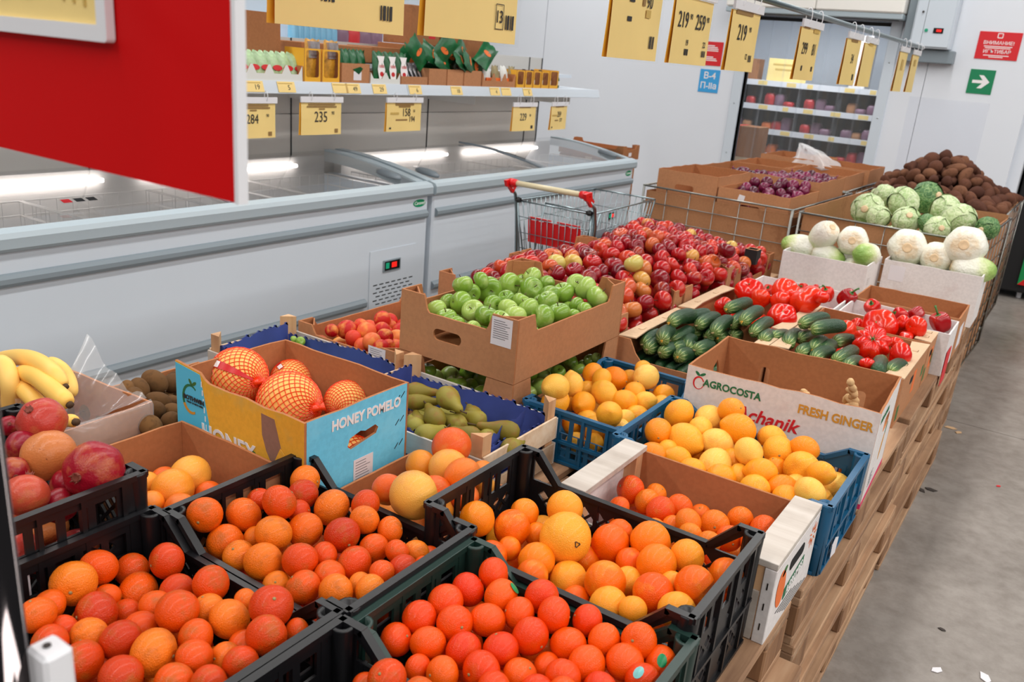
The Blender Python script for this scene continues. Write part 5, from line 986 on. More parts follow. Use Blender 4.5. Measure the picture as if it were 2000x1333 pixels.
reg('pomegranate', f_pomeg, 'pomegranate_skin', 26, 16); reg('kiwi', f_kiwi, 'kiwi_skin', 20, 14); reg('onion', f_onion, 'onion_skin', 20, 14)
for i in range(5): reg('potato%d' % i, potato_fn(i + 3), 'potato_skin', 16, 12)
for i, (k, am, sq) in enumerate(((5, .08, .76), (8, .22, .62), (6, .05, .84))): reg('tomato%d' % i, tomato_fn(k, am, sq), 'tomato_skin', 48, 18)
reg('pepper', f_pepper, 'pepper_skin', 32, 18)
# small parts, made in the same unit space
PT = {}
PT['button'] = MB().lathe([(.075, -.02), (.085, .02), (.04, .045)], 8, Matrix.Translation((0, 0, .84))).data('stem_button', 'stem_dry', True)
PT['lemon_button'] = MB().lathe([(.07, -.02), (.075, .03), (.03, .05)], 8, Matrix.Translation((0, 0, 1.14))).data('stem_button', 'stem_dry', True)
PT['apple_stem'] = MB().tube([(0, 0, .56), (.02, .01, .78), (.07, .03, 1.02)], .04, 6).data('stem', 'stem_brown', True)
q = MB()
for i in range(5): a = 2 * PI * i / 5; q.add([(.06 * math.cos(a - .5), .06 * math.sin(a - .5), -.69), (.06 * math.cos(a + .5), .06 * math.sin(a + .5), -.69), (.10 * math.cos(a), .10 * math.sin(a), -.80)], [(0, 1, 2), (2, 1, 0)])
PT['calyx'] = q.data('calyx', 'stem_brown')
q = MB()
for i in range(6): a = 2 * PI * i / 6; q.add([(.16 * math.cos(a - .5), .16 * math.sin(a - .5), .86), (.16 * math.cos(a + .5), .16 * math.sin(a + .5), .86), (.19 * math.cos(a), .19 * math.sin(a), 1.12), (.08 * math.cos(a), .08 * math.sin(a), .9)], [(0, 1, 2), (1, 0, 3), (0, 2, 3), (2, 1, 3)])
q.lathe([(.17, .84), (.16, 1.0), (.10, .97)], 12); PT['crown'] = q.data('crown', 'crown_brown', True)
PT['kiwi_nub'] = MB().lathe([(.09, 1.12), (.07, 1.24), (.02, 1.25)], 8).data('nub', 'stem_brown', True)
q = MB()
for i in range(6): a = 2 * PI * i / 6; q.add([(.05 * math.cos(a - .7), .05 * math.sin(a - .7), .53), (.05 * math.cos(a + .7), .05 * math.sin(a + .7), .53), (.30 * math.cos(a), .30 * math.sin(a), .62)], [(0, 1, 2), (2, 1, 0)])
q.tube([(0, 0, .48), (.02, 0, .62)], .05, 6); PT['tomato_scar'] = MB().lathe([(.11, .50), (.10, .56), (.02, .57)], 8).data('stem_scar', 'stem_dry', True); PT['tomato_calyx'] = q.data('calyx', 'stem_green')
PT['pepper_stem'] = MB().lathe([(.36, .70), (.26, .80), (.10, .86)], 10).tube([(0, 0, .8), (.03, 0, 1.15), (.16, .04, 1.5), (.30, .06, 1.62)], .09, 8, taper=[.12, .09, .09, .12]).data('stem', 'stem_green', True)
PT['sticker'] = MB().add([(1.03 * math.sin(.34 * r) * math.cos(a) * .8, 1.03 * math.sin(.34 * r) * math.sin(a) * 1.1, 1.03 * math.cos(.34 * r)) for r in (0, .5, 1) for a in np.linspace(0, 2 * PI, 13)[:-1]], [(r * 12 + i, r * 12 + (i + 1) % 12, r * 12 + 12 + (i + 1) % 12, r * 12 + 12 + i) for r in (0, 1) for i in range(12)]).data('sticker', 'sticker_green', True)
def rquat():
    return Euler((random.uniform(0, 2 * PI), random.uniform(0, 2 * PI), random.uniform(0, 2 * PI)))
def tilt_rot(mx=1.0): return Euler((random.gauss(0, mx), random.gauss(0, mx), random.uniform(0, 2 * PI)))
TINTS = {'mandarin': ('deep red', 'orange', 'pale orange'), 'clementine': ('red orange', 'bright orange', 'light orange'), 'tray_mandarin': ('deep orange', 'orange', 'light orange'), 'orange': ('deep orange', 'bright orange', 'yellowish orange'), 'lemon': ('deep orange', 'golden', 'pale yellow'), 'grapefruit': ('reddish', 'orange', 'yellow'), 'pomegranate': ('crimson', 'red', 'brownish'), 'red_apple': ('dark red', 'red', 'orange red'), 'green_apple': ('deep green', 'green', 'pale green'), 'peach': ('dark red', 'red', 'yellowish'), 'kiwi': ('dark brown', 'brown', 'light brown'), 'onion': ('dark purple', 'purple', 'reddish purple'), 'potato': ('dark brown', 'brown', 'light brown'), 'tomato': ('deep red', 'red', 'light red'), 'pepper': ('dark red', 'red', 'orange red')}
def tone(key, a):
    w = TINTS[key.rstrip('012345')]; return w[0] if a < .34 else w[1] if a < .72 else w[2]
def to_px(p):
    d = np.array(p) - CPOS; z = d @ CF; return 1000 + F_PX * (d @ CR) / z, 666.5 - F_PX * (d @ CU) / z
def row_labels(obs, fmt, nrow=None):
    """tell alike things apart by their place as seen: row from the back, place from the left"""
    P = [to_px(o.location) for o in obs]; n = len(obs); nr = nrow or max(1, round(math.sqrt(n * .8)))
    order = sorted(range(n), key=lambda i: P[i][1] - .12 * P[i][0]); k = -(-n // nr)
    for r in range(nr):
        row = sorted(order[r * k:(r + 1) * k], key=lambda i: P[i][0]); rn = 'back row' if r == 0 else 'front row' if (r + 1) * k >= n else '%s row from back' % NTH[r]
        for c, i in enumerate(row):
            o = obs[i]
            if o.get('own'): continue
            t_ = tone(o['key'], o.color[3]) if 'key' in o else ''
            o['label'] = fmt.format(tone=t_, place='%s from left in %s' % (NTH[c], rn)).strip()
def fruit(name, key, loc, R, label, cat, group, parts=(), rot=None, sc=(1, 1, 1), tint=None):
    o = inst(name, PD_[key], None, loc, rot if rot is not None else rquat(), (R * sc[0], R * sc[1], R * sc[2])); tag(o, label, cat, group); o.color = (1, 1, 1, random.random() if tint is None else tint); o['key'] = key
    for p, nm in parts: inst(nm, PT[p], o)
    return o
def settle(L, zc, bounds, zmax, deep=1.25, zmin=Z0 + .03, it=120, fix=1.0):
    """photo fruit -> centres and radii: start on the level of the heap, keep inside the container, part overlapping ones along their sight lines"""
    D = np.array([ray(a[0], a[1]) for a in L]); rp = np.array([a[2] / F_PX for a in L]); n = len(L); x0, x1, y0, y1 = bounds
    lv = np.array([(a[3] if len(a) > 3 else 0) for a in L], float)
    tz = lambda z: (z - CAM_H) / D[:, 2]
    z = np.full(n, zc); R = rp * tz(z); z = z - np.where(lv > 0, deep * R, 0) + np.where(lv < 0, .8 * R, 0); T = tz(z)
    def clampT(T):
        for k in range(n):
            for _ in range(40):
                p = CPOS + D[k] * T[k]; r = rp[k] * T[k] * fix
                if (p[1] > y1 - r or p[0] < x0 + r) and p[2] < zmax + .6 * r: T[k] *= .996
                elif (p[1] < y0 + r or p[0] > x1 - r) and p[2] > zmin + r: T[k] *= 1.004
                else: break
            p = CPOS + D[k] * T[k]
            if p[2] < zmin: T[k] = (zmin - CAM_H) / D[k, 2]
        return T
    T = clampT(T)
    for s in range(it):
        P = CPOS + D * T[:, None]; R = rp * T; mv = np.zeros(n)
        for i in range(n):
            d = P - P[i]; ds = np.linalg.norm(d, axis=1); ov = (R + R[i]) * .96 - ds; ov[i] = -1
            for j in np.where(ov > .0005)[0]:
                if j < i: continue
                a, b = (i, j) if T[i] + .0006 * L[i][1] * -1 < T[j] - .0006 * L[j][1] else (j, i)
                g = min(.35 * ov[j], .006); mv[a] -= g * .5; mv[b] += g * .5
        T = T + mv; T = clampT(T)
    P = CPOS + D * T[:, None]; return [(tuple(P[k]), rp[k] * T[k], lv[k]) for k in range(n)]
def scatter(bounds, z, R, sp, jit=.25):
    x0, x1, y0, y1 = bounds; out = []; y = y0 + R; row = 0
    while y < y1 - R * .8:
        x = x0 + R + (sp / 2 if row % 2 else 0)
        while x < x1 - R * .8: out.append((x + random.uniform(-jit, jit) * R, y + random.uniform(-jit, jit) * R, z + random.uniform(-.3, .3) * R)); x += sp
        y += sp * .88; row += 1
    return out
def fill_below(name, key, top, bounds, z, R, label, cat, group, parts=()):
    """the layer underneath that shows between the top ones"""
    for p in scatter(bounds, z, R, R * 2.05):
        if all((Vector(p) - Vector(q)).length > (R + r) * .82 for q, r, _ in top): fruit(name, key, p, R, label, cat, group, parts)
# ---- heaps read from the photograph
def heap(nm, key, L, zc, b, zmax, label, cat, group, parts, Rfill, zfill, rot=None, special=None, fmt=None, tints=None, **kw):
    S = settle(L, zc, b, zmax, **kw); OB = []
    for i, (p, R, lv) in enumerate(S):
        lab, extra = (special or {}).get(i, (None, ()))
        r_ = rot() if callable(rot) else rot
        o = fruit(nm, key, p, R, lab or label, cat, None if lab else group, list(parts) + list(extra), r_, tint=(tints or {}).get(i)); OB.append(o)
        if lab: o['own'] = 1
    if fmt: row_labels(OB, fmt)
    if Rfill: fill_below(nm, key, S, b, zfill, Rfill, 'partly hidden lower ' + label, cat, 'lower ' + group, parts)
    return S
BTN = [('button', 'stem_button')]
heap('mandarin', 'mandarin', PX_K1, .745, (-1.225, -.79, .49, .79), .80, 'dark orange mandarin in the near left black crate', 'mandarin', 'mandarins in the near left crate', BTN, .034, .66, fmt='{tone} mandarin, {place}, near left black crate',
     special={0: ('greenish brown scarred mandarin at the left of the near left crate', ()), 8: ('wrinkled dull red mandarin in the near left crate', ())}, tints={0: .95, 8: .0})
heap('mandarin', 'mandarin', PX_K2, .765, (-1.20, -.78, .825, 1.12), .81, 'dark orange mandarin in the black crate before the grapefruit carton', 'mandarin', 'mandarins in the second black crate', BTN, .033, .68, fmt='{tone} mandarin, {place}, black crate before pomelos')
STK = [('sticker', 'sticker')]
S4 = heap('mandarin', 'clementine', PX_K4, .742, (-.742, -.338, .815, 1.106), .79, 'bright red orange mandarin in the dark green crate', 'mandarin', 'mandarins in the green crate', BTN, .032, .66, fmt='{tone} mandarin, {place}, dark green crate',
     special={20: ('mandarin with a round green sticker at the right of the green crate', ()), 3: ('mandarin with a green sticker on its edge at the back of the green crate', ()), 28: ('mandarin with a folded green and white sticker near the bottom edge', ())})
def stick_on(P, R, dirn, mat, w=1.0):
    d = Vector(dirn).normalized(); o = inst('sticker', PT['sticker'], None, P, d.to_track_quat('Z', 'Y').to_euler(), (R, R, R)); return o
def add_sticker(S, i, px, py, mat=None):
    """a glued-on sticker facing the way the photo shows, as a part of its fruit"""
    P, R, _ = S[i]; best = None
    for o in bpy.data.objects:
        if o.parent is None and o.type == 'MESH' and (o.location - Vector(P)).length < 1e-6: best = o; break
    d = ray(px, py); d = d / np.linalg.norm(d); oc = CPOS - np.array(P); b_ = np.dot(oc, d); disc = b_ * b_ - (np.dot(oc, oc) - R * R * .99)
    hit = CPOS + d * (-b_ - math.sqrt(max(disc, 0))); n_ = Vector(hit - np.array(P)).normalized()
    me = PT['sticker'] if mat is None else PT['sticker'].copy()
    if mat: me.materials.clear(); me.materials.append(MATS[mat])
    c_ = bpy.data.objects.new('sticker', me); COL.objects.link(c_); c_.parent = best
    c_.matrix_parent_inverse = Matrix()
    q_ = best.rotation_euler.to_quaternion().inverted() @ n_.to_track_quat('Z', 'Y'); c_.rotation_euler = q_.to_euler(); c_.scale = (1, 1, 1)
def add_scar(S, i, px, py):
    add_sticker(S, i, px, py, 'stem_brown'); o = bpy.context.scene.collection.objects[-1]; o.name = 'navel_scar'; o.data = SCAR
SCAR = MB().panel([(.10 * math.cos(a) * (1 + .25 * math.cos(3 * a)), .10 * math.sin(a) * (1 + .25 * math.cos(3 * a))) for a in np.linspace(0, 2 * PI, 25)[:-1]], [[(.07 * math.cos(a) * (1 + .25 * math.cos(3 * a)), .07 * math.sin(a) * (1 + .25 * math.cos(3 * a))) for a in np.linspace(0, 2 * PI, 25)[:-1]]], .05, Matrix.Translation((0, 0, 1.035)), 0, 0).data('navel_scar', 'stem_brown')
add_sticker(S4, 20, 1293, 1291); add_sticker(S4, 3, 1006, 1149); add_sticker(S4, 28, 1247, 1314, 'sticker_blue')
heap('mandarin', 'mandarin', PX_K3, .68, (-.75, -.325, .48, .785), .79, 'one of the few mandarins left in the nearly empty black crate', 'mandarin', 'mandarins in the nearly empty crate', BTN, 0, 0, fmt='{tone} mandarin, {place}, nearly empty crate')
S5 = heap('orange', 'orange', PX_K5, .755, (-.856, -.352, 1.138, 1.444), .82, 'large orange in the tall black lattice crate', 'orange', 'oranges in the tall black crate', BTN, .04, .655, fmt='{tone} orange, {place}, tall black crate',
     special={4: ('largest orange with a brown navel scar on top of the tall black crate', ())}, tints={4: 1.0, 1: .95, 0: .8})
add_scar(S5, 4, 1127, 1064)
heap('mandarin', 'tray_mandarin', PX_AGR, .692, (-.735, -.345, 1.475, 1.765), .75, 'mandarin in the shallow wood and carton tray', 'mandarin', 'mandarins in the citrus tray', BTN, .03, .62, fmt='{tone} mandarin, {place}, wooden citrus tray')
LB = [('lemon_button', 'stem_button')]
lrot = lambda: Euler((random.gauss(PI / 2, .5), random.gauss(0, .5), random.uniform(0, 2 * PI)))
heap('lemon', 'lemon', PX_K6, .745, (-.79, -.305, 1.80, 2.12), .84, 'pale orange lemon in the blue crate before the ginger box', 'lemon', 'lemons in the aisle side blue crate', LB, .034, .645, lrot, fmt='{tone} lemon, {place}, aisle side blue crate')
heap('lemon', 'lemon', PX_K7, .728, (-1.108, -.842, 1.885, 2.325), .80, 'lemon in the blue crate beside the green apples', 'lemon', 'lemons in the second blue crate', LB, .034, .635, lrot, fmt='{tone} lemon, {place}, inner blue crate')
heap('grapefruit', 'grapefruit', PX_GFP, .765, (-1.165, -.885, 1.145, 1.46), .86, 'grapefruit in the pile between the pears and the black crates', 'grapefruit', 'grapefruits in the middle pile', BTN, .045, .645, fmt='{tone} grapefruit, {place}, middle pile',
     special={4: ('largest yellow grapefruit with grey scuffs at the front of the middle pile', ()), 0: ('deep orange smooth grapefruit on top of the middle pile', ())}, tints={0: .05, 4: 1.0, 2: .9, 3: .35, 1: .7, 5: .1}, fix=.55)
heap('grapefruit', 'grapefruit', PX_GFB, .735, (-1.545, -1.235, .825, 1.085), .80, 'grapefruit in the plain brown carton', 'grapefruit', 'grapefruits in the brown carton', BTN, .042, .64, fmt='{tone} grapefruit, {place}, plain brown carton')
heap('pomegranate', 'pomegranate', PX_POM, .838, (-1.655, -1.26, .505, .80), .90, 'dark red pomegranate in the left black crate', 'pomegranate', 'pomegranates in the left crate', [('crown', 'crown')], .045, .72, lambda: tilt_rot(1.2), fmt='{tone} pomegranate, {place}, left black crate',
     special={2: ('yellow brown scarred pomegranate in the middle of the left crate', ()), 3: ('large glossy crimson pomegranate at the right of the left crate', ())}, tints={2: 1.0, 3: .25, 4: .7, 0: .6, 1: .1, 5: .2}, fix=.7)
heap('kiwi', 'kiwi', PX_KIWI, .752, (-1.99, -1.60, 1.05, 1.46), .80, 'brown kiwi in the heap behind the bananas', 'kiwi', 'kiwis heaped behind the bananas', [('kiwi_nub', 'nub')], .03, .69, lrot, fmt='{tone} kiwi, {place}, behind the bananas', fix=.4)
AST = [('apple_stem', 'stem'), ('calyx', 'calyx')]
heap('green_apple', 'green_apple', PX_GAP, .888, (-1.56, -1.172, 1.865, 2.48), .99, 'green apple in the upper brown carton', 'apple', 'green apples in the upper carton', AST, .035, .83, lambda: tilt_rot(.9), fmt='{tone} apple, {place}, upper carton', zmin=.80)
heap('green_apple', 'green_apple', PX_GAP2, .665, (-1.55, -1.185, 1.875, 2.47), .70, 'green apple in the lower carton under the other', 'apple', 'green apples in the lower carton', AST, .034, .645, lambda: tilt_rot(.9), fmt='{tone} apple, {place}, lower carton')
heap('peach', 'peach', PX_PEACH, .722, (-2.0, -1.62, 1.885, 2.43), .78, 'red and yellow peach in the carton by the freezer', 'peach', 'peaches in their carton', [], .033, .65, None, fmt='{tone} peach, {place}, carton by the freezer')
heap('green_fruit', 'green_apple', crop(0, 400, 2.5, [(1435, 660, 20), (1468, 668, 24)]), .70, (-2.0, -1.55, 1.55, 1.82), .74, 'green fruit peeping out of the left blue papered crate', 'fruit', 'green fruits in the left papered crate', [], .035, .64, None)
# tomatoes and peppers
TL = {True: [], False: []}
for i, (p, R, lv) in enumerate(settle(PX_TOM, .755, (-1.165, -.345, 2.86, 3.52), .86, fix=.3, deep=.7)):
    ribbed = len(PX_TOM[i]) > 4; left = p[0] < -.76
    lab = 'deeply ribbed tomato with a pale stem scar on the aisle side' if ribbed else ('large smooth red tomato in the left tray' if left else 'large smooth red tomato in the aisle side tray')
    o = fruit('tomato', 'tomato1' if ribbed else 'tomato%d' % (0 if i % 3 else 2), p, R, lab, 'tomato', None if ribbed else ('tomatoes in the left tray' if left else 'tomatoes in the aisle side tray'), [('tomato_scar' if i % 4 else 'tomato_calyx', 'stem_scar')], Euler((.75, -.25, .4)) if ribbed else tilt_rot(.9)); o['own'] = 1 if ribbed else 0; TL[left].append(o)
row_labels(TL[True], '{tone} tomato, {place}, left tray'); row_labels(TL[False], '{tone} tomato, {place}, aisle side trays')
for b, nm, g in (((-1.17, -.78, 3.06, 3.50), 'large smooth red tomato in the left tray', 'tomatoes in the left tray'), ((-.74, -.34, 2.85, 3.48), 'large smooth red tomato in the aisle side tray', 'tomatoes in the aisle side tray')):
    for p in scatter(b, .645, .05, .105): fruit('tomato', 'tomato%d' % random.choice((0, 2)), p, .05, 'partly hidden lower ' + nm, 'tomato', 'lower ' + g, [('tomato_scar', 'stem_scar')])
TL = {True: [], False: []}
for i, (p, R, lv) in enumerate(settle(PX_PEP, .745, (-1.12, -.30, 3.36, 3.88), .80, fix=.3)):
    left = p[0] < -.71
    lab = 'red pepper with a long curved green stem on top of the left white tray' if i == 0 else ('red pepper in the left white tray' if left else 'red pepper in the aisle side white tray')
    o = fruit('bell_pepper', 'pepper', p, R, lab, 'pepper', None if i == 0 else ('peppers in the left white tray' if left else 'peppers in the aisle side white tray'), [('pepper_stem', 'stem')], Euler((.5, .35, .6)) if i == 0 else tilt_rot(1.0)); o['own'] = 1 if i == 0 else 0; TL[left].append(o)
row_labels(TL[True], '{tone} pepper, {place}, left white tray'); row_labels(TL[False], '{tone} pepper, {place}, aisle side white tray')
for b, nm, g in (((-1.12, -.73, 3.555, 3.88), 'red pepper in the left white tray', 'peppers in the left white tray'), ((-.69, -.295, 3.545, 3.775), 'red pepper in the aisle side white tray', 'peppers in the aisle side white tray')):
    for p in scatter(b, .64, .045, .10): fruit('bell_pepper', 'pepper', p, .043, 'partly hidden lower ' + nm, 'pepper', 'lower ' + g, [('pepper_stem', 'stem')])
# cucumbers: both ends read from the photograph
def cuc_fn(bend):
    def f(t, p):
        u = math.cos(t); z = 3.4 * u; r = (1 - abs(u) ** 5 * .42) * min(1, math.sin(t) * 2.6) ** .6 * (1 + .03 * math.cos(5 * p)); return (r * math.cos(p) + bend * (1 - u * u) - bend * .5, r * math.sin(p), z)
    return f
CUC = [ball(cuc_fn(b), 16, 20).data('cucumber', 'cucumber_skin', True) for b in (.0, .35, .6)]
q = MB()
for i in range(5): a = 2 * PI * i / 5; q.add([(.10 * math.cos(a - .6), .10 * math.sin(a - .6), -3.35), (.10 * math.cos(a + .6), .10 * math.sin(a + .6), -3.35), (.22 * math.cos(a + .4), .22 * math.sin(a + .4), -3.95), (.05, .03, -3.6)], [(0, 1, 2), (2, 1, 0), (0, 3, 2), (1, 2, 3)])
BLO = q.data('dry_blossom', 'blossom'); CST = MB().tube([(0, 0, -3.2), (.03, 0, -3.6), (.15, .05, -3.85)], .13, 6).data('stem', 'stem_dry', True)
cl = [(1440,545,1830,420,1),(1650,700,1930,510,1),(780,700,1090,570,1),(930,645,1290,580,0),(1110,740,1400,600,0),(1330,820,1530,640,0),(1560,720,1720,590,0),(1770,850,2050,640,0),(705,910,800,770,1),(810,910,1010,810,0),(1080,820,1250,760,0),(470,960,680,830,0),(530,1020,700,920,0),(690,1060,800,990,0),(1000,1010,1060,890,1),(1110,1030,1240,940,0),(900,1110,980,1040,1),(1250,870,1350,790,0),(1560,850,1690,790,0),(840,1020,960,960,0),(1390,880,1480,820,1)]
cr_ = [(430,735,920,600,0),(650,775,1050,725,0),(180,870,350,815,0),(60,910,150,800,0),(360,960,480,810,0),(510,890,640,800,0),(665,1025,800,905,1),(930,935,1100,880,0),(900,1180,1230,1000,1),(1080,1240,1220,1130,0),(680,1140,880,1030,0),(1460,1290,1510,1140,2),(1600,1300,1720,1220,0),(510,1070,620,990,0),(790,1060,900,960,0)]
CL = {True: [], False: []}
for gi, (L, ox) in enumerate(((cl, 1180), (cr_, 1480))):
    for i, (ax, ay, bx, by, fl) in enumerate(L):
        A = (ox + ax / 6.25, 520 + ay / 6.25); B = (ox + bx / 6.25, 520 + by / 6.25)
        if fl == 2: A, B = B, A
        z = (.775 if i < 3 else .745 if i < 9 else .705) if gi == 0 else (.80 if i < 2 else .745 if i < 8 else .74)
        yc = {0: 2.56, 1: 2.62}[gi]
        a, b = on_z(A[0], A[1], z), on_z(B[0], B[1], z + (.012 if i % 2 else .0))
        for P in (a, b):
            pass
        d = Vector(b - a); Ln = d.length; Ln2 = min(max(Ln, .135), .18)
        # end-on ones point away from the camera: give them their usual length into the tray
        if Ln < .10: d = Vector((d.x, d.y + .05, d.z - .02))
        mid = Vector(a) + d.normalized() * Ln2 / 2; R = .0258
        if Ln > Ln2 * 1.05: mid = (Vector(a) + Vector(b)) / 2
        o = inst('cucumber', CUC[(i + gi) % 3], None, mid, d.to_track_quat('Z', 'Y').to_euler(), (R, R, Ln2 / 2 / 3.4)); aisle = mid.x > -.76
        tag(o, 'dark green cucumber on the aisle side by the tomatoes' if aisle else 'dark green cucumber heaped in the left tray', 'cucumber', 'cucumbers on the aisle side' if aisle else 'cucumbers in the left tray')
        inst('dry_blossom' if fl else 'stem', BLO if fl else CST, o); CL[aisle].append(o)
row_labels(CL[True], 'green cucumber, {place}, beside the tomatoes'); row_labels(CL[False], 'green cucumber, {place}, left tray')
for b, nm, g, xx in (((-1.17, -.78, 2.55, 3.02), 'dark green cucumber heaped in the left tray', 'cucumbers in the left tray', 0), ((-.74, -.345, 2.85, 3.05), 'dark green cucumber on the aisle side by the tomatoes', 'cucumbers on the aisle side', 1)):
    for lay, zz in enumerate((.612, .65)):
        y = b[2] + .03
        for c_ in range(4 if not xx else 1):
            x = b[0] + .03
            while x < b[1] - .02:
                if y < b[3] - .08:
                    o = inst('cucumber', CUC[0], None, (x, y + .07, zz), (PI / 2 + random.uniform(-.08, .08), 0, random.uniform(-.12, .12)), (.02, .02, .021)); tag(o, 'partly hidden lower ' + nm, 'cucumber', 'lower ' + g); inst('stem', CST, o)
                x += .043
            y += .145
# ginger roots
def ginger(s):
    rr = random.Random(s); q = MB(); p = Vector((0, 0, 0)); d = Vector((1, 0, .15))
    for k in range(6):
        e = p + d.normalized() * rr.uniform(.022, .034); q.tube([p - d * .006, p.lerp(e, .3), p.lerp(e, .7), e + d * .004], .012, 9, taper=[.008, .015, .014, .009])
        if k % 2: sd_ = Vector((rr.uniform(-.4, .4), rr.choice((-1, 1)), rr.uniform(-.2, .6))).normalized(); q.tube([p.lerp(e, .5), p.lerp(e, .5) + sd_ * .02, p.lerp(e, .5) + sd_ * .036], .01, 8, taper=[.012, .011, .006])
        p = e; d = Vector((rr.uniform(.1, 1), rr.uniform(-.8, .8), rr.uniform(-.2, .3)))
    return q.data('ginger_root', 'ginger_skin', True)
GI = [ginger(s) for s in range(4)]
for k in range(26):
    x, y = random.uniform(-.72, -.50), random.uniform(2.26, 2.44); o = inst('ginger_root', GI[k % 4], None, (x, y, Z0 + .04 + random.uniform(0, .055) ) , (random.uniform(-.5, .5), random.uniform(-.3, .3), random.uniform(-.25, .25)), .95)
    tag(o, 'knobbly ginger root at the bottom of the white printed carton', 'ginger', 'ginger roots in the carton')
for px_, py_, y, r, lab in ((1650, 800, 2.30, (-1.2, -.9, .3), 'ginger root with a finger pointing up near the carton front'), (1672, 795, 2.30, (.9, -.3, 2.6), 'knobbly ginger root in the front right corner of the carton'), (1590, 795, 2.26, (0, 0, 2.9), 'flat ginger root along the front wall of the carton')):
    p = on_y(px_, py_, y)
    tag(inst('ginger_root', GI[1], None, (min(p[0], -.325), p[1], p[2]), r, .7), lab, 'ginger')
    for k in range(3): tag(inst('ginger_root', GI[(k + 2) % 4], None, (min(p[0], -.50), p[1] + .06, p[2] - .05 - .04 * k), (.1, .05, .3 * k), .9), 'partly hidden lower ginger root in the white printed carton', 'ginger', 'lower ginger roots in the carton')
# pears
def pear_me():
    pr_ = [(0, -1.0), (.45, -.98), (.80, -.78), (.98, -.42), (1.0, -.1), (.86, .35), (.62, .8), (.46, 1.2), (.40, 1.55), (.30, 1.78), (.12, 1.86)]
    return MB().lathe([(max(r, .02), z) for r, z in pr_], 20).data('pear', 'pear_skin', True)
PEAR = pear_me(); PST = MB().tube([(0, 0, 1.8), (.05, .02, 2.1), (.2, .08, 2.45)], .075, 6, taper=[.06, .06, .09]).data('stem', 'stem_brown', True)
PL = []
for i, (nx, ny, bx, by, r, z) in enumerate(((1170,815,930,570,150,.745),(672,615,830,900,128,.72),(830,545,480,530,66,.735),(860,660,480,640,72,.715),(1265,930,1780,1035,132,.72),(985,985,1330,1110,120,.715),(965,965,620,1080,112,.71),(1000,880,1140,960,92,.70),(1240,850,1400,900,64,.70),(560,700,610,980,118,.69),(520,880,590,1010,70,.70),(1400,1030,1500,1160,90,.70),(1880,1130,1680,1260,110,.70),(1240,1150,1340,1320,90,.68),(560,1090,760,1180,62,.69),(1250,770,1290,860,60,.69),(820,820,900,980,80,.68))):
    a = on_z(720 + nx / 6.25, 680 + ny / 6.25, z); b = on_z(720 + bx / 6.25, 680 + by / 6.25, z); d = Vector(a - b); R = r / 6.25 * np.dot(a - CPOS, CF) / F_PX
    R = min(max(R, .026), .036); ln = max(d.length, .085); d = d if d.length > .03 else Vector((.05, .02, .02)); m = Vector(b) + d.normalized() * R
    o = inst('pear', PEAR, None, m, d.to_track_quat('Z', 'Y').to_euler(), (R, R, min(max(ln / 2.86, .031), .042)))
    tag(o, ('greenish yellow upright pear with thick round bottom, topmost in the blue papered crate' if i == 0 else 'longest russet pear lying at the right of the blue papered crate' if i == 4 else 'brownish green pear lying in the blue papered crate'), 'pear', None if i in (0, 4) else 'pears in the papered crate'); inst('stem', PST, o); o.color = (1, 1, 1, random.random()); o['own'] = int(i in (0, 4)); PL.append(o)
row_labels(PL, 'russet green pear, {place}, blue papered crate')
for p in scatter((-1.48, -1.04, 1.53, 1.82), .635, .035, .085):
    o = inst('pear', PEAR, None, p, (PI / 2, 0, random.uniform(0, 6)), .033); tag(o, 'partly hidden lower pear in the blue papered crate', 'pear', 'lower pears in the papered crate'); inst('stem', PST, o)
# bananas
def banana(pts, rad, label):
    P = [on_y(a / 6.667, 640 + b / 6.667, y) for a, b, y in pts]; P = [Vector(p) for p in P]
    C_ = []
    n = len(P)
    for i in range(n - 1):
        p0, p1, p2, p3 = P[max(i - 1, 0)], P[i], P[i + 1], P[min(i + 2, n - 1)]
        for s in range(5):
            t_ = s / 5; C_.append(.5 * ((2 * p1) + (p2 - p0) * t_ + (2 * p0 - 5 * p1 + 4 * p2 - p3) * t_ ** 2 + (3 * p1 - p0 - 3 * p2 + p3) * t_ ** 3))
    C_.append(P[-1]); k = len(C_); base = C_[k // 2].copy()
    q = MB(); q.tube([c_ - base for c_ in C_], rad, 6, taper=[rad * min(1, .35 + .9 * math.sin(PI * min(1, (i + .6) / k * 1.0)) ** .55) for i in range(k)])
    o = q.build('banana', 'banana_skin', None, True, base); tag(o, label, 'banana', None)
    m = o.modifiers.new('smooth', 'SUBSURF'); m.levels = 1; m.render_levels = 1
    MB().tube([C_[-1] - base - (C_[-1] - C_[-2]) * .3, C_[-1] - base + (C_[-1] - C_[-2]).normalized() * .006], .008, 8).build('tip', 'stem_brown', o, True)
banana([(-120,460,1.0),(60,410,.98),(300,390,.96),(520,460,.95),(700,600,.94),(840,765,.94)], .024, 'topmost curved yellow banana of the bunch at the left edge')
banana([(180,640,.93),(330,600,.93),(500,660,.92),(680,810,.91),(820,930,.90),(900,1000,.90)], .0245, 'yellow banana second from the top of the bunch')
banana([(160,720,.91),(280,790,.91),(420,920,.90),(560,1060,.90),(640,1130,.90)], .0225, 'yellow banana third from the top of the bunch')
banana([(-40,420,.90),(70,520,.90),(130,720,.89),(140,930,.89),(110,1120,.89)], .025, 'yellow banana cut off by the left picture edge')
banana([(640,430,1.0),(800,540,1.0),(890,680,1.0),(920,800,.99),(900,890,.98)], .020, 'yellow banana at the back right of the bunch, against the plastic')
banana([(820,1230,.86),(900,1210,.86),(980,1230,.86)], .016, 'small piece of yellow banana showing through the plastic liner')
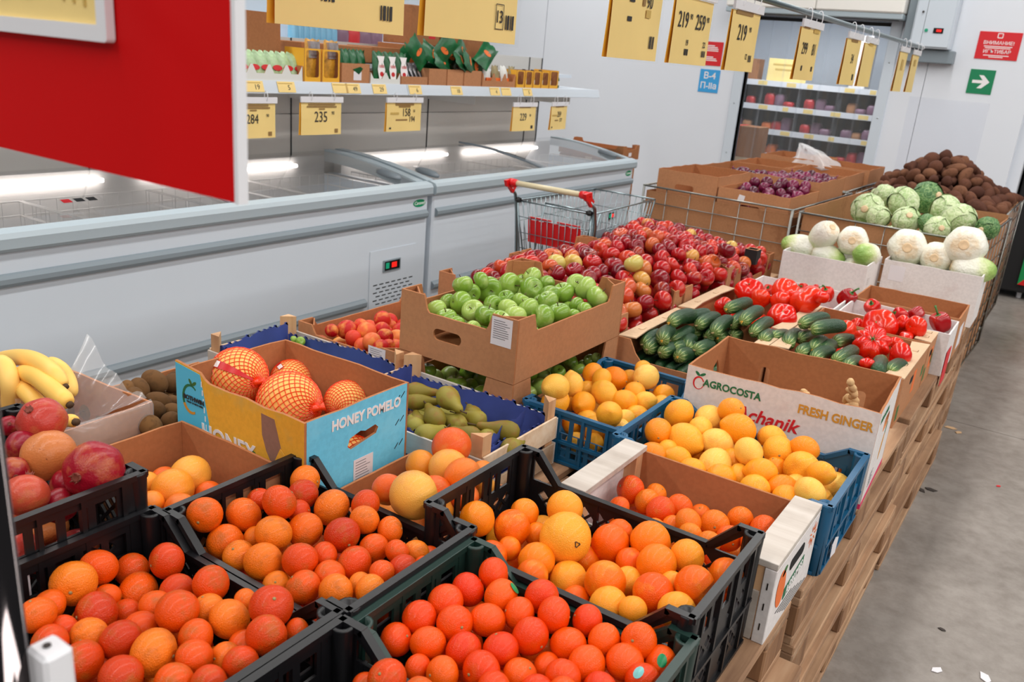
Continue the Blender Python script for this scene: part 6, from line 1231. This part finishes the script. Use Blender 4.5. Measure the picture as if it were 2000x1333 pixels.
# netted pomelos
def f_pomelo(t, p):
    u = math.cos(t); r = math.sin(t) ** (1.0 if u < 0 else 1.12); return (r * math.cos(p), r * math.sin(p), (1.0 if u < 0 else 1.18) * u + .02)
POM = ball(f_pomelo, 28, 18).data('pomelo', 'pomelo_skin', True)
q = MB(); nh = 22
for s_ in (1, -1):
    for k in range(nh):
        pts = []
        for i in range(21):
            t_ = .12 + (PI - .2) * i / 20; x = f_pomelo(t_, 2 * PI * k / nh + s_ * 1.5 * t_); pts.append(tuple(c_ * 1.018 for c_ in x))
        q.tube(pts, .013, 4)
NET = q.data('net', 'net_red')
KNOT = MB().tube([(0, 0, 1.12), (.02, 0, 1.24), (.05, .02, 1.36), (.16, .06, 1.46)], .1, 8, taper=[.26, .10, .07, .16]).data('net_knot', 'net_red', True)
def f_band(w): return MB().add([tuple(c_ * 1.035 for c_ in f_pomelo(t_, p_)) for t_ in np.linspace(.25, 1.75, 12) for p_ in (-w, w)], [(i * 2, i * 2 + 1, i * 2 + 3, i * 2 + 2) for i in range(11)])
BAND = f_band(.13).data('net_label', 'net_tag_red', True); BANDW = MB().add([tuple(c_ * 1.045 for c_ in f_pomelo(t_, p_)) for t_ in np.linspace(1.42, 1.72, 4) for p_ in (-.11, .11)], [(i * 2, i * 2 + 1, i * 2 + 3, i * 2 + 2) for i in range(3)]).data('net_label_barcode', 'print_white', True)
for (cx, cy, r, z, R, ax, ay, lab) in ((1160, 835, 138, .83, .078, 1290, 900, 'big netted pomelo with a red label at the back left of the pomelo box'), (1405, 965, 150, .80, .080, 1590, 1030, 'big netted pomelo at the front middle of the pomelo box'), (1425, 860, 100, .79, .072, 1330, 760, 'netted pomelo half hidden at the back of the pomelo box'), (1690, 970, 108, .785, .070, 1760, 900, 'netted pomelo at the right front corner of the pomelo box')):
    p = on_z(cx / 2.5, 400 + cy / 2.5, z); kx = on_z(ax / 2.5, 400 + ay / 2.5, z - .0); R = r / 2.5 * np.dot(p - CPOS, CF) / F_PX
    d = Vector(kx - p); d = Vector((d.x, d.y, .10 * d.length)).normalized()
    o = inst('pomelo', POM, None, p, d.to_track_quat('Z', 'Y').to_euler(), R); tag(o, lab, 'pomelo'); inst('net', NET, o); inst('net_knot', KNOT, o)
    if 'label' in lab or 'half hidden' in lab:
        e = o.rotation_euler.to_matrix().inverted() @ Vector((.5, -.75, .6)); ph = math.atan2(e.y, e.x); inst('net_label', BAND, o, (0, 0, 0), (0, 0, ph)); inst('net_label_barcode', BANDW, o, (0, 0, 0), (0, 0, ph))
for p in ((-1.5, 1.2, .66), (-1.29, 1.2, .66), (-1.5, 1.35, .66), (-1.29, 1.35, .66)): o = inst('pomelo', POM, None, p, rquat(), .072); tag(o, 'netted pomelo hidden under the others in the pomelo box', 'pomelo', 'lower pomelos in the box'); inst('net', NET, o)
# cabbages
def f_cab(t, p): r = 1 + .03 * math.sin(3 * p + 2 * t) + .02 * math.sin(7 * p - 3 * t); return sph(t, p, r, 1, .86)
def leaf(seed, s0):
    rr = random.Random(seed); q = MB(); n = 9; V = []
    for j in range(n):
        for i in range(n):
            u, v = (i / (n - 1) - .5) * 2, j / (n - 1); t_ = 2.5 - v * (1.5 + .3 * s0); w = 1.05 * math.sin(min(1, v * 1.1 + .12) * PI * .62) ; p_ = u * w * .95
            r = 1.03 + .035 * s0 + .16 * max(0, abs(u) - .75) + .25 * max(0, v - .82) + .012 * math.sin(9 * u + 5 * v) * (abs(u) + v); x = sph(t_, p_, r, 1, .86); V.append(x)
    return q.add(V, [(j * n + i, j * n + i + 1, (j + 1) * n + i + 1, (j + 1) * n + i) for j in range(n - 1) for i in range(n - 1)])
CAB = {m: ball(f_cab, 24, 16).data('cabbage', m, True) for m in ('cabbage_skin', 'cabbage_dark_skin')}
LEAF = {m: [leaf(s, s * .35).data('leaf', m if s else ('cabbage_leaf_skin' if 'dark' not in m else m), True) for s in range(3)] for m in CAB}
BUTT = MB().lathe([(.24, -.80), (.22, -.93), (.18, -.95)], 12).data('stem_butt', 'napa_butt', True)
CBL = []
for i, a in enumerate(PX_CAB):
    dk = len(a) > 4 or a[3:4] == (1,) and i == 7; yy = (5.0, 5.35, 5.15, 5.55, 4.9, 4.92, 5.25, 4.9, 4.88, 5.02, 4.97, 5.4)[i]
    p = on_y(a[0], a[1], yy); R = a[2] * np.dot(p - CPOS, CF) / F_PX; m = 'cabbage_dark_skin' if dk else 'cabbage_skin'
    lab = {3: 'dark green cabbage topmost in the heap', 10: 'dark green cabbage in the right corner of the wire bin', 9: 'pale cabbage showing its cut stem in the wire bin'}.get(i, 'light green cabbage in the wire bin')
    ro = Euler((random.uniform(.8, 2.2), random.uniform(-.6, .6), random.uniform(0, 6))) if i != 9 else Euler((1.9, 0, .5)).to_matrix().to_euler()
    o = inst('cabbage', CAB[m], None, p, ro, R); CBL.append(o); o['own'] = int(not lab.startswith('light')); tag(o, lab, 'cabbage', 'cabbages in the wire bin' if lab.startswith('light') else None)
    for k in range(5): inst('leaf', LEAF[m][k % 3], o, (0, 0, 0), (random.uniform(-.15, .15), random.uniform(-.15, .15), 2 * PI * k / 5 + random.uniform(-.2, .2)))
    inst('stem_butt', BUTT, o)
row_labels(CBL, 'light green cabbage, {place}, wire bin')
for p in scatter((-1.2, -.36, 4.78, 5.9), .74, .10, .215):
    o = inst('cabbage', CAB['cabbage_skin'], None, p, rquat(), .095); tag(o, 'partly hidden lower green cabbage in the wire bin', 'cabbage', 'lower cabbages in the wire bin')
    for k in range(4): inst('leaf', LEAF['cabbage_skin'][k % 3], o, (0, 0, 0), (0, 0, 2 * PI * k / 4))
# Chinese cabbages: axis from butt (-z) to leaf end
def f_napa(t, p):
    u = math.cos(t); k = 1 - .12 * u; return (k * math.sin(t) ** .8 * math.cos(p) * (1 + .03 * math.cos(6 * p)), k * math.sin(t) ** .8 * math.sin(p) * (1 + .03 * math.cos(6 * p)), 1.5 * u + .10 * math.exp(-((PI - t) / .3) ** 2))
NAPA = ball(f_napa, 26, 20).data('chinese_cabbage', 'napa_skin', True); NB = MB().lathe([(.26, -1.36), (.25, -1.435), (.20, -1.445), (.12, -1.43), (.02, -1.425)], 16).data('stem_butt', 'napa_butt', True)
toCam = lambda p: (Vector(CPOS) - Vector(p)).normalized()
for (px_, py_, r, z, dr, lab) in ((660, 282, 116, .90, None, 'Chinese cabbage with its white butt facing out, in the left carton'), (425, 250, 100, .925, (-.55, .3, -.45), 'film wrapped Chinese cabbage lying slanted on top of the left carton'), (240, 320, 90, .87, (-.9, -.1, 0), 'leafy Chinese cabbage at the far left of the left carton'), (470, 400, 88, .855, (1, .1, -.15), 'long Chinese cabbage lying along the front of the left carton'), (765, 392, 96, .86, (.2, .9, -.2), 'green leafy Chinese cabbage at the right end of the left carton'), (660, 480, 70, .80, None, 'Chinese cabbage low in the left carton, barely showing'), (1088, 335, 145, .89, None, 'Chinese cabbage butt end first, leftmost in the aisle side carton'), (1310, 415, 124, .86, None, 'Chinese cabbage in the middle of the aisle side carton'), (1540, 320, 155, .91, None, 'largest Chinese cabbage butt end first, topmost in the aisle side carton'), (1600, 505, 112, .83, (.9, .3, .1), 'Chinese cabbage low at the right of the aisle side carton')):
    p = on_y(1500 + px_ / 4, 400 + py_ / 4, 4.33 if px_ < 900 else 4.56); R = r / 4 * np.dot(p - CPOS, CF) / F_PX
    d = -toCam(p) if dr is None else Vector(dr); d = (d + Vector((random.uniform(-.15, .15), random.uniform(-.15, .15), random.uniform(-.1, .1)))).normalized()
    if dr is None: p = Vector(p) + d * R * .6
    if 'leafy' in lab: d = -d if dr[1] > 0 else d
    o = inst('chinese_cabbage', NAPA, None, p, d.to_track_quat('Z', 'Y').to_euler(), (R, R, R * (.9 if dr is None else 1.0))); tag(o, lab, 'cabbage'); inst('stem_butt', NB, o)
for b in ((-1.12, -.75, 4.18, 4.48), (-.70, -.30, 4.44, 4.70)):
    for k in range(3): o = inst('chinese_cabbage', NAPA, None, (b[0] + .07 + k * (b[1] - b[0] - .14) / 2, (b[2] + b[3]) / 2, .70), (PI / 2, 0, 0), (.062, .062, .085)); tag(o, 'Chinese cabbage hidden underneath in its white carton', 'cabbage', 'hidden lower Chinese cabbages')
# onions
def mound(bounds, zf, sp, jit=.3):
    x0, x1, y0, y1 = bounds; pts = []; tries = 0
    while tries < 9000:
        tries += 1; p = (random.uniform(x0, x1), random.uniform(y0, y1)); z = zf(*p)
        if all((p[0] - q_[0]) ** 2 + (p[1] - q_[1]) ** 2 + (z - q_[2]) ** 2 > sp * sp for q_ in pts): pts.append((p[0], p[1], z))
    return [(a, b, c_ + random.uniform(-jit, jit) * sp * .3) for a, b, c_ in pts]
ON = []; PT['onion_neck'] = MB().tube([(0, 0, 1.1), (.03, .02, 1.35), (.1, .05, 1.6)], .1, 6, taper=[.14, .08, .12]).data('neck', 'onion_skin', True)
for p in mound((-1.98, -1.36, 5.44, 5.89), lambda x, y: .955 + .07 * math.exp(-((x + 1.52) / .2) ** 2) + .02 * math.sin(9 * x), .066):
    ON.append(fruit('onion', 'onion', p, random.uniform(.033, .042), 'dark red onion in the wide carton of the wire bin', 'onion', 'red onions in the wide carton', [('onion_neck', 'neck')]))
row_labels(ON, '{tone} onion, {place}, wide carton'); ON = []
for p in mound((-1.70, -1.37, 4.92, 5.32), lambda x, y: .90 + .10 * (y - 4.9) / .4, .068):
    ON.append(fruit('onion', 'onion', p, random.uniform(.033, .042), 'dark red onion in the front carton of the wire bin', 'onion', 'red onions in the front carton', [('onion_neck', 'neck')]))
row_labels(ON, '{tone} onion, {place}, front carton'); ON = []
# potatoes
zp = lambda x, y: .90 + .27 * math.exp(-((x + .85) / .30) ** 2 - ((y - 6.65) / .34) ** 2) + .05 * math.exp(-((x + .6) / .3) ** 2)
for p in mound((-1.17, -.39, 6.04, 7.12), zp, .074): ON.append(fruit('potato', 'potato%d' % random.randrange(5), p, random.uniform(.036, .050), 'brown potato in the heaped wire bin', 'potato', 'potatoes in the wire bin'))
row_labels(ON, '{tone} potato, {place}, potato heap'); ON = []
q = MB()
for p in mound((-1.17, -.39, 6.04, 7.12), lambda x, y: zp(x, y) - .065, .09):
    s_ = ball(potato_fn(random.randrange(4)), 10, 8); q.add(s_.v, s_.f, Matrix.Translation(p) @ rquat().to_matrix().to_4x4() @ Matrix.Diagonal((.045,) * 3 + (1,)))
o = q.build('potato_layer', 'potato_skin', None, True); o.color = (1, 1, 1, .3); tag(o, 'deeper layer of brown potatoes under the visible heap', 'potatoes', kind='stuff')
# red apples
def za(x, y):
    e = min(1, (x + 1.98) / .16, (-1.20 - x) / .16, (y - 2.56) / .25, (4.30 - y) / .2); e = max(0, e)
    return .765 + .055 * e - .035 * max(0, min(1, (-1.62 - x) / .3)) * max(0, min(1, (3.95 - y) / .3)) + .045 * math.exp(-((x + 1.62) / .22) ** 2 - ((y - 3.35) / .5) ** 2) + .02 * math.sin(7 * x + 5 * y)
AP = mound((-1.955, -1.225, 2.58, 4.26), za, .0665)[:300]
for p in AP: ON.append(fruit('red_apple', 'red_apple', p, random.uniform(.0335, .041), 'red apple in the big heap over the brown cartons', 'apple', 'red apples in the big heap', AST, tilt_rot(1.1)))
row_labels(ON, '{tone} apple, {place}, big apple heap')
for px_, py_, y, lab in ((1238, 515, None, 'pale yellow apple standing out in the red apple heap'), (1419, 490, None, 'dark red apple on top at the back of the heap')):
    p = on_z(px_, py_, .872); fruit('red_apple', 'red_apple', p, .040, lab, 'apple', None, AST, tilt_rot(.4), tint=.05 if 'dark' in lab else 1.0)
q = MB()
for p in mound((-1.955, -1.225, 2.58, 4.26), lambda x, y: za(x, y) - .06, .074):
    s_ = ball(f_apple, 10, 8); q.add(s_.v, s_.f, Matrix.Translation(p) @ rquat().to_matrix().to_4x4() @ Matrix.Diagonal((.038,) * 3 + (1,)))
o = q.build('red_apple_layer', 'red_apple_skin', None, True); o.color = (1, 1, 1, .35); tag(o, 'deeper layer of red apples under the visible heap', 'apples', kind='stuff')
# ================================================================== GOODS ON THE FREEZER SHELF
def sy(px_, x=-3.42, py_=140): return on_x(px_, py_, x)[1]
ZS = 1.3985
def goods_box(label, p0, p1, h, mat, x=-3.36, depth=.14, win=None, inner='cardboard_inner', front=None, z=None):
    y0, y1 = sy(p0, x), sy(p1, x); t = thing('display_box', label, 'box', (x - depth / 2, (y0 + y1) / 2, ZS if z is None else z)); t['w'] = depth; t['d'] = y1 - y0; t['h'] = h
    L = y1 - y0
    for k, (M, l) in sides(depth, L).items():
        hh_ = h if k != 'right' or front is None else front; outer = rect(0 if k in ('near', 'far') else .0035, l if k in ('near', 'far') else l - .0035, 0, hh_); holes = []
        if k == 'right' and win == 'V':
            n = max(1, round(l / .11)); top = []
            for i in range(n, 0, -1): a = l * i / n; b = l * (i - 1) / n; top += [(a - .006, hh_), (a - .03, hh_ * .45), (b + .03, hh_ * .45), (b + .006, hh_)]
            outer = [(.0035, 0), (l - .0035, 0)] + top
        if k == 'right' and win == 'O':
            n = max(1, round(l / .085)); holes = [rrect(l * i / n + .014, l * (i + 1) / n - .014, .022, hh_ - .008, .012) for i in range(n)]
        MB().panel(outer, holes, .003, M, 0, 1).build('side_panel', [mat, inner], t)
    MB().box(-depth / 2 + .004, depth / 2 - .004, -L / 2 + .004, L / 2 - .004, .0005, .003).build('bottom_panel', inner, t); return t
def pouch(label, y, h, w, mat, x=-3.41, z=ZS + .004, rx=-.25, group=None, crease=1, rz=0, lay=False, thk=.022):
    q = MB(); n, m = 7, 7; V = []
    for s_ in (1, -1):
        for j in range(m + 1):
            for i in range(n + 1):
                u, v = i / n * 2 - 1, j / m; b_ = (1 - u ** 4) * math.sin(PI * min(1, v * .98 + .02)) ** .6 * thk; V.append((s_ * b_ + .003 * math.sin(9 * u + 11 * v), u * w / 2 * (1 - .06 * math.sin(PI * v)), v * h + .006 * math.sin(7 * u) * v))
    k = (n + 1) * (m + 1); F_ = []
    for s_ in (0, 1):
        for j in range(m):
            for i in range(n):
                f = (s_ * k + j * (n + 1) + i, s_ * k + j * (n + 1) + i + 1, s_ * k + (j + 1) * (n + 1) + i + 1, s_ * k + (j + 1) * (n + 1) + i); F_.append(f if not s_ else f[::-1])
    q.add(V, F_); o = q.build('food_pouch', mat, None, True, (x, y, z), (0, rx, rz)); tag(o, label, 'pouch', group); return o
b = goods_box('brown carton standing at the left end of the freezer shelf', 470, 548, .215, 'cardboard_dark', -3.53, .16, z=1.496)
b = goods_box('white display box of green and white pouches on the freezer shelf', 455, 592, .075, 'pack_white', win='V')
for i, y in enumerate(np.linspace(sy(470), sy(580), 6)): o = pouch('%s green and white pouch from left in the white display box' % NTH[i], y, .135, .10, 'pack_green_light', group='pouches in the white display box', rx=-.32, rz=.15); MB().panel(ell(0, .05, .035, .014, 12), [], .001, frame((.0235, 0, 0), (0, 1, 0), (0, 0, 1)), 0, 0).build('printed_wave', 'print_red', o)
for p0, p1, lab in ((594, 627, 'left yellow display box with a bag of pasta'), (629, 664, 'right yellow display box with a bag of pasta')):
    b = goods_box(lab, p0, p1, .16, 'printed_yellow_box', win='O', inner='cardboard_dark'); o = pouch('foil and amber pasta bag in the %s yellow box' % lab.split()[0], (sy(p0) + sy(p1)) / 2 - .01, .20, .10, 'pack_pasta', rx=-.05); MB().box(.006, .028, -.035, .03, .11, .19).build('foil_top', 'pack_foil', o)
b = goods_box('brown display box with a green and white sticker', 667, 722, .10, 'cardboard', inner='cardboard_dark'); M = face(b, 'right'); flat(b, 'sticker', rect(.09, .15, .015, .06), M, 'label_paper'); flat(b, 'sticker_image', [(.08, .07), (.14, .085), (.16, .075), (.13, .045)], M @ Matrix.Translation((0, 0, .001)), 'pack_green')
for i, y in enumerate(np.linspace(sy(672), sy(716), 4)): pouch('%s dark green pouch from left behind the stickered brown box' % NTH[i], y, .165, .07, 'pack_green', x=-3.46, group='pouches in the stickered box', rx=-.1)
b = goods_box('white display box of red and green sauce pouches', 723, 783, .06, 'pack_white', win='V')
for i, y in enumerate(np.linspace(sy(732), sy(776), 3)):
    o = pouch('%s of three red and green sauce pouches with white shield labels' % ('leftmost', 'middle', 'rightmost')[i], y, .165, .095, 'pack_green', x=-3.385, group='sauce pouches', rx=-.12); q = flat(o, 'shield_label', [(-.022, .02), (.022, .02), (.03, .07), (.018, .11), (.03, .14), (-.03, .14), (-.018, .11), (-.03, .07)], frame((.0225, 0, 0), (0, 1, 0), (0, 0, 1)), 'print_white'); flat(o, 'printed_tomato', ell(0, .045, .015, .013, 12), frame((.0236, 0, 0), (0, 1, 0), (0, 0, 1)), 'pack_red'); text(o, '1000', frame((.0242, 0, .085), (0, 1, 0), (0, 0, 1)), .022, 'print_red')
b = goods_box('low brown box of silver and black sachets', 784, 836, .045, 'cardboard')
for i, y in enumerate(np.linspace(sy(786), sy(824), 6)): o = pouch('%s silver and black sachet from left in the low brown box' % NTH[i], y, .12, .085, 'pack_foil', group='silver sachets', rx=-.35, rz=.5, thk=.010); MB().box(.0085, .0115, -.025, .025, .03, .08).build('printed_band', 'pack_black', o)
for p0, p1, w_ in ((838, 873, 'left'), (874, 906, 'middle'), (907, 941, 'right')): goods_box('%s of three plain brown boxes under the green bags' % w_, p0, p1, .095, 'cardboard', depth=.14)
gy0, gy1 = sy(815), sy(938); rr = random.Random(5)
for k in range(16):
    y = gy0 + (gy1 - gy0) * (k % 8 + .5) / 8; o = pouch('%s green snack bag from left in the %s row on the brown boxes' % (NTH[k % 8], 'rear' if k < 8 else 'front'), y, .19, .12, 'pack_green', x=-3.47 + .07 * (k // 8), z=ZS + .085 + .028 * (k // 8) + rr.uniform(0, .03), rx=rr.uniform(.4, 1.2) * (1 if k % 2 else -1) * .6, rz=rr.uniform(-.5, .5), group='green snack bags', thk=.018)
    o.rotation_euler = (rr.uniform(.6, 1.3) * (1 if k % 3 else -1), rr.uniform(-.5, .1), rr.uniform(-.5, .5)); MB().panel(ell(0, .10, .03, .016, 12), [], .001, frame((.0195, 0, 0), (0, 1, 0), (0, 0, 1)), 0, 0).build('printed_badge', 'print_orange', o)
b = goods_box('brown display box of white and orange pouches', 943, 1008, .085, 'cardboard', win='V')
for i, y in enumerate(np.linspace(sy(950), sy(1000), 4)): o = pouch('%s pouch with orange band from left in the brown display box' % NTH[i], y, .13, .075, 'pack_olive' if i % 2 else 'pack_white', group='white and orange pouches', rx=-.15); MB().box(.012, .0225, -.03, .03, .02, .05).build('printed_band', 'print_orange', o)
for i, (p0, p1) in enumerate(((1010, 1026), (1027, 1042), (1043, 1058), (1059, 1074), (1075, 1092))):
    goods_box('%s of the five small yellow bottle boxes at the shelf end' % ('first', 'second', 'third', 'fourth', 'last')[i], p0, p1, .115 + .01 * (i == 4), 'printed_yellow_box', win='O', depth=.14, inner='cardboard_dark')
    t = thing('sauce_bottle', 'dark green bottle in the %s small yellow box' % ('first', 'second', 'third', 'fourth', 'last')[i], 'bottle', (-3.40, (sy(p0) + sy(p1)) / 2, ZS + .004)); MB().lathe([(.022, 0), (.024, .01), (.024, .06), (.012, .085), (.010, .105)], 10).build('glass', 'pack_green', t, True); MB().lathe([(.0115, .105), (.0115, .118)], 10).build('cap', 'print_dark', t); MB().lathe([(.0245, .02), (.0245, .05)], 10, None, False).build('label_band', 'pack_white', t)
# cartons standing behind the goods, and the next aisle
for lab, p0, p1, zz, h, x in (('brown carton with red mark standing behind the green bags', 775, 832, 1.62, .22, -3.62), ('brown carton under the red marked one behind the green bags', 765, 835, 1.50, .118, -3.62), ('brown carton behind the sauce pouches', 705, 765, 1.50, .09, -3.64), ('long brown carton behind the pasta boxes', 560, 700, 1.50, .085, -3.64), ('brown carton at the right behind the green bags', 838, 925, 1.50, .20, -3.64)):
    y0, y1 = sy(p0, x, 60), sy(p1, x, 60); t = thing('shipping_carton', lab, 'carton', (x, (y0 + y1) / 2, zz)); L = y1 - y0; MB().bbox(-.11, .11, -L / 2, L / 2, 0, h, .003).build('body', 'cardboard_dark', t)
    if 'standing' in lab: MB().panel([(L * .62, .02), (L * .85, .02), (L * .85, .12), (L * .72, .12), (L * .62, .08)], [], .0006, frame((.1106, -L / 2, .02), (0, 1, 0), (0, 0, 1)), 0, 0).build('printed_mark', 'print_red', t)
for lab, x, z0_ in (('grey backing shelf board under the rear cartons', -3.62, 1.472),):
    MB().box(.12, .33, 2.2, 5.86, 1.283 + .189, 1.495).build('upper_shelf_board', 'white_paint', gd)
for i, px_ in enumerate(range(572, 650, 11)):
    y = on_x(px_, 70, -4.35)[1]; t = thing('water_bottle', '%s clear blue water bottle from left beyond the freezer shelf' % NTH[i], 'bottle', (-4.35, y, 1.50), 0, 'water bottles beyond the shelf'); MB().lathe([(.03, 0), (.033, .02), (.033, .16), (.014, .22), (.013, .24)], 10).build('body', 'bottle_blue', t, True); MB().lathe([(.015, .24), (.015, .26)], 8).build('cap', 'bottle_cap_white', t)
t = thing('far_shelf', 'white shelf in the next aisle behind the gondola', 'shelf', (-4.4, 4.4, 0)); MB().box(-.2, .2, -1.6, 1.2, 1.46, 1.499).build('shelf_board', 'white_paint', t); MB().box(-.25, -.21, -1.6, 1.2, 0, 2.0).build('back_panel', 'white_paint', t)
for y in (-1.58, 1.16): MB().box(-.2, .18, y, y + .03, 0, 1.46).build('upright', 'white_paint', t)
for i, (px_, m) in enumerate(((668, 'pack_violet'), (690, 'pack_red'), (712, 'pack_violet'), (735, 'pack_violet'))): y = on_x(px_, 60, -4.35)[1]; o = pouch(('first', 'second', 'third', 'last')[i] + ' violet bag on the shelf in the next aisle', y, .20, .14, m, x=-4.35, z=1.50, rx=0)
# litter on the floor
for i, (px_, py_, m, s_) in enumerate(((1857, 836, 'debris_tan', .03), (1872, 845, 'debris_tan', .022), (1800, 958, 'debris_dark', .02), (1818, 957, 'debris_dark', .025), (1830, 1310, 'label_paper', .02), (1925, 1325, 'label_paper', .025), (1840, 1230, 'debris_dark', .012), (1950, 950, 'print_red', .012))):
    p = on_z(px_, py_, 0.002); o = MB().panel([(-s_, -.4 * s_), (.3 * s_, -.6 * s_), (s_, 0), (.4 * s_, .5 * s_), (-.6 * s_, .4 * s_)], [], .002, Matrix.Translation((0, 0, .003)), 0, 0).build('floor_scrap', m, None, False, (p[0], p[1], .0005), (0, 0, i))
    tag(o, ('tan wood chip on the floor, larger', 'tan wood chip on the floor, smaller', 'dark crumb on the floor, left of two', 'dark crumb on the floor, right of two', 'shiny white scrap on the floor by the bottom edge', 'larger shiny white scrap on the floor by the bottom right', 'tiny dark crumb on the floor near the bottom', 'tiny red scrap on the floor by the right edge')[i], 'scrap')
flush_texts()
for o in bpy.data.objects:
    for k in ('own', 'key', 'w', 'd', 'h'):
        if k in o: del o[k]
